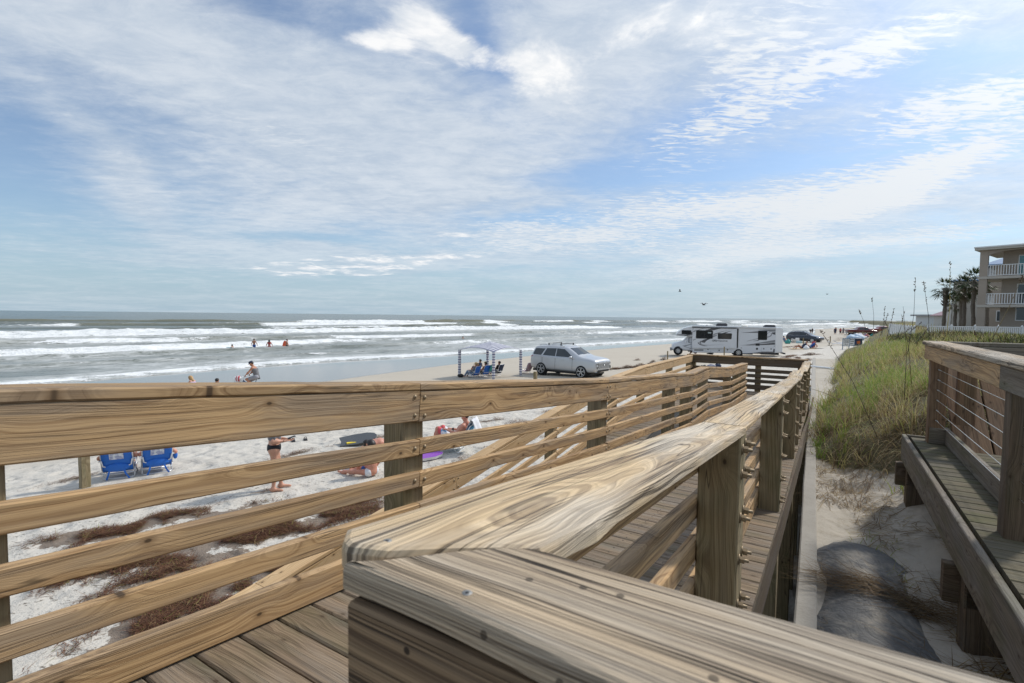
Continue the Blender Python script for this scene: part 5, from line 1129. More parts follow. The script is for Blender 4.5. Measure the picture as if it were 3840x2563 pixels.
# cyclist ---------------------------------------------------------------
bp = at(945, 1484)
BK = empty('bicycle', bp, math.radians(96), 'blue cruiser bicycle with a red and white bag in its front basket', 'bicycle')
def bike():
    fr = plain('bike_blue_paint', (.03, .06, .16), .3, 0, .05, 5)
    for y in (-.53, .56):
        mb = MB(); mb.tube([(0, y + .33 * math.cos(a), .34 + .33 * math.sin(a)) for a in np.linspace(0, 6.283, 29)[:-1]], .02, 8, 0, True)
        for a in np.linspace(0, 6.283, 15)[:-1]: mb.tube([(0, y, .34), (0, y + .32 * math.cos(a), .34 + .32 * math.sin(a))], .0022, 4, 1)
        mb.tube([(-.04, y, .34), (.04, y, .34)], .02, 8, 1); mb.build('wheel', [RUBBER, ALLOY], BK)
    mb = MB(); hd1 = (0, .40, .78); st = (0, -.22, .80); bb = (0, -.06, .30)
    for a, b, r in ((hd1, bb, .019), ((0, .41, .72), (0, .1, .64), .017), ((0, .1, .64), (0, -.2, .60), .017), (st, bb, .017), (bb, (0, -.53, .34), .012), ((0, -.19, .66), (0, -.53, .34), .012), (hd1, (0, .46, .62), .02), ((0, .46, .62), (0, .56, .34), .014)): mb.tube([a, b], r, 8)
    mb.build('frame', fr, BK)
    mb = MB(); mb.tube([hd1, (0, .37, .93), (0, .34, .98)], .013, 8); mb.tube([(-.30, .12, 1.03), (-.26, .26, 1.05), (-.12, .34, 1.0), (.12, .34, 1.0), (.26, .26, 1.05), (.30, .12, 1.03)], .012, 8); mb.build('handlebar', ALU, BK)
    mb = MB(); mb.ell((0, -.27, .87), (.12, .15, .045), 12, 8); mb.tube([(0, -.23, .78), (0, -.25, .86)], .014, 8); mb.build('saddle', DARKTRIM, BK)
    mb = MB()
    for z in (.74, .82, .90, .97): mb.tube([(-.17, .50, z), (-.17, .80, z), (.17, .80, z), (.17, .50, z)], .005, 5, 0, True)
    for x in np.linspace(-.17, .17, 6): mb.tube([(x, .80, .97), (x * .9, .78, .70), (x * .9, .52, .70), (x, .50, .97)], .004, 5)
    mb.build('basket', ALU, BK)
    mb = MB(); mb.tube([(-.09, -.06, .30), (.09, -.06, .30)], .02, 8); mb.tube([(.09, -.06, .30), (.10, .08, .22), (.17, .09, .21)], .012, 6); mb.tube([(-.09, -.06, .30), (-.10, -.19, .40), (-.17, -.2, .41)], .012, 6); mb.lathe([(.0, -.05), (.1, -.05), (.1, -.045), (.0, -.045)], (0, -.06, .30), 'x', 16); mb.build('crank', DARKTRIM, BK)
bike()
def bag_mat():
    m, t, b = mat_begin('red_white_bag'); p = t.new('ShaderNodeTexCoord').outputs['Object']; x = t.xyz(p); f = t.math('FRACT', t.math('MULTIPLY', x[1], 9)); t.set(b.inputs['Base Color'], t.mix(t.ss(f, .55, .6), (.50, .025, .05), (.70, .68, .66))); b.inputs['Roughness'].default_value = .7; return m
mb = MB(); mb.ell((0, .65, .86), (.15, .14, .16), 12, 8); o = mb.build('bag', bag_mat()); o.location = bp; o.rotation_euler = BK.rotation_euler; tag(o, 'red and white bag in the bicycle basket', 'bag')
Jb = pose(pel=(0, -.25, .98), chest=(0, -.16, 1.32), neck=(0, -.08, 1.48), head=(0, .0, 1.62), shL=(-.18, -.09, 1.42), shR=(.18, -.09, 1.42), elL=(-.26, .06, 1.20), elR=(.26, .06, 1.20), haL=(-.27, .17, 1.08), haR=(.27, .17, 1.08), hiL=(-.09, -.24, .95), hiR=(.09, -.24, .95), knL=(-.13, .20, .84), knR=(.13, .20, .70), anL=(-.14, -.16, .52), anR=(.14, .02, .32), toeL=(-.14, .0, .46), toeR=(.14, .18, .25))
person('person riding a cruiser bicycle in navy cap and grey tank top', Jb, bp, math.radians(96), SKIN_T, [('tank_top', C_GREY, ['torso'], .016, below(1.40)), ('shorts', plain('light_grey_shorts', (.30, .30, .32), .85), ['hips', 'thighL', 'thighR'], .02, lambda q: q[:, 1] - .10)], (HAIR_D, 'short'), .022, 1.05, False, 1.0, {'L': dict(palm=(0, .2, -1), curl=1.2), 'R': dict(palm=(0, .2, -1), curl=1.2)}, hat=(C_NAVY, 0, True))
# girl with long fair hair and the dark-haired head beyond the railing
gp = at(728, 1480); person('child with long blonde hair in a lilac swimsuit crouching at the water edge', pose(pel=(0, 0, .30), chest=(0, .10, .58), neck=(0, .16, .72), head=(0, .24, .84), shL=(-.13, .12, .68), shR=(.13, .12, .68), elL=(-.18, .22, .46), elR=(.18, .22, .46), haL=(-.12, .32, .26), haR=(.12, .32, .26), hiL=(-.08, 0, .28), hiR=(.08, 0, .28), knL=(-.13, .30, .42), knR=(.13, .30, .42), anL=(-.12, .08, .08), anR=(.12, .08, .08), toeL=(-.12, .24, .03), toeR=(.12, .24, .03)), gp, math.radians(70), SKIN_L, [('swimsuit', C_LILAC, ['torso', 'hips'], .012, below(.66))], (HAIR_B, 'long'), .022, .85)
hp = at(813, 1477); person('dark-haired child just showing over the railing cap', pose(pel=(0, 0, .22), chest=(0, .02, .44), neck=(0, .03, .56), head=(0, .05, .68), shL=(-.12, .02, .52), shR=(.12, .02, .52), elL=(-.18, .12, .34), elR=(.18, .12, .34), haL=(-.12, .26, .28), haR=(.12, .26, .28), hiL=(-.08, 0, .20), hiR=(.08, 0, .20), knL=(-.14, .28, .34), knR=(.14, .28, .34), anL=(-.12, .12, .08), anR=(.12, .12, .08), toeL=(-.12, .26, .03), toeR=(.12, .26, .03)), hp, 0, SKIN_T, [('swimsuit', C_NAVY, ['torso', 'hips'], .012, None)], (HAIR_D, 'short'), .024, .85)
# bathers in the shallows
def in_sea(u, v): return atz(u, v, SEA_Z + .05)
def foam_board(label, loc, rz, m, l=1.05, w=.52, th=.06, tilt=0., under=None, roll=0.):
    mb = MB(); pts = [(-w * .42, -l / 2), (0, -l / 2 + .05), (w * .42, -l / 2), (w / 2, -l * .1), (w * .46, l * .25), (w * .26, l * .44), (0, l / 2), (-w * .26, l * .44), (-w * .46, l * .25), (-w / 2, -l * .1)]
    o_ = len(pts); V = [(x, y, th + .10 * max(0, y / l) ** 2) for x, y in pts] + [(x * .94, y * .97, .10 * max(0, y / l) ** 2) for x, y in pts]
    mb.add(V, [tuple(range(o_))], 0); mb.add(V, [tuple(range(2 * o_ - 1, o_ - 1, -1))], 2 if under else 0); mb.add(V, [(k, k + o_, (k + 1) % o_ + o_, (k + 1) % o_) for k in range(o_)], 1)
    o = mb.build('bodyboard', [m, WHITE if under is None else under[0], under[1] if under else m]); o.location = loc; o.rotation_euler = (tilt, roll, rz); return tag(o, label, 'bodyboard')
WADE = pose(elL=(-.30, .05, 1.14), elR=(.30, .05, 1.14), haL=(-.36, .12, .92), haR=(.36, .12, .92))
def wader(u, v, sink, rz, label, m, top, group='bathers standing in the shallow surf', hair=(HAIR_D, 'short'), sc=1., **kw):
    p = in_sea(u, v); p[2] -= sink; cl = [('swim_shorts', m, ['hips', 'thighL', 'thighR'], .02, above(.55))] + ([('top', top, ['torso'], .014, both(above(1.15), below(1.36)))] if top else [])
    return person(label, dict(WADE, **kw), p, rz, SKIN_T, cl, hair, .028, .92, False, sc, group=group)
wader(953, 1304, .62, .1, 'boy in bright blue trunks wading beside a floating board', C_BLUE, None); wader(1010, 1308, .64, .3, 'child in a dark red swimsuit wading with hand on a board', C_RED, C_RED, hair=(HAIR_D, 'long'))
wader(1076, 1306, .62, -.9, 'boy wading with an orange bodyboard under his arm', C_BLACK, None)
p = in_sea(871, 1306); p[2] -= 1.28; person('swimmer with only head and shoulders above the water', WADE, p, 1.2, SKIN_T, [], (HAIR_D, 'short'), .028, .95)
p = in_sea(1736, 1272); p[2] -= 1.22; person('distant lone swimmer out beyond the striped beach canopy', WADE, p, .4, SKIN_T, [], (HAIR_D, 'short'), .03, .95)
B_TEAL = plain('teal_foam', (.05, .30, .33), .5); B_ORANGE = plain('orange_foam', (.80, .12, .035), .5); B_PURPLE = plain('purple_foam', (.26, .07, .42), .55); B_SPECK = plain('speckled_grey_foam', (.07, .075, .08), .7, 0, .6, 90); B_YEL = plain('yellow_foam', (.80, .60, .03), .55)
foam_board('teal bodyboard floating in front of the boy in blue trunks', in_sea(938, 1304) + (0, -.3, .02), 1.5, B_TEAL)
foam_board('dark bodyboard held by the child in the red swimsuit', in_sea(1020, 1309) + (.1, -.3, .06), -1.0, C_NAVY, tilt=.25)
foam_board('orange bodyboard tucked under the wading boy\'s arm', in_sea(1069, 1300) + (0, -.12, .25), -.2, B_ORANGE, tilt=1.25)
foam_board('flat board under the low swimmer', in_sea(866, 1306) + (0, -.2, .03), 1.5, B_TEAL, .9)
foam_board('purple and white bodyboard lying on the sand beyond the railing post', at(1588, 1722) + (0, 0, .02), -1.15, B_PURPLE, 1.05, .55, .07, .03)
foam_board('speckled grey bodyboard with yellow edge lying on the sand', at(1345, 1666) + (0, 0, .10), -1.2, B_SPECK, 1.05, .55, .07, .12, (B_SPECK, B_SPECK), .30)
mb = MB(); mb.bar((-.42, .0, .05), (.3, .06, .06), .10, .07, UP, .01); o = mb.build('board_rail', B_YEL); o.location = at(1362, 1666) + (0, -.12, .02); o.rotation_euler = (0, 0, .35); tag(o, 'yellow foam float leaning on the speckled bodyboard', 'float')
# ---------------------------------------------------------------- vehicles
from mathutils import geometry as mgeo
def paint(name, col, metal=.0, rough=.28, coat=.8): return plain(name, col, rough, metal, .02, 2, .5, coat)
def station_ring(x, zb, zbelt, zt, hb, hbelt, hr):
    zm = zb + (zbelt - zb) * .45; hu = hbelt + (hr - hbelt) * .88; cr = .035 if zt - zbelt > .2 else .03
    half = [(0, zb), (hb * .80, zb), (hb * .95, zb + .06), (hb * .995, zb + .16), (hb * 1.0, zm), (hbelt * 1.0, zbelt - .05), (hbelt * .985, zbelt), (hu, zt - .10 * min(1, (zt - zbelt) / .3)), (hr * .95, zt - .03 * min(1, (zt - zbelt) / .2)), (hr * .70, zt - .006), (0, zt + cr * .5)]
    pts = [(x, -y, z) for y, z in half] + [(x, y, z) for y, z in half[-2:0:-1]]
    return pts
def dense(st, n=5):
    st = np.array(st, float); out = []
    for i in range(len(st) - 1):
        for k in range(n):
            t = k / n; p0 = st[max(0, i - 1)]; p1, p2 = st[i], st[i + 1]; p3 = st[min(len(st) - 1, i + 2)]
            out.append(p1 + (p2 - p1) * t)
    out.append(st[-1]); return out
class Car:
    def __init__(s, name, label, cat, loc, rz, stations, pm, group=None, n=1):
        s.root = empty(name, loc, rz, label, cat, group); mb = MB(); st = dense(stations, n)
        mb.loft([station_ring(*q) for q in st], 0, True); s.body = mb.build('body', pm, s.root)
        s.bvh = BVHTree.FromPolygons([Vector(v) for v in mb.v], mb.f); s.pm = pm
        m_ = s.body.modifiers.new('sub', 'SUBSURF'); m_.levels = 1; m_.render_levels = 1
        bmx = s.body.data
    def hit(s, a, b, mode):
        if mode in ('L', 'R'): o = Vector((a, -3 if mode == 'R' else 3, b)); d = Vector((0, 1 if mode == 'R' else -1, 0))
        elif mode == 'F': o = Vector((5, a, b)); d = Vector((-1, 0, 0))
        elif mode == 'B': o = Vector((-5, a, b)); d = Vector((1, 0, 0))
        else: o = Vector((a, b, 5)); d = Vector((0, 0, -1))
        h, n, _, _ = s.bvh.ray_cast(o, d)
        if h is None: return None, d
        if n.dot(d) > 0: n = -n
        return h, n
    def patch(s, poly, mode, off, m, name, parent=None, step=.12, smooth=True, thick=.02):
        P = []; n = len(poly)
        for i in range(n):
            a, b = np.array(poly[i], float), np.array(poly[(i + 1) % n], float); k = max(1, int(np.linalg.norm(b - a) / step))
            P += [tuple(a + (b - a) * j / k) for j in range(k)]
        nb = len(P); xs = [p[0] for p in P]; ys = [p[1] for p in P]; inner = []
        gx = np.arange(min(xs) + step / 2, max(xs), step); gy = np.arange(min(ys) + step / 2, max(ys), step)
        inner = [(x, y) for x in gx for y in gy]
        co = [Vector(p) for p in P] + [Vector(p) for p in inner]
        v2, e_, f_, _, _, _ = mgeo.delaunay_2d_cdt(co, [], [list(range(nb))], 1, 1e-5)
        T, Bk = [], []
        for p in v2:
            h, nn = s.hit(p[0], p[1], mode)
            if h is None: h = Vector((p[0], 0, p[1])); nn = Vector((0, 0, 0)); 
            T.append(h + nn * off); Bk.append(h - nn * thick)
        F_ = [tuple(f) for f in f_]; k = len(T); used = {}
        for f in F_:
            for a, b in zip(f, f[1:] + f[:1]): used[(a, b)] = used.get((a, b), 0) + 1
        edges = [(a, b) for (a, b) in used if (b, a) not in used]
        # orient outwards
        if F_:
            f = F_[0]; nn = (T[f[1]] - T[f[0]]).cross(T[f[2]] - T[f[0]]); h, n0 = s.hit(*v2[f[0]], mode)
            if nn.dot(n0) < 0: F_ = [f[::-1] for f in F_]; edges = [(b, a) for a, b in edges]
        mb = MB(); mb.add(T + Bk, F_, 0, None, smooth); mb.add(T + Bk, [(b, a, a + k, b + k) for a, b in edges], 0)
        return mb.build(name, m, parent or s.root)
    def wheel(s, x, y, r, w, rim_r, spokes, rim_m=None, style='Y', arch=True):
        sg = -1 if y < 0 else 1
        if arch:
            mb = MB(); mb.lathe([(0, .0), (r + .075, .0), (r + .075, .012), (r + .05, .018), (0, .018)], (x, 0, 0), 'y', 28)
            V = [(a, (b + abs(y) - .02 + .0) * sg, c + r + .01) for a, b, c in mb.v]; mb.v = V; mb.build('wheel_arch', DARKTRIM, s.root)
        wr = empty('wheel', (x, y, r)); wr.parent = s.root
        mb = MB(); mb.lathe([(rim_r, -w / 2), (r * .93, -w / 2), (r, -w * .35), (r, w * .35), (r * .93, w / 2), (rim_r, w / 2 + .004)], (0, 0, 0), 'y', 32); mb.lathe([(rim_r, w / 2 + .004), (rim_r * .97, w / 2 - .03), (0.01, w / 2 - .05)], (0, 0, 0), 'y', 32)
        if sg < 0: mb.v = [(a, -b, c) for a, b, c in mb.v]
        mb.build('tyre', RUBBER, wr)
        mb = MB(); yo = (w / 2 + .004) * sg; mb.tube([(rim_r * .97 * math.cos(a), yo, rim_r * .97 * math.sin(a)) for a in np.linspace(0, 6.2832, 33)[:-1]], .014, 6, 0, True)
        mb.lathe([(0, 0), (rim_r * .26, 0), (rim_r * .24, .012 * sg), (0, .014 * sg)], (0, yo - .012 * sg, 0), 'y', 16)
        for k in range(spokes):
            a = 2 * math.pi * k / spokes + .3; d = np.array([math.cos(a), 0, math.sin(a)]); q = np.array([-math.sin(a), 0, math.cos(a)])
            if style == 'Y':
                mid = d * rim_r * .52 + (0, yo, 0); mb.bar(d * rim_r * .18 + np.array([0, yo, 0]), mid, .055, .02, (0, 1, 0), .004)
                for sd_ in (-1, 1): mb.bar(mid, d * rim_r * .96 + q * sd_ * rim_r * .28 + (0, yo, 0), .035, .02, (0, 1, 0), .004)
            else: mb.bar(d * rim_r * .18 + np.array([0, yo, 0]), d * rim_r * .96 + np.array([0, yo, 0]), .07 if style == 'I' else .09, .02, (0, 1, 0), .004)
        mb.build('rim', rim_m or ALLOY, wr); return wr
    def underside(s, x0, x1, hw):
        mb = MB(); mb.box(((x0 + x1) / 2, 0, .27), (x1 - x0, hw * 2, .12)); mb.build('underbody', DARKTRIM, s.root)
def heading(a, b): return math.atan2(b[1] - a[1], b[0] - a[0])
LAMP_R = plain('red_tail_lamp', (.35, .012, .012), .2); LAMP_W = plain('clear_lamp', (.62, .65, .68), .12, .2); CHROME = plain('chrome', (.62, .63, .64), .15, 1.)
SEAM = plain('panel_gap', (.03, .03, .032), .6)
# silver SUV
SILVER = paint('silver_paint', (.52, .525, .53), .35, .32, .5)
r0, f0 = at(2029, 1408), at(2179, 1417); rz = heading(r0, f0); sv = np.linalg.norm(f0[:2] - r0[:2]) / 2.9; ctr = r0 + (np.array([math.cos(rz), math.sin(rz), 0]) * 1.32 + np.array([-math.sin(rz), math.cos(rz), 0]) * .95) * sv
ST = [(-2.49, .55, .95, 1.0, .78, .80, .66), (-2.42, .42, 1.03, 1.16, .90, .88, .68), (-2.33, .36, 1.08, 1.40, .94, .92, .69), (-2.18, .33, 1.10, 1.62, .965, .945, .70), (-1.98, .32, 1.11, 1.695, .98, .955, .715), (-1.3, .31, 1.11, 1.735, .985, .965, .73), (-.4, .31, 1.09, 1.745, .985, .965, .735), (.25, .31, 1.08, 1.725, .985, .962, .73), (.52, .31, 1.075, 1.675, .985, .96, .725),
      (.95, .31, 1.085, 1.44, .985, .96, .76), (1.38, .31, 1.085, 1.20, .985, .955, .84), (1.7, .32, 1.075, 1.175, .985, .95, .84), (2.1, .34, 1.05, 1.135, .975, .94, .82), (2.34, .38, 1.01, 1.09, .945, .915, .80), (2.46, .42, .96, 1.03, .91, .88, .78), (2.52, .48, .86, .94, .88, .85, .76)]
ST = [(x if x > -1.32 else -1.32 + (x + 1.32) * .80, *(q * 1.05 if k in (1, 2) else q for k, q in enumerate(r))) for x, *r in ST]
suv = Car('parked_suv', 'silver sport utility vehicle parked on the sand beside the striped canopy', 'suv', (ctr[0], ctr[1], (r0[2] + f0[2]) / 2 - .01), rz, ST, SILVER); suv.root.scale = (sv,) * 3
for sd_ in 'RL':
    for poly in ([(-2.04, 1.24), (-1.36, 1.22), (-1.12, 1.62), (-1.86, 1.615)], [(-1.22, 1.22), (-.30, 1.20), (-.30, 1.67), (-1.0, 1.645)], [(-.24, 1.20), (.98, 1.19), (.72, 1.37), (.30, 1.645), (-.24, 1.67)]): suv.patch(poly, sd_, .006, GLASS, 'side_window')
    suv.patch([(-1.28, 1.175), (1.02, 1.155), (1.02, 1.17), (-1.28, 1.195)], sd_, .010, CHROME, 'window_trim')
    for x in (-.28, .95, -1.25): suv.patch([(x, .42), (x + .014, .42), (x + .014, 1.10), (x, 1.10)], sd_, .003, SEAM, 'door_seam')
    for x in (-.95, .12): suv.patch([(x, .985), (x + .24, .985), (x + .24, 1.02), (x, 1.02)], sd_, .03, SILVER, 'door_handle')
    suv.patch([(-.9, .36), (1.2, .36), (1.2, .42), (-.9, .42)], sd_, .012, plain('grey_cladding', (.18, .185, .19), .5), 'sill_trim')
    suv.patch([(-2.20, 1.07), (-2.02, 1.11), (-1.99, 1.17), (-2.17, 1.14)], sd_, .008, LAMP_R, 'tail_lamp')
suv.patch([(-.72, 1.28), (.72, 1.28), (.64, 1.47), (.57, 1.72), (-.57, 1.72), (-.64, 1.47)], 'F', .006, GLASS, 'windscreen')
gm, gt, gb = mat_begin('mesh_grille'); gp_ = gt.new('ShaderNodeTexCoord').outputs['Object']; gx = gt.xyz(gp_)
gv = gt.vec(gt.math('MULTIPLY', gt.math('ADD', gx[1], gx[2]), 13.), gt.math('MULTIPLY', gt.math('SUBTRACT', gx[1], gx[2]), 13.), 0.); gxx = gt.xyz(gv)
gf = gt.math('MAXIMUM', gt.math('ABSOLUTE', gt.math('SUBTRACT', gt.math('FRACT', gxx[0]), .5)), gt.math('ABSOLUTE', gt.math('SUBTRACT', gt.math('FRACT', gxx[1]), .5)))
gt.set(gb.inputs['Base Color'], gt.mix(gt.ss(gf, .33, .38), (.03, .03, .032), (.50, .51, .52))); gb.inputs['Roughness'].default_value = .35; gb.inputs['Metallic'].default_value = .4
grl = suv.patch([(-.54, .62), (.54, .62), (.62, .76), (.58, .92), (-.58, .92), (-.62, .76)], 'F', .014, gm, 'grille', step=.09)
mb = MB()   # badge: slanted letter in an oval
mb.tube([(2.545, .085 * math.cos(a), .82 + .045 * math.sin(a)) for a in np.linspace(0, 6.283, 21)[:-1]], .007, 6, 0, True)
mb.bar((2.545, -.045, .792), (2.545, -.025, .852), .012, .012, (1, 0, 0)); mb.bar((2.545, .025, .788), (2.545, .045, .848), .012, .012, (1, 0, 0)); mb.bar((2.545, -.035, .817), (2.545, .035, .825), .012, .012, (1, 0, 0)); mb.build('badge', CHROME, suv.root)
for s_ in (-1, 1):
    suv.patch([(s_ * .56, .885), (s_ * .80, .865), (s_ * .80, .90), (s_ * .56, .915)][::s_], 'F', .010, GLASS, 'headlight')
    hl = suv.patch([(s_ * .66, .56), (s_ * .80, .56), (s_ * .80, .76), (s_ * .66, .78)][::s_], 'F', .012, CHROME, 'headlight'); suv.patch([(s_ * .68, .59), (s_ * .78, .59), (s_ * .78, .73), (s_ * .68, .74)][::s_], 'F', .020, GLASS, 'lamp_glass', hl)
suv.patch([(-.66, .44), (.66, .44), (.60, .53), (-.60, .53)], 'F', .010, DARKTRIM, 'lower_grille'); suv.patch([(-.76, .395), (.76, .395), (.70, .435), (-.70, .435)], 'F', .022, CHROME, 'bumper_trim')
for x in (-1.32, 1.58):
    for s_ in (-1, 1): suv.wheel(x, s_ * .875, .385, .25, .275, 5)
suv.underside(-2.1, 2.1, .78)
for s_ in (-1, 1):
    mb = MB(); mb.ell((.92, s_ * 1.09, 1.20), (.10, .12, .085), 12, 8); mb.tube([(.95, s_ * .95, 1.12), (.93, s_ * 1.05, 1.16)], .03, 8); mb.build('wing_mirror', SILVER, suv.root)
    mb = MB(); mb.tube([(-1.65, s_ * .66, 1.80), (-1.55, s_ * .66, 1.845), (-.2, s_ * .66, 1.86), (.15, s_ * .66, 1.835), (.2, s_ * .66, 1.79)], .02, 8); mb.build('roof_rail', ALLOY, suv.root)
for x in (-.95, -.05):
    mb = MB(); mb.bar((x, -.68, 1.95), (x, .68, 1.95), .08, .03, UP, .01)
    for s_ in (-1, 1): mb.tube([(x, s_ * .66, 1.84), (x, s_ * .68, 1.95)], .04, 8)
    mb.build('roof_bar', DARKTRIM, suv.root)
mb = MB(); mb.prism([(-1.70, 1.80), (-1.53, 1.80), (-1.68, 1.89)], 'y', -.02, .02); mb.build('antenna', SILVER, suv.root)
# dark station wagon
NAVYP = paint('dark_navy_paint', (.018, .021, .032), .3, .25)
r0, f0 = at(2974, 1283.5), at(3048, 1285.5); rz = heading(r0, f0); rz = rz if abs(rz) < 1 else 0.; wb = np.linalg.norm(f0[:2] - r0[:2]); sc_ = wb / 2.75
ctr = r0 + np.array([math.cos(rz), math.sin(rz), 0]) * 1.35 * sc_ + np.array([-math.sin(rz), math.cos(rz), 0]) * .8
ST = [(-2.40, .5, .88, .93, .72, .74, .6), (-2.34, .38, .95, 1.1, .85, .83, .6), (-2.2, .34, .99, 1.36, .89, .87, .6), (-1.95, .32, 1.01, 1.52, .91, .89, .61), (-1.2, .31, 1.0, 1.60, .92, .9, .63), (-.2, .31, .98, 1.62, .92, .9, .64), (.3, .31, .97, 1.56, .92, .9, .64), (.75, .31, .96, 1.30, .92, .895, .68), (1.15, .31, .95, 1.06, .92, .885, .74), (1.6, .32, .91, 1.0, .91, .87, .72), (2.1, .34, .84, .92, .87, .83, .68), (2.33, .4, .74, .82, .78, .74, .6), (2.40, .5, .66, .73, .7, .67, .55)]
wag = Car('station_wagon', 'dark navy estate car parked sideways near the waterline', 'car', (ctr[0], ctr[1], r0[2]), rz, ST, NAVYP); wag.root.scale = (sc_,) * 3
for sd_ in 'RL':
    for poly in ([(-2.05, 1.06), (-1.3, 1.05), (-1.15, 1.40), (-1.8, 1.40)], [(-1.22, 1.05), (-.28, 1.03), (-.28, 1.46), (-1.05, 1.43)], [(-.2, 1.03), (.82, 1.01), (.25, 1.44), (-.2, 1.46)]): wag.patch(poly, sd_, .006, GLASS, 'side_window')
    wag.patch([(-2.1, 1.02), (.95, .99), (.95, 1.005), (-2.1, 1.04)], sd_, .009, CHROME, 'window_trim'); wag.patch([(-2.38, .93), (-2.16, .95), (-2.12, 1.06), (-2.30, 1.04)], sd_, .009, LAMP_R, 'tail_lamp')
    wag.patch([(1.9, .78), (2.3, .70), (2.3, .78), (2.0, .85)], sd_, .009, LAMP_W, 'headlight')
wag.patch([(-.64, 1.07), (.64, 1.07), (.52, 1.50), (-.52, 1.50)], 'F', .006, GLASS, 'windscreen')
for x in (-1.35, 1.4):
    for s_ in (-1, 1): wag.wheel(x, s_ * .82, .345, .22, .24, 10, style='I')
wag.underside(-2, 2, .72)
for s_ in (-1, 1):
    mb = MB(); mb.tube([(-1.7, s_ * .58, 1.57), (-1.5, s_ * .58, 1.64), (-.2, s_ * .58, 1.67), (.1, s_ * .58, 1.61)], .028, 8); mb.build('roof_rail', DARKTRIM, wag.root)
    mb = MB(); mb.ell((.72, s_ * 1.0, 1.07), (.08, .1, .07), 10, 7); mb.build('wing_mirror', NAVYP, wag.root)
# dark red pickup and a second red vehicle beyond the grass
REDP = paint('dark_red_paint', (.125, .022, .022), .1, .3)
r0, f0 = at(3206, 1259.5), at(3282, 1259.5); wb = np.linalg.norm(f0[:2] - r0[:2]); sc_ = wb / 3.9; rz = heading(r0, f0); ctr = r0 + np.array([math.cos(rz), math.sin(rz), 0]) * 1.8 * sc_
ST = [(-3.0, .62, 1.22, 1.30, .90, .93, .90), (-2.95, .55, 1.24, 1.32, .96, .96, .93), (-1.15, .50, 1.24, 1.32, .98, .97, .93), (-1.1, .48, 1.24, 1.60, .98, .97, .78), (-.98, .48, 1.24, 1.88, .98, .97, .74), (-.2, .48, 1.22, 1.93, .98, .97, .74), (.5, .48, 1.21, 1.91, .98, .97, .74), (.72, .48, 1.2, 1.85, .98, .97, .74), (1.25, .48, 1.19, 1.38, .98, .96, .86), (1.6, .5, 1.16, 1.26, .98, .95, .86), (2.5, .55, 1.08, 1.16, .97, .93, .82), (2.75, .62, 1.0, 1.06, .92, .88, .76), (2.8, .7, .9, .98, .88, .84, .7)]
pk = Car('pickup_truck', 'dark red pickup truck parked with its tail towards the bathers', 'pickup truck', (ctr[0], ctr[1] + .9, r0[2]), rz, ST, REDP); pk.root.scale = (sc_,) * 3
TANP = paint('tan_paint', (.36, .29, .21), .2, .35)
for sd_ in 'RL':
    for poly in ([(-.85, 1.30), (-.18, 1.29), (-.18, 1.76), (-.85, 1.72)], [(-.08, 1.29), (.98, 1.27), (.62, 1.70), (-.08, 1.76)]): pk.patch(poly, sd_, .006, GLASS, 'side_window')
    pk.patch([(-2.9, .60), (2.6, .60), (2.6, .78), (-2.9, .78)], sd_, .006, TANP, 'lower_panel'); pk.patch([(-2.98, 1.0), (-2.9, 1.0), (-2.9, 1.2), (-2.98, 1.2)], sd_, .008, LAMP_R, 'tail_lamp')
for x in (-1.8, 2.1):
    for s_ in (-1, 1): pk.wheel(x, s_ * .90, .42, .27, .27, 6, style='I')
pk.underside(-2.5, 2.4, .7); mb = MB(); mb.bar((-3.08, -.9, .62), (-3.08, .9, .62), .12, .16, UP, .02); mb.build('bumper', CHROME, pk.root)
c2 = at(3330, 1256); st2 = [(a, b, c, d, e, f, g_) for a, b, c, d, e, f, g_ in ST]; 
p2k = Car('pickup_truck', 'brighter red truck half hidden by the grass crest', 'pickup truck', (c2[0], c2[1] + 2, c2[2]), rz, [(x, *r[1:]) for x, r in zip([q[0] for q in ST], ST)], paint('bright_red_paint', (.23, .03, .03), .1, .3)); p2k.root.scale = (sc_,) * 3
for sd_ in 'RL': p2k.patch([(-.85, 1.30), (.98, 1.27), (.62, 1.70), (-.85, 1.74)], sd_, .006, GLASS, 'side_window')
for x in (-1.8, 2.1):
    for s_ in (-1, 1): p2k.wheel(x, s_ * .90, .42, .27, .27, 6, style='I')
# ---------------------------------------------------------------- motorhome
RV_S = 1.02; rz = -.3
rv = empty('motorhome', (23.96, 53.83, -.225), rz, 'long white motorhome with dark swooping graphics parked on the beach', 'motorhome'); rv.scale = (RV_S,) * 3
def P(xc, yc):
    d = xc - 1250; g_ = 740 + d * .0335; k = 569 / (569 + d * .0545); return (d * .00530 * 569 / (569 + d * .030), (g_ - yc) * .00530 * k)
RVW = paint('motorhome_white', (.66, .67, .69), 0, .25, .6); RV_DK = paint('graphic_dark_grey', (.075, .075, .085), .1, .3); RV_GR = paint('graphic_grey', (.24, .245, .26), .1, .3); RV_BK = plain('window_black', (.016, .019, .022), .08, 0, .05, 1, .7)
HW = 1.22
out = [P(448, 668), P(448, 372), P(175, 366), P(163, 345), P(200, 290), P(290, 225), P(400, 192), P(470, 181), P(1900, 158), P(2030, 156), P(2036, 250), P(2036, 660), P(1900, 672), P(1470, 682), P(1320, 686), P(1310, 640), P(1170, 640), P(1165, 676)]
mb = MB(); mb.prism(out, 'y', -HW, HW); o = weld(mb.build('body', RVW, rv)); bevel_mod(o, .05, 3, 25)
def dec(poly, m, name='stripe', y=HW, th=.006, parent=None, raw=False):
    pts = poly if raw else [P(*q) for q in poly]; mb = MB(); mb.prism(pts, 'y', -y - th, -y + .01); return mb.build(name, m, parent or rv)
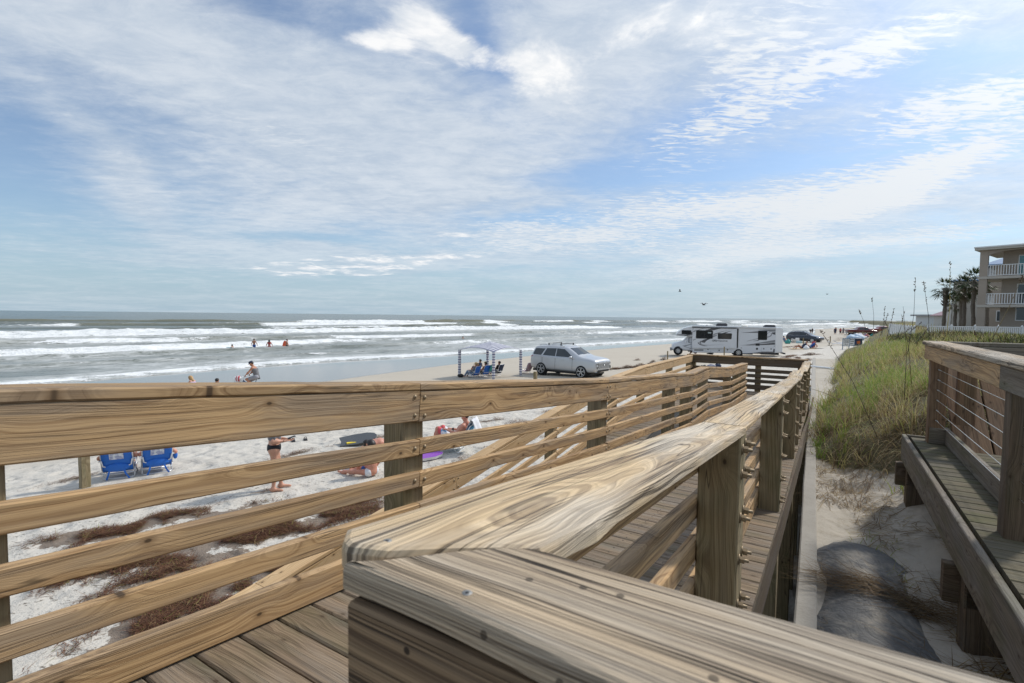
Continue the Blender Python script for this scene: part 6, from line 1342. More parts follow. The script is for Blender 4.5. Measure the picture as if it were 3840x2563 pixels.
# slide-out room on the camera side
SL = HW + .16
so_ = [P(440, 585), P(440, 285), P(452, 215), P(1205, 205), P(1212, 585)]
mb = MB(); mb.prism(so_, 'y', -SL, -HW + .1); o = weld(mb.build('slide_out', RVW, rv)); bevel_mod(o, .015, 2, 25)
dec([(1214, 203), (1236, 203), (1234, 580), (1212, 580)], DARKTRIM, 'slide_seal', HW + .05, .02)
mb = MB(); a, b = P(432, 212), P(1200, 200); mb.bar((a[0], -SL - .03, a[1]), (b[0], -SL - .03, b[1]), .09, .06, UP, .01); mb.build('awning_rail', DARKTRIM, rv)
mb = MB(); a, b = P(432, 186), P(1905, 164); mb.bar((a[0], -HW - .06, a[1]), (b[0], -HW - .06, b[1]), .16, .11, UP, .03); mb.build('awning', RVW, rv)
def rwin(poly, y, panes=1):
    f = dec(poly, DARKTRIM, 'window', y, .02); c = np.mean(poly, 0); q = [tuple(c + (np.array(p) - c) * np.array([.955, .93])) for p in poly]
    dec(q, RV_BK, 'pane', y, .026, f); return f
w_ = rwin([(500, 262), (512, 256), (778, 256), (790, 266), (788, 398), (778, 408), (512, 408), (500, 398)], SL); dec([(640, 262), (646, 262), (646, 404), (640, 404)], DARKTRIM, 'divider', SL, .03, w_); dec([(702, 285), (760, 285), (760, 310), (702, 310)], plain('pale_blind', (.35, .40, .40), .6), 'blind', SL, .03, w_)
rwin([(876, 308), (886, 300), (1108, 298), (1119, 306), (1117, 400), (1108, 408), (886, 409), (876, 400)], SL)
rwin([(1586, 240), (1596, 233), (1742, 231), (1752, 238), (1752, 404), (1742, 412), (1598, 412), (1587, 404)], HW); rwin([(256, 270), (266, 264), (408, 264), (418, 272), (420, 325), (410, 336), (258, 334)], HW)
S_ = SL
for poly, m, y in (
    ([(452, 268), (520, 255), (600, 225), (660, 215), (580, 240), (500, 272), (452, 300)], RV_GR, S_), ([(640, 262), (760, 214), (940, 207), (800, 250), (700, 262)], RV_DK, S_), ([(798, 318), (960, 260), (1105, 226), (980, 262), (850, 320), (798, 345)], RV_GR, S_), ([(930, 308), (1010, 276), (1120, 248), (1050, 278), (1000, 300)], RV_DK, S_), ([(790, 350), (870, 330), (860, 346), (790, 384)], RV_GR, S_),
    ([(452, 432), (520, 408), (500, 422), (452, 450)], RV_GR, S_), ([(700, 408), (750, 408), (690, 440), (650, 486), (610, 480), (585, 458), (640, 425)], RV_DK, S_), ([(590, 442), (565, 466), (590, 500), (640, 520), (760, 525), (1010, 508), (760, 530), (640, 528), (580, 508), (556, 478)], RV_GR, S_), ([(538, 468), (560, 500), (620, 530), (720, 546), (640, 546), (570, 525), (535, 495)], RV_DK, S_),
    ([(1270, 282), (1440, 262), (1580, 240), (1585, 255), (1440, 276)], RV_GR, HW), ([(1290, 282), (1480, 266), (1585, 262), (1585, 276), (1480, 276)], RV_DK, HW), ([(1580, 212), (1900, 195), (1900, 238), (1820, 244), (1760, 232), (1680, 226)], RV_GR, HW), ([(1835, 262), (1900, 248), (1900, 304), (1848, 292)], RV_DK, HW),
    ([(1756, 345), (1800, 330), (1826, 300), (1812, 262), (1838, 280), (1838, 312), (1810, 345), (1756, 366)], RV_GR, HW), ([(1775, 215), (1806, 222), (1806, 250), (1756, 290), (1756, 280), (1795, 246), (1796, 226)], RV_GR, HW),
    ([(1390, 440), (1590, 380), (1590, 392), (1400, 444)], RV_GR, HW), ([(1490, 440), (1620, 410), (1590, 432)], RV_DK, HW), ([(1265, 528), (1480, 496), (1900, 405), (1900, 455), (1620, 488), (1480, 512)], RV_GR, HW), ([(1350, 526), (1620, 498), (1900, 462), (1900, 500), (1640, 516), (1440, 524)], RV_DK, HW),
    ([(1460, 676), (1760, 632), (1880, 590), (1900, 584), (1900, 666), (1600, 676)], RV_DK, HW), ([(166, 348), (250, 334), (420, 334), (440, 330), (440, 352), (360, 366), (230, 366), (176, 364)], RV_GR, HW), ([(420, 300), (448, 280), (448, 330), (330, 368), (290, 368)], RV_DK, HW)):
    dec(poly, m, 'graphic_stripe', y)
a = P(912, 447); text_part('GREYHAWK', 'model_lettering', .22, RV_DK, rv, Matrix.Translation((a[0], -SL - .004, a[1])) @ Matrix.Rotation(math.pi / 2, 4, 'X'), .004, .004, 1.25)
a = P(822, 430); text_part('JAYCO', 'model_lettering', .085, RV_DK, rv, Matrix.Translation((a[0], -SL - .004, a[1])) @ Matrix.Rotation(math.pi / 2, 4, 'X'), .004, .002, 1.2)
for poly in ([(480, 612), (636, 612), (636, 630), (480, 630)], [(705, 602), (724, 602), (724, 620), (705, 620)], [(898, 614), (920, 614), (920, 634), (898, 634)], [(1044, 602), (1064, 602), (1064, 624), (1044, 624)], [(1560, 570), (1594, 570), (1594, 606), (1560, 606)], [(1690, 575), (1708, 575), (1708, 598), (1690, 598)], [(1822, 578), (1842, 578), (1842, 600), (1822, 600)], [(1550, 488), (1622, 488), (1622, 528), (1550, 528)], [(1880, 528), (1900, 528), (1900, 536), (1880, 536)], [(1286, 570), (1306, 570), (1306, 578), (1286, 578)]): dec(poly, DARKTRIM, 'hatch', HW, .012)
for poly in ([(672, 600), (768, 600), (768, 655), (672, 655)], [(882, 604), (985, 604), (985, 655), (882, 655)], [(1000, 602), (1120, 602), (1120, 655), (1000, 655)], [(1655, 568), (1880, 568), (1870, 645), (1650, 645)]):
    c = np.mean(poly, 0); fr_ = dec(poly, plain('locker_gap', (.30, .31, .32), .5), 'locker_door', HW, .004); dec([tuple(c + (np.array(p) - c) * np.array([.97, .93])) for p in poly], RVW if poly[0][0] < 1600 else RVW, 'door_panel', HW, .007, fr_)
# rear cap, ladder side and bumper
mb = MB(); rr_ = [P(1904, 160), P(2000, 150), P(2040, 165), P(2040, 655), P(1910, 668)]; mb.prism(rr_, 'y', -HW - .02, HW + .02); o = weld(mb.build('rear_cap', paint('rear_cap_sunlit_white', (.78, .78, .77), 0, .3, .5), rv)); bevel_mod(o, .08, 3, 25)  # brighter white than the body: sunlight on the rear put into its paint
xr = P(2040, 500)[0]
for (y, z0, z1) in ((-.62, .95, 2.5), (-.30, .95, 2.5)):
    mb = MB(); mb.tube([(xr + .09, y, z0), (xr + .09, y, z1)], .018, 6); mb.build('ladder_rail', ALU, rv)
mb = MB(); mb.bar((xr + .22, -1.15, .42), (xr + .22, 1.15, .42), .16, .14, UP, .02); mb.build('bumper', DARKTRIM, rv)
mb = MB(); mb.bar((xr + .05, -.9, 2.62), (xr + .05, .9, 2.62), .12, .10, UP, .03); mb.build('rear_light_bar', RVW, rv)
a = P(1972, 300); text_part('S', 'rear_lettering', .30, RV_DK, rv, Matrix.Translation((xr + .012, -.85, a[1])) @ Matrix.Rotation(math.pi / 2, 4, 'Z') @ Matrix.Rotation(math.pi / 2, 4, 'X'), .004, .004)
a = P(1972, 355); text_part('Jayco', 'rear_lettering', .16, RV_DK, rv, Matrix.Translation((xr + .012, -.8, a[1])) @ Matrix.Rotation(math.pi / 2, 4, 'Z') @ Matrix.Rotation(math.pi / 2, 4, 'X'), .004, .004)
mb = MB(); a = P(1975, 520); mb.prism([(-1.05, a[1] - .3), (-.72, a[1] - .3), (-.72, a[1] + .05), (-1.05, a[1] + .05)], 'x', xr - .02, xr + .02); mb.build('rear_hatch', RVW, rv)
# cab
CABW = RVW
cst = [(-6.10, .50, .88, 1.0, .80, .80, .6), (-6.02, .42, .95, 1.15, .92, .90, .72), (-5.75, .40, 1.05, 1.24, .97, .95, .80), (-5.25, .40, 1.12, 1.36, .98, .96, .82), (-4.95, .40, 1.14, 1.46, .98, .96, .80), (-4.62, .40, 1.16, 1.86, .98, .96, .72), (-4.40, .40, 1.16, 2.05, .98, .96, .74), (-3.9, .40, 1.16, 2.05, 1.0, .98, .80)]
xo = P(95, 600)[0] + 6.10
cst = [(x + xo, *r) for x, *r in cst]
class CabCar(Car):
    def __init__(s, root, st, pm):
        s.root = root; s.pm = pm; mb = MB(); mb.loft([station_ring(*q) for q in st], 0, True); s.body = mb.build('cab', pm, root); s.bvh = BVHTree.FromPolygons([Vector(v) for v in mb.v], mb.f)
cab = CabCar(rv, cst, CABW)
cab.patch([(-4.72 + xo, 1.27), (-4.08 + xo, 1.27), (-4.08 + xo, 1.84), (-4.40 + xo, 1.84)], 'R', .006, GLASS, 'cab_window'); cab.patch([(-4.72 + xo, 1.27), (-4.08 + xo, 1.27), (-4.08 + xo, 1.84), (-4.40 + xo, 1.84)], 'L', .006, GLASS, 'cab_window')
cab.patch([(-5.05 + xo, .92), (-4.1 + xo, .60), (-4.1 + xo, .68), (-4.75 + xo, .86), (-4.1 + xo, 1.10), (-4.1 + xo, 1.16)], 'R', .006, RV_GR, 'graphic_stripe')
cab.patch([(-.74, 1.42), (.74, 1.42), (.64, 1.95), (-.64, 1.95)][::-1], 'B', .006, GLASS, 'windscreen'); cab.patch([(-.55, .62), (.55, .62), (.55, .88), (-.55, .88)], 'B', .012, DARKTRIM, 'grille')
cab.patch([(-6.06 + xo, .80), (-5.86 + xo, .80), (-5.88 + xo, 1.0), (-6.04 + xo, .98)], 'R', .012, LAMP_W, 'headlight')
mb = MB(); mb.bar((-6.16 + xo, -.95, .52), (-6.16 + xo, .95, .52), .20, .26, UP, .04); mb.build('front_bumper', plain('grey_bumper', (.22, .22, .23), .5), rv)
for s_ in (-1, 1):
    mb = MB(); mb.box((-4.70 + xo, s_ * 1.22, 1.42), (.10, .22, .34), 0, None, .02); mb.tube([(-4.6 + xo, s_ * .95, 1.35), (-4.68 + xo, s_ * 1.16, 1.38)], .02, 6); mb.build('wing_mirror', RVW, rv)
rvw = CabCar.__new__(CabCar); rvw.root = rv
for x, y in ((P(205, 655)[0], .98), (0, 1.10)):
    for s_ in (-1, 1): rvw.wheel(x, s_ * y, .39, .26, .23, 8, style='I')
mb = MB(); mb.box((-.6, 0, .46), (8.5, 1.7, .30)); mb.box((3.0, 0, .35), (1.6, 1.5, .22)); mb.box((1.0, .4, .3), (1.0, .9, .3)); mb.build('underbody', DARKTRIM, rv)
for xc in (958, 1825):
    a = P(xc, 162); mb = MB(); q = [(-.52, 0), (-.55, .12), (-.42, .27), (-.3, .30), (.42, .30), (.52, .25), (.54, 0)]; mb.prism([(a[0] + x, a[1] - .04 + z) for x, z in q], 'y', -.36, .36); o = weld(mb.build('roof_air_conditioner', plain('ac_shroud', (.05, .05, .055), .45), rv)); bevel_mod(o, .04, 2)
a = P(1380, 160); mb = MB(); mb.ell((a[0], .2, a[1]), (.35, .3, .10), 12, 8); mb.build('roof_vent', plain('cream_vent', (.62, .58, .48), .5), rv)
a = P(700, 172); mb = MB(); mb.lathe([(.06, 0), (.04, .08), (.0, .14)], (a[0], .1, a[1]), 'z', 8); mb.build('antenna', DARKTRIM, rv)
# ---------------------------------------------------------------- striped beach canopy and the people under it
def stripe_mat(name, freq, a=(.74, .74, .77), b_=(.045, .055, .19)):
    m, t, b = mat_begin(name); w = t.attr('wc'); x = t.xyz(w)[0]; f = t.math('FRACT', t.math('MULTIPLY', x, freq)); t.set(b.inputs['Base Color'], t.mix(t.ss(f, .66, .70), a, b_)); b.inputs['Roughness'].default_value = .8
    tr = t.new('ShaderNodeBsdfTranslucent'); t.set(tr.inputs[0], t.mix(t.ss(f, .66, .70), a, b_)); mx = t.new('ShaderNodeMixShader'); mx.inputs[0].default_value = .3
    t.l.new(b.outputs[0], mx.inputs[1]); t.l.new(tr.outputs[0], mx.inputs[2]); t.l.new(mx.outputs[0], m.node_tree.nodes['Material Output'].inputs[0]); return m
STR = stripe_mat('navy_white_stripes', 1.0)
Fc_, Rc_ = at(1851, 1427), at(1956, 1411.5); ex = (Rc_ - Fc_)[:2]; side = np.linalg.norm(ex); ex /= side; ey = np.array([-ex[1], ex[0]]); side = float(np.clip(side, 2.6, 3.1))
CA = empty('beach_canopy', (*(Fc_[:2] + ex * side / 2 + ey * side / 2), float(Fc_[2])), math.atan2(ex[1], ex[0]), 'square beach canopy with navy and white stripes on its top and legs', 'canopy')
ze, za = 1.76, 2.36; hs = side / 2
mb = MB(); n = 12; rows = 13; V = []; Wc = []; ring = []
cor = [(-hs, -hs), (hs, -hs), (hs, hs), (-hs, hs)]
for i in range(rows):
    f = i / (rows - 1)
    for c in range(4):
        a = np.array(cor[c]); b = np.array(cor[(c + 1) % 4])
        for k in range(n):
            g_ = k / n; q = (a + (b - a) * g_) * (1 - f); arch = math.sin(math.pi * g_); z = ze + .24 * arch * (1 - f) ** 1.5 + (za - ze) * (f ** .85) - .04 * arch * math.sin(math.pi * f)
            V.append((q[0], q[1], z)); Wc.append((f * 7.0 + .3, 0, 0))
m_ = 4 * n; Fq = [(i * m_ + k, i * m_ + (k + 1) % m_, (i + 1) * m_ + (k + 1) % m_, (i + 1) * m_ + k) for i in range(rows - 1) for k in range(m_)]
k0 = len(V); V2 = [(x * .995, y * .995, z - .012) for x, y, z in V]
mb.add(V + V2, Fq + [tuple(j + k0 for j in q[::-1]) for q in Fq] + [(k, k0 + k, k0 + (k + 1) % m_, (k + 1) % m_) for k in range(m_)], 0, Wc + Wc, True); mb.build('canopy_top', STR, CA)
for (x, y) in cor:
    mb = MB(); V = []; Wc = []; Fq = []; N_ = 10; zs = np.linspace(.0, ze + .03, 34)
    for i, z in enumerate(zs):
        r = .098 + .006 * math.sin(z * 9 + x) - .02 * (z < .15)
        for k in range(N_): a = 2 * math.pi * k / N_; V.append((x * .965 + r * math.cos(a), y * .965 + r * math.sin(a), z)); Wc.append((z * 6.0, 0, 0))
    for i in range(len(zs) - 1):
        for k in range(N_): Fq.append((i * N_ + k, i * N_ + (k + 1) % N_, (i + 1) * N_ + (k + 1) % N_, (i + 1) * N_ + k))
    Fq += [tuple(range(N_ - 1, -1, -1)), tuple((len(zs) - 1) * N_ + k for k in range(N_))]
    mb.add(V, Fq, 0, Wc, True); mb.build('leg', STR, CA)
def seated(u, v, rz, chair_label, label, fab, skinm, clothes, hat=None, hair=(HAIR_D, 'short'), group='people sitting under the striped canopy', straps=None, h=.03, cg=None, rec=.42, pose_=None, sc=1.):
    p = at(u, v)
    if chair_label: ch = beach_chair(chair_label, p, rz, fab, ALU, .58, straps, False, WHITE, cg, rec)
    if label: person(label, pose_ or SIT, p, rz, skinm, clothes, hair, h, 1., False, sc, group=group, hat=hat)
seated(1775, 1417, 1.0, 'blue beach chair under the canopy, the one nearest the left leg', 'person in straw sun hat and grey shirt sitting under the canopy', BLUEF, SKIN_L, [('shirt', C_GREY, ['torso', 'uarmL', 'uarmR', 'farmL', 'farmR'], .018, None), ('trousers', C_MAUVE, ['hips', 'thighL', 'thighR', 'shinL', 'shinR'], .016, None)], (C_STRAW, .12, False))
seated(1812, 1413, .85, 'blue beach chair under the canopy with a green towel hung on it', 'person in dark green cap sitting in the middle of the canopy shade', BLUEF, SKIN_R, [('shorts', C_OLIVE, ['hips', 'thighL', 'thighR'], .016, None)], (C_OLIVE, 0, True))
mb = MB(); mb.bar((-.10, -.50, .62), (.12, -.50, .60), .50, .015, (0, -1, -.4), .004); o = mb.build('towel', C_TEAL); o.location = at(1822, 1412); o.rotation_euler = (0, 0, .85); tag(o, 'sea green towel hanging on a blue chair under the canopy', 'towel')
seated(1792, 1399, .9, None, 'dark haired person seen between the two blue chairs under the canopy', BLUEF, SKIN_T, [('shirt', C_NAVY, ['torso', 'hips', 'thighL', 'thighR'], .018, None)])
seated(1862, 1409, 1.0, 'navy folding chair behind the front leg of the canopy', 'person in blue jeans behind the striped front leg', C_NAVY, SKIN_L, [('shirt', C_BLACK, ['torso', 'uarmL', 'uarmR'], .018, None), ('jeans', C_MAUVE, ['hips', 'thighL', 'thighR', 'shinL', 'shinR'], .016, None)])
PINK = plain('pink_white_fabric', (.62, .42, .46), .8, 0, .1, 20)
seated(1972, 1401, .8, 'pink and white beach chair standing empty behind the canopy', None, PINK, None, [])
mb = MB(); mb.ell((0, 0, .12), (.22, .14, .13), 10, 7); o = mb.build('bag', C_BLACK); o.location = at(1727, 1416); tag(o, 'small black bag on the sand left of the canopy', 'bag')
# ---------------------------------------------------------------- wooden posts along the driving lane
def lane_post(u, v, hgt, label, w=.10, lean=0.):
    p = at(u, v); mb = MB(); mb.bar((p[0], p[1], p[2] - .3), (p[0] + lean, p[1], p[2] + hgt), w, w, D3, .012, 0, 5, .002); o = mb.build('wooden_post', W_POST); tag(o, label, 'post', 'wooden posts along the driving lane')
lane_post(319, 1828, 1.05, 'short square post left of the blue beach chairs', .165); lane_post(2007, 1450, .84, 'post stub beside the rear wheel of the silver car', .17); lane_post(2503, 1358, 1.0, 'post on open sand left of the motorhome front'); lane_post(2715, 1343, 1.12, 'post standing against the motorhome side')
lane_post(3012, 1293, 1.05, 'post in front of the dark estate car', .15); lane_post(3113, 1285.5, 1.1, 'post on open sand between estate car and signs', .16); lane_post(3180, 1274, 1.2, 'post behind the traffic signs', .18); lane_post(3235, 1264, 1.3, 'post by the pickup truck rear wheel', .2)
# ---------------------------------------------------------------- signs
SIGNB = plain('sign_blue', (.035, .13, .24), .5); 
def sign(u, v, w, h, label, rz=-.1, txt=True, blank=False):
    p = at(u, v); root = empty('traffic_sign', p, rz, label, 'sign', 'blue framed traffic signs'); z0 = .42
    mb = MB(); mb.box((0, 0, z0 + h / 2), (w, .05, h), 0, None, .01); mb.build('sign_frame', SIGNB, root)
    mb = MB(); mb.box((0, -.028, z0 + h / 2), (w - .12, .012, h - .12), 0, None, .003); mb.build('sign_panel', WHITE, root)
    for x in (-w / 2 + .06, w / 2 - .06):
        mb = MB(); mb.bar((x, .04, -.3), (x, .04, z0 + .1), .08, .08, D3, .01); mb.build('sign_post', SIGNB, root)
    M = lambda x, z: Matrix.Translation((x, -.038, z)) @ Matrix.Rotation(math.pi / 2, 4, 'X')
    text_part('TRAFFIC', 'lettering', .185 * w / .85, C_BLACK, root, M(0, z0 + h * .76), .003, .004, .95); text_part('LANES', 'lettering', .20 * w / .85, C_BLACK, root, M(0, z0 + h * .52), .003, .004)
    mb = MB(); a = w * .26; z = z0 + h * .26; mb.prism([(-a, z), (-a + .12, z + .075), (-a + .12, z + .024), (a, z + .024), (a, z - .024), (-a + .12, z - .024), (-a + .12, z - .075)], 'y', -.042, -.03); mb.build('arrow', C_BLACK, root)
sign(3193, 1309, .70, .98, 'blue framed lane sign standing half behind the other one', -.25); sign(3172, 1312, .86, 1.0, 'front blue framed sign reading TRAFFIC LANES with a left arrow', -.12)
# ---------------------------------------------------------------- groups on the beach beyond
LIE = dict(SIT, chest=(0, -.42, .46), neck=(0, -.54, .60), head=(0, -.60, .74), shL=(-.17, -.50, .55), shR=(.17, -.50, .55), elL=(-.30, -.66, .30), elR=(.30, -.66, .30), haL=(-.28, -.46, .06), haR=(.28, -.46, .06), pel=(0, -.05, .16), hiL=(-.09, -.03, .15), hiR=(.09, -.03, .15), knL=(-.12, .34, .40), knR=(.12, .36, .30), anL=(-.14, .60, .08), anR=(.14, .74, .08), toeL=(-.14, .74, .04), toeR=(.14, .88, .06))
p = at(3004, 1308.5); person('sunbather with bent knees lying on the left of a pair', LIE, p, 1.5, SKIN_T, [('swimsuit', C_NAVY, ['hips', 'torso'], .016, None)], (HAIR_D, 'short'), .04, 1.1, False, 1.2)
p = at(3036, 1307.5); person('sunbather in blue top leaning back on the right of a pair', LIE, p, 1.4, SKIN_R, [('top', C_BLUE, ['torso'], .02, None), ('shorts', C_MAUVE, ['hips', 'thighL', 'thighR'], .02, None)], (HAIR_D, 'short'), .04, 1.1, False, 1.2)
def mound(name, label, cat, u, v, r, m, dz=0.): 
    p = at(u, v); mb = MB(); mb.ell((0, 0, r[2] * .5), r, 22, 14)
    mb.v = [(x * (1 + .3 * (vnoise(x * 5 + 3, z * 6) - .5)), y, max(0, z) * (.55 + .9 * float(fbm(x * 3.1 / r[0] + u, y * 2.3 / r[1] + z, 3)))) for x, y, z in mb.v]; o = mb.build(name, m); o.location = p + (0, 0, dz); tag(o, label, cat); return o
mound('bag', 'white plastic bag between the two sunbathers', 'bag', 3024, 1311, (.34, .3, .34), WHITE); mound('bag', 'red bag behind the right hand sunbather', 'bag', 3049, 1304, (.22, .3, .55), C_RED)
mb = MB(); mb.box((0, 0, .02), (3.6, 1.0, .03), 0, None, .01); o = mb.build('beach_blanket', plain('tan_blanket', (.42, .28, .13), .9)); o.location = at(3012, 1310) + (0, 0, .01); o.rotation_euler = (0, 0, .1); tag(o, 'tan blanket spread under the pair of sunbathers', 'blanket')
mb = MB(); mb.box((0, 0, .02), (1.9, .8, .03), 0, None, .01); o = mb.build('beach_towel', C_BLACK); o.location = at(3058, 1308) + (0, 0, .01); tag(o, 'black towel on the sand right of the sunbathers', 'towel')
seated(2943, 1287, -1.2, None, 'person sitting by the rear of the motorhome', None, SKIN_R, [('shirt', C_MAUVE, ['torso', 'hips'], .02, None)], sc=1.2, group='people beside the estate car', h=.04)
seated(2990, 1286, -.5, 'tall white slatted beach chair in front of the estate car', None, WHITE, None, [], rec=.2, cg='chairs by the estate car')
seated(2976, 1286.5, -.4, 'low white beach chair by the rear wheel of the estate car', None, WHITE, None, [], rec=.8, cg='chairs by the estate car')
mb = MB(); mb.box((0, 0, .2), (.75, .45, .4), 0, None, .04); o = mb.build('cooler', plain('pale_blue_plastic', (.36, .55, .60), .5)); o.location = at(2996, 1288); tag(o, 'pale blue cooler box beside the white slatted chair', 'cooler')
mound('bag', 'teal beach bag between motorhome and estate car', 'bag', 2954, 1290, (.45, .3, .45), C_TEAL)
STR2 = pose(haL=(-.30, .20, .95), elL=(-.30, .0, 1.14), anL=(-.12, .22, .10), knL=(-.10, .16, .50), toeL=(-.12, .38, .05), anR=(.12, -.22, .12), knR=(.10, .06, .50), toeR=(.12, -.06, .03))
def walker(u, v, rz, label, top, bot, sc=1.0, hair=(HAIR_D, 'short'), **kw):
    cl = ([('shirt', top, ['torso', 'uarmL', 'uarmR'], .018, None)] if top else []) + ([('shorts', bot, ['hips', 'thighL', 'thighR'], .02, None)] if bot else [])
    person(label, dict(STR2, **kw), at(u, v), rz, SKIN_T, cl, hair, .045, 1.05, False, sc, group='people walking near the pickup truck')
walker(3131, 1258, 2.8, 'walker in a dark blue shirt, first of the three on open sand', C_NAVY, C_NAVY, 1.15); walker(3151, 1257, 2.9, 'walker in a red shirt between two others', C_RED, C_BLACK, 1.1); walker(3162, 1257.5, .2, 'walker with hand on hip next to the red shirt', C_GREY, C_GREY, 1.15, elR=(.42, -.05, 1.16), haR=(.22, .02, 1.0)); walker(3134, 1250, .1, 'bather further out at the waterline behind the walkers', None, C_NAVY, 1.1)
walker(3040, 1253, 2.2, 'dark figure bending at the water beyond the estate car', C_BLACK, C_BLACK, 1.1, chest=(0, .3, 1.1), neck=(0, .45, 1.1), head=(0, .58, 1.05), shL=(-.17, .42, 1.08), shR=(.17, .42, 1.08), elL=(-.2, .5, .8), elR=(.2, .5, .8), haL=(-.2, .6, .55), haR=(.2, .6, .55)); walker(3046, 1253.5, 2.2, 'second dark figure at the water beside the bending one', C_BLACK, C_BLACK, 1.0)
for u, l in ((3169, 'left of two dark empty chairs behind the pickup truck'), (3177, 'dark empty chair nearest the pickup truck tailgate')): seated(u, 1258, 1.2, l, None, C_BLACK, None, [], rec=.3, cg='dark chairs behind the pickup truck')
TARP = plain('blue_white_tarp', (.42, .55, .72), .6, 0, .25, 3)
mound('folded_canopy', 'pale blue and white bundle of towels behind the signs', 'towels', 3205, 1281, (1.7, .7, .7), TARP, .15); mound('towel_pile', 'grey white towel heap near the pickup truck', 'towels', 3216, 1272, (1.9, .9, .7), C_WHITE)
mb = MB(); mb.box((0, 0, .55), (1.15, .8, 1.1), 0, None, .06); mb.tube([(-.62, -.45, 1.0), (-.62, .45, 1.0), (.62, .45, 1.0), (.62, -.45, 1.0)], .04, 6, 1, True); o = mb.build('beach_bin', [plain('dark_blue_plastic', (.03, .05, .10), .5, 0, .6, 4), DARKTRIM]); o.location = at(3211, 1297); tag(o, 'dark blue bin right of the traffic signs', 'bin')
mb = MB(); mb.bar((-.2, -.42, .45), (.25, -.42, .55), .4, .03, (0, -1, 0), .01); o = mb.build('orange_towel', plain('orange_cloth', (.62, .16, .05), .8)); o.location = at(3211, 1297); tag(o, 'orange cloth hanging on the dark blue bin', 'cloth')
LOUN = plain('white_lounge_fabric', (.60, .63, .70), .8, 0, .15, 3)
for u, v, l in ((3135, 1297, 'low white and mint lounger left of the traffic signs'), (3154, 1294, 'second low lounger tucked against the traffic signs')):
    root = empty('beach_lounger', at(u, v), 1.3, l, 'lounger', 'loungers by the signs'); mb = MB(); mb.bar((0, -.9, .35), (0, .5, .32), .6, .04, UP, .01); mb.build('seat', LOUN, root); mb = MB(); mb.bar((0, .5, .32), (0, 1.05, .62), .6, .04, UP, .01); mb.build('backrest', LOUN, root)
    for x in (-.28, .28):
        mb = MB(); mb.tube([(x, -.7, 0), (x, -.5, .34), (x, .3, .34), (x, .5, 0)], .02, 6); mb.build('leg', ALU, root)
for (u, v, rz, l, m, top) in ((3238, 1268, 1.3, 'sunbather on a towel in front of the pickup truck', SKIN_T, C_RED), (3252, 1267, -1.2, 'second sunbather on a towel in front of the pickup truck', SKIN_L, C_BLUE), (3262, 1264, 1.0, 'third sunbather next to the grass in front of the pickup', SKIN_R, C_TEAL)): person(l, LIE, at(u, v), rz, m, [('swimsuit', top, ['hips', 'torso'], .02, None)], (HAIR_D, 'short'), .05, 1.1, False, 1.25)
mb = MB(); mb.box((0, 0, .05), (6.5, 1.6, .06), 0, None, .02); o = mb.build('beach_blanket', plain('patterned_blanket', (.32, .33, .42), .9, 0, .35, 3)); o.location = at(3246, 1268); tag(o, 'long patterned blanket in front of the pickup truck', 'blanket')
# things around the motorhome
seated(2662, 1334, 2.4, 'dark blue folding chair in front of the motorhome side', None, C_NAVY, None, [], rec=.7, cg=None)
p = at(2607, 1333); person('sunbather sitting low on the sand by the motorhome door', sit(chest=(0, -.16, .5), head=(0, -.1, .84), neck=(0, -.14, .68)), p, 1.0, SKIN_R, [('swimsuit', C_RED, ['hips'], .02, None)], (HAIR_D, 'short'), .035, 1.05)
p = at(2664, 1312); person('person standing on the far side of the motorhome, only the legs in view', STAND, p, 0, SKIN_R, [('shorts', C_NAVY, ['hips', 'thighL', 'thighR', 'torso'], .02, None)], (HAIR_D, 'short'), .04)
BWB = plain('black_white_bag', (.20, .20, .24), .8, 0, .9, 9)
for u, v, r, l in ((2640, 1382, (.30, .2, .16), 'black bag at the left of the pile beyond the landing railing'), (2668, 1381, (.34, .22, .20), 'black and white patterned bag in the pile beyond the landing railing'), (2692, 1380, (.25, .2, .22), 'blue and white bag at the right of the pile beyond the landing railing')): mound('beach_bag', l, 'bag', u, v, r, BWB if 'patterned' in l else (C_BLACK if 'black bag' in l else C_NAVY))
# colourful toys and bag beside the child
BG = {}
def toy(u, v, dz, r, m, label, name='beach_toy', cat='beach toy'):
    p = at(u, v); mb = MB(); mb.lathe([(r * .75, 0), (r, r * .3), (r * .98, r * 1.2), (r * .8, r * 1.45), (r * .2, r * 1.5)], (0, 0, 0), 'z', 12); o = mb.build(name, m); o.location = p + (0, 0, dz); tag(o, label, cat)
toy(1370, 1768, .0, .10, C_BLUE, 'blue lidded bucket leaning at the colourful bag', 'bucket', 'bucket'); toy(1352, 1760, 0, .11, plain('yellow_black_cloth', (.45, .34, .02), .7, 0, .5, 12), 'yellow and black ball bag on the sand', 'ball_bag', 'bag')
toy(1330, 1758, 0, .13, plain('multicolour_bag', (.45, .08, .05), .7, 0, .8, 7), 'red and purple striped beach bag', 'beach_bag', 'bag'); toy(1391, 1765, .0, .09, B_YEL, 'yellow bucket right beside the child', 'bucket', 'bucket')
# aluminium pieces lying by the seawall
mb = MB(); p = aty(3068, 1372, 21.5); z0 = 1.72
A_ = WP + WD * 20 - WN * .55
for k in (0, .16): mb.bar((A_[0] + k, A_[1] - k * .2, 1.72), (A_[0] + k - .75, A_[1] + .9 - k * .2, 1.74), .07, .05, UP, .004)
mb.bar((A_[0] - .05, A_[1] - .05, 1.70), (A_[0] + .28, A_[1], 1.70), .10, .02, UP, .004); o = mb.build('metal_bracket', ALU); tag(o, 'bare aluminium brackets lying on the sand by the seawall top', 'bracket')
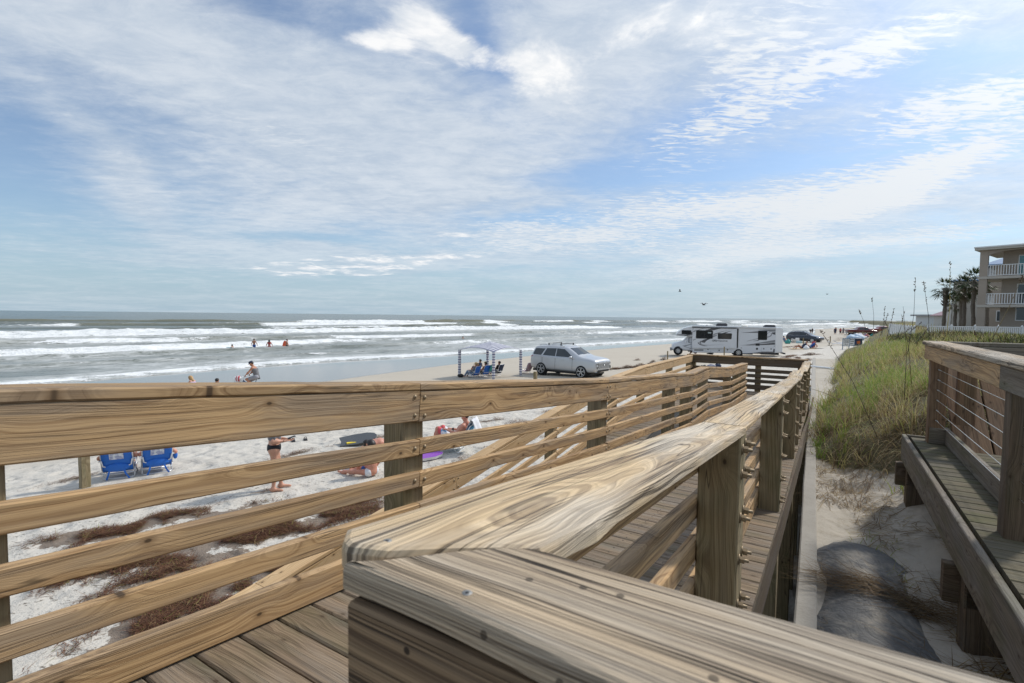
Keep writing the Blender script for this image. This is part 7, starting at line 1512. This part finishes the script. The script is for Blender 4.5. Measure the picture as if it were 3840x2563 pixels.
# ---------------------------------------------------------------- gulls
def gull(u, v, y, span, roll, label, up=.25):
    p = aty(u, v, y); root = empty('gull', p, roll, label, 'bird', 'gulls flying over the sea'); gm = plain('gull_dark_wing', (.06, .06, .065), .8)
    mb = MB(); mb.ell((0, 0, 0), (span * .06, span * .2, span * .055), 10, 7); mb.ell((0, span * .2, span * .03), (span * .04, span * .06, span * .04), 8, 6); mb.prism([(-.03 * span, -.18 * span), (.03 * span, -.18 * span), (.06 * span, -.30 * span), (-.06 * span, -.30 * span)], 'z', -.005, .005); mb.build('body', gm, root)
    for s_ in (-1, 1):
        mb = MB(); q = [(0, .07, 0), (.22, .12, up * .9), (.5, -.02, up * .6), (.22, -.04, up * .9), (0, -.08, 0)]; V = [(s_ * x * span, y_ * span, z * span) for x, y_, z in q] + [(s_ * x * span, y_ * span, z * span - .02 * span) for x, y_, z in q]
        mb.add(V, [(0, 1, 3, 4), (1, 2, 3), (9, 8, 6, 5), (8, 7, 6)] + [(i, i + 5, (i + 1) % 5 + 5, (i + 1) % 5) for i in range(5)]); mb.build('wing', gm, root)
gull(2640, 1144, 60, 1.15, .35, 'larger gull with spread wings low over the motorhome', .22); gull(2550, 1094, 75, .9, 1.35, 'gull seen edge on above the sea', .4); gull(3102, 1105, 160, 1.2, .2, 'tiny distant gull left of the sea oats', .25)
# ---------------------------------------------------------------- motel, palms, fence and houses behind the dune
STUCCO = plain('beige_stucco', (.36, .30, .245), .85, 0, .05, 2); STUCCO_L = plain('pale_stucco', (.50, .46, .40), .85, 0, .04, 2); SLAB = plain('slab_edge', (.46, .42, .365), .8, 0, .05, 2); RAILW = plain('white_railing', (.72, .72, .71), .5, 0, .03, 3)
TEALG = plain('teal_window', (.03, .20, .22), .08, 0, .2, 1, .8); DKG = plain('dark_window', (.022, .032, .042), .08, 0, .2, 1, .8)
M0 = np.array([45.75, 50.0]); ME = np.array([-.6, .8]); MN = np.array([-.8, -.6]); ME3 = np.array([*ME, 0]); MN3 = np.array([*MN, 0])
def MQ(s, p, z): q = M0 + ME * s + MN * p; return (q[0], q[1], z)
MO = empty('motel', MQ(0, 0, 3.1), 0, 'three storey beige motel with white railed balconies at the dune', 'motel'); inv = MO.matrix_basis.inverted()
FZ = [3.15, 5.32, 8.07, 10.80]; LEN = -15.0
def blk(name, s0, s1, p0, p1, z0, z1, m, par=None, ch=0):
    mb = MB(); a = MQ((s0 + s1) / 2, (p0 + p1) / 2, (z0 + z1) / 2); R = np.stack([ME3, -MN3, UP], 1); mb.box(a, (abs(s1 - s0), abs(p1 - p0), z1 - z0), 0, R); return mb.build(name, m, par or MO)
blk('wall', -1.35, LEN, -1.85, -9, 1.5, 10.6, STUCCO); blk('end_wall', -1.33, -1.6, -4.4, -9.02, 1.5, 10.62, STUCCO)
for z in FZ[1:3]: blk('balcony_slab', .1, LEN, .08, -6.2, z - .24, z, SLAB)
blk('ground_slab', .1, LEN, .1, -6.2, 1.5, 3.15, SLAB)
blk('roof_slab', .35, LEN - .3, .40, -9.3, 10.62, 10.84, SLAB); blk('roof_edge', .40, LEN - .3, .45, -9.3, 10.84, 10.96, RAILW)
for s in (-.30, -7.2, -14.2): blk('column', s + .30, s - .30, .02, -.40, 1.5, 10.62, STUCCO)
for a, b in ((-.60, -6.9), (-7.5, -13.9)):   # shallow arch under the roof edge
    mb = MB(); n = 14; top = []; bot = []
    for i in range(n + 1): f = i / n; s = a + (b - a) * f; top.append((s, 10.60)); bot.append((s, 10.60 - .10 - .42 * (abs(2 * f - 1) ** 4)))
    V = [MQ(s, .0, z) for s, z in top + bot] + [MQ(s, -.34, z) for s, z in top + bot]; k = n + 1; Fq = []
    for i in range(n): Fq += [(i, i + 1, k + i + 1, k + i), (2 * k + i, 3 * k + i, 3 * k + i + 1, 2 * k + i + 1), (k + i, k + i + 1, 3 * k + i + 1, 3 * k + i)]
    mb.add(V, Fq); mb.build('arch', STUCCO, MO)
for z in FZ[1:3]:
    for (s0, s1, p0, p1) in ((-.6, -6.9, -.05, -.05), (-7.5, -13.9, -.05, -.05), (-.15, -.15, -.45, -6.0)):
        mb = MB(); A = np.array(MQ(s0, p0, 0)); B = np.array(MQ(s1, p1, 0)); L = np.linalg.norm(B - A)
        mb.bar(A + (0, 0, z + 1.06), B + (0, 0, z + 1.06), .08, .07, UP, .008); mb.bar(A + (0, 0, z + .10), B + (0, 0, z + .10), .06, .06, UP, .008)
        for i in range(int(L / .19) + 1): q = A + (B - A) * (i * .19 / L); mb.bar(q + (0, 0, z + .10), q + (0, 0, z + 1.04), .055, .04, MN3, .004, endcap=False)
        mb.build('balcony_railing', RAILW, MO)
for k, z in enumerate((3.15, 5.32, 8.07)):
    for s in (-2.45, -7.6, -12):
        f = blk('window', s, s - 2.1, -1.80, -1.9, z + (.65 if k == 0 else .02), z + 2.05, RAILW); blk('pane', s - .08, s - 1.0, -1.78, -1.88, z + (.73 if k == 0 else .1), z + 1.97, TEALG if k == 2 else DKG, f); blk('pane', s - 1.1, s - 2.02, -1.78, -1.88, z + (.73 if k == 0 else .1), z + 1.97, DKG, f)
        if k < 2 and s == -2.45:
            mb = MB(); a = MQ(s - 1, -1.2, FZ[k + 1] - .32); mb.ell(a, (.12, .12, .10), 8, 6); mb.build('ceiling_lamp', DARKTRIM, MO)
for o in MO.children: o.matrix_parent_inverse = inv
# neighbour with a blue tiled roof, and the wing seen through the balcony gap
BLUET = plain('blue_roof_tiles', (.035, .13, .27), .6, 0, .2, 6)
def house(name, label, c, w, d, z0, z1, rz, wall, roofm, over=.5, rise=1.0, wins=(), flat=False):
    root = empty(name, (c[0], c[1], z0), rz, label, 'house'); h = z1 - z0
    mb = MB(); mb.box((0, 0, h / 2), (w, d, h)); mb.build('wall', wall, root)
    mb = MB(); W_, D_ = w / 2 + over, d / 2 + over; rr = .02 if flat else min(w, d) / 2
    V = [(-W_, -D_, h), (W_, -D_, h), (W_, D_, h), (-W_, D_, h), (-W_ + rr, 0, h + rise), (W_ - rr, 0, h + rise)] if not flat else [(-W_, -D_, h + rise), (W_, -D_, h + rise), (W_, D_, h + rise), (-W_, D_, h + rise)]
    V2 = [(x, y, h - .12) for x, y, z in V[:4]]
    Fq = ([(0, 1, 5, 4), (1, 2, 5), (2, 3, 4, 5), (3, 0, 4)] if not flat else [(0, 1, 2, 3)]); k = len(V); Fq += [(0, k, k + 1, 1), (1, k + 1, k + 2, 2), (2, k + 2, k + 3, 3), (3, k + 3, k, 0), (k + 3, k + 2, k + 1, k)]
    mb.add(V + V2, Fq); mb.build('roof', roofm, root)
    for (x, z, ww, hh) in wins:
        mb = MB(); mb.box((x, -d / 2 - .02, z), (ww + .2, .10, hh + .2)); f = mb.build('window', RAILW, root); mb = MB(); mb.box((x, -d / 2 - .06, z), (ww, .08, hh)); mb.build('pane', DKG, f)
    return root
def gpt(u, y, z): p = aty(u, 1200, y); return np.array([p[0], p[1], z])
house('blue_roofed_building', 'taller building with a blue tiled roof behind the palms', gpt(3712, 74, 0), 7.0, 7, 2, 9.55, -.95, STUCCO_L, BLUET, .6, 1.0)
house('blue_roofed_wing', 'motel wing with a blue roof seen through the top balcony gap', gpt(3745, 66, 0) + (1.5, 0, 0), 3.2, 5, 2, 11.0, -.95, STUCCO, BLUET, .8, 1.1, [(0, 2.4, 1.6, 1.2)])
house('beach_house', 'low white flat-roofed house with a dark picture window left of the palms', gpt(3504, 105, 0), 3.4, 6, 2.0, 4.75, -.12, plain('white_house_wall', (.66, .66, .65), .7, 0, .03, 2), plain('grey_flat_roof', (.33, .33, .34), .7), .7, .2, [(-.15, 1.65, 1.8, .85)], True)
house('pink_roofed_house', 'pale house with a faded pink roof between the palm trunks', gpt(3578, 92, 0), 3.6, 6, 2.0, 4.7, -.3, plain('cream_wall', (.55, .52, .48), .8), plain('faded_pink_roof', (.40, .27, .28), .8, 0, .1, 4), .5, 1.3, [(-.6, 1.7, .9, .9)])
house('cream_house', 'cream house with upper balcony posts behind the tall palms', gpt(3616, 82, 0), 2.3, 6, 2.0, 6.4, -.3, plain('cream_wall', (.55, .52, .48), .8), plain('grey_flat_roof', (.33, .33, .34), .7), .4, .2, [(-.4, 3.2, .8, 1.2), (.5, 1.4, .7, 1.1)], True)
# ---------------------------------------------------------------- white picket fence
def picket(name, label, A, B, zt, hh, sp=.16, post=1.9):
    A, B = np.array(A, float), np.array(B, float); d = B - A; L = np.linalg.norm(d); d /= L; d3 = np.array([*d, 0]); root = empty(name, (*A, zt - hh), 0, label, 'fence', 'white picket fences'); inv = root.matrix_basis.inverted()
    P_ = lambda t, z: np.array([A[0] + d[0] * t, A[1] + d[1] * t, z])
    mb = MB()
    for z in (zt - .06, zt - hh + .15): mb.bar(P_(0, z), P_(L, z), .06, .07, UP, .006)
    for i in range(int(L / sp)): mb.bar(P_(i * sp + .05, zt - hh), P_(i * sp + .05, zt - .02), .085, .03, np.array([-d[1], d[0], 0]), .004)
    mb.build('pickets', RAILW, root)
    for i in range(int(L / post) + 1):
        mb = MB(); mb.bar(P_(i * post, zt - hh - .4), P_(i * post, zt + .05), .13, .13, d3, .01); mb.lathe([(.09, zt + .05), (.09, zt + .08), (.0, zt + .14)], (A[0] + d[0] * i * post, A[1] + d[1] * i * post, 0), 'z', 4); mb.build('post', RAILW, root)
    for o in root.children: o.matrix_parent_inverse = inv
    return root
picket('picket_fence', 'white picket fence running along in front of the motel', (34.8, 42.4), (47.5, 42.0), 3.30, 1.25)
picket('picket_fence', 'further stretch of white picket fence receding from the corner to the far house', (36.5, 46), (50.5, 68), 3.15, 1.2, .17, 2.2)
# ---------------------------------------------------------------- sabal palms
FROND = blade_mat('palm_frond', [(0, (.13, .10, .055)), (.3, (.055, .07, .025)), (.7, (.035, .06, .018)), (1, (.075, .11, .03))], .2, .5)
TRUNK = plain('palm_trunk', (.15, .125, .10), .9, 0, .3, 4)
def palm(u, y, zc_, r, base_u, label, boots=0, nl=34):
    c = aty(u, 1200, y); b = aty(base_u, 1200, y); z0 = 2.0; root = empty('cabbage_palm', (b[0], b[1], z0), 0, label, 'palm tree', 'cabbage palms beside the motel')
    top = np.array([c[0] - b[0], 0, zc_ - z0]); mb = MB(); n = 14; rad = [.19 + .05 * (i < 1) + .02 * math.sin(i * 2.1) + (.24 * max(0, (i / (n - 1) - .62)) if boots else 0) for i in range(n)]
    mb.tube([top * (i / (n - 1)) + np.array([.035 * math.sin(i * .7 + base_u), .03 * math.cos(i * .9), 0]) for i in range(n)], rad, 10)
    if boots:
        for k in range(60): a = RNG.uniform(0, 6.28); f = RNG.uniform(.58, .96); q = top * f; d = np.array([math.cos(a), math.sin(a), .9]); mb.tube([q + d * .14, q + d * .46], [.055, .02], 4)
    mb.build('trunk', TRUNK, root)
    B, L, A, N, Wd, H, FL = [], [], [], [], [], [], []
    V = []; Q = []; hue = []
    def blade(p, d, L_, w, dr, h):
        d = d / np.linalg.norm(d); sd_ = np.cross(d, [0, 0, 1.]); sd_ /= np.linalg.norm(sd_) + 1e-6; o = len(V)
        for i, f in enumerate((0, .45, 1.0)):
            q = p + d * L_ * f - np.array([0, 0, dr * L_ * f * f]); ww = w * (.5, 1.0, .08)[i]; V.append(q - sd_ * ww); V.append(q + sd_ * ww); hue.extend([h, h])
        Q.extend([(o, o + 1, o + 3, o + 2), (o + 2, o + 3, o + 5, o + 4)])
    for k in range(nl):
        a = k * 2.39996; el = 1.35 - 2.3 * (k / nl) + RNG.normal(0, .12); d = np.array([math.cos(a) * math.cos(el), math.sin(a) * math.cos(el), math.sin(el)]); tip = top + d * r * .52 - np.array([0, 0, .06 * r])
        h = np.clip((.15 if el < -.55 else .65) + RNG.normal(0, .15), 0, 1); blade(top, d, r * .56, .012 * r, .05, h); sd_ = np.cross(d, [0, 0, 1.]); sd_ /= np.linalg.norm(sd_); upv = np.cross(sd_, d)
        for j in range(15): g_ = (j / 14 - .5) * 2.5; dd = d * math.cos(g_) + sd_ * math.sin(g_) + upv * RNG.normal(0, .10); blade(tip, dd, r * (.50 - .07 * abs(g_)) * RNG.uniform(.8, 1.15), .020 * r, .22 + .12 * abs(g_), np.clip(h + RNG.normal(0, .08), 0, 1))
    me = bpy.data.meshes.new('crown'); me.from_pydata([tuple(v) for v in V], [], Q); at_ = me.attributes.new('hue', 'FLOAT', 'POINT'); at_.data.foreach_set('value', np.array(hue, 'f')); me.materials.append(FROND); me.update()
    o = bpy.data.objects.new('crown', me); COL.objects.link(o); o.parent = root
vz = lambda v, y: EYE - (v - 1203) * y / 1900
palm(3541, 60, vz(1082, 60), 1.75, 3540, 'leftmost cabbage palm with a thick booted trunk top', 1, 30); palm(3612, 58, vz(1078, 58), 2.0, 3616, 'tall dark cabbage palm in the middle of the group', 0, 38); palm(3645, 56, vz(1052, 56), 1.9, 3650, 'tallest cabbage palm pressed against the motel corner', 0, 38)
palm(3580, 70, vz(1140, 70), 1.5, 3583, 'small cabbage palm between the two big trunks', 0, 24); palm(3572, 78, vz(1128, 78), 1.6, 3571, 'small far cabbage palm behind the leftmost one', 0, 24); palm(3700, 62, vz(1068, 62), 1.3, 3702, 'palm crown seen through the motel balcony', 0, 22); palm(3600, 64, vz(1030 + 70, 64), 1.6, 3604, 'second dark crown just left of the tall palms', 0, 26)
# low scrub between dune and fence
def scrub():
    n = 26000; y = 13 + 29 * RNG.random(n); u = 3330 + 560 * RNG.random(n); x = (u - 1920) / 1900 * y; t, w = tw(x, y); k = (w > 3.0) & (y < 41.6); t, w = t[k], w[k]; P = dune_pt(t, w); d = fbm(P[:, 0] * .35, P[:, 1] * .35, 3, 1); k = RNG.random(len(P)) < sstep(d, .32, .55); P = P[k]; d = d[k]; m = len(P)
    P[:, 2] += RNG.random(m) ** 1.5 * .35 * d
    o = blades('dune_scrub', P, RNG.uniform(.12, .40, m), RNG.uniform(0, 6.28, m), RNG.uniform(.2, 1.2, m), RNG.uniform(.02, .05, m), np.clip(.30 + .55 * fbm(P[:, 0] * .5, P[:, 1] * .5, 3, 2) + RNG.normal(0, .15, m) - .1, 0, 1), blade_mat('scrub_leaf', [(0, (.07, .05, .03)), (.4, (.10, .085, .035)), (.7, (.055, .075, .022)), (1, (.10, .115, .03))], .2), 2, RNG.uniform(.1, 1.2, m)); tag(o, 'low dark scrub between the dune ridge and the picket fence', 'scrub', kind='stuff')
scrub()
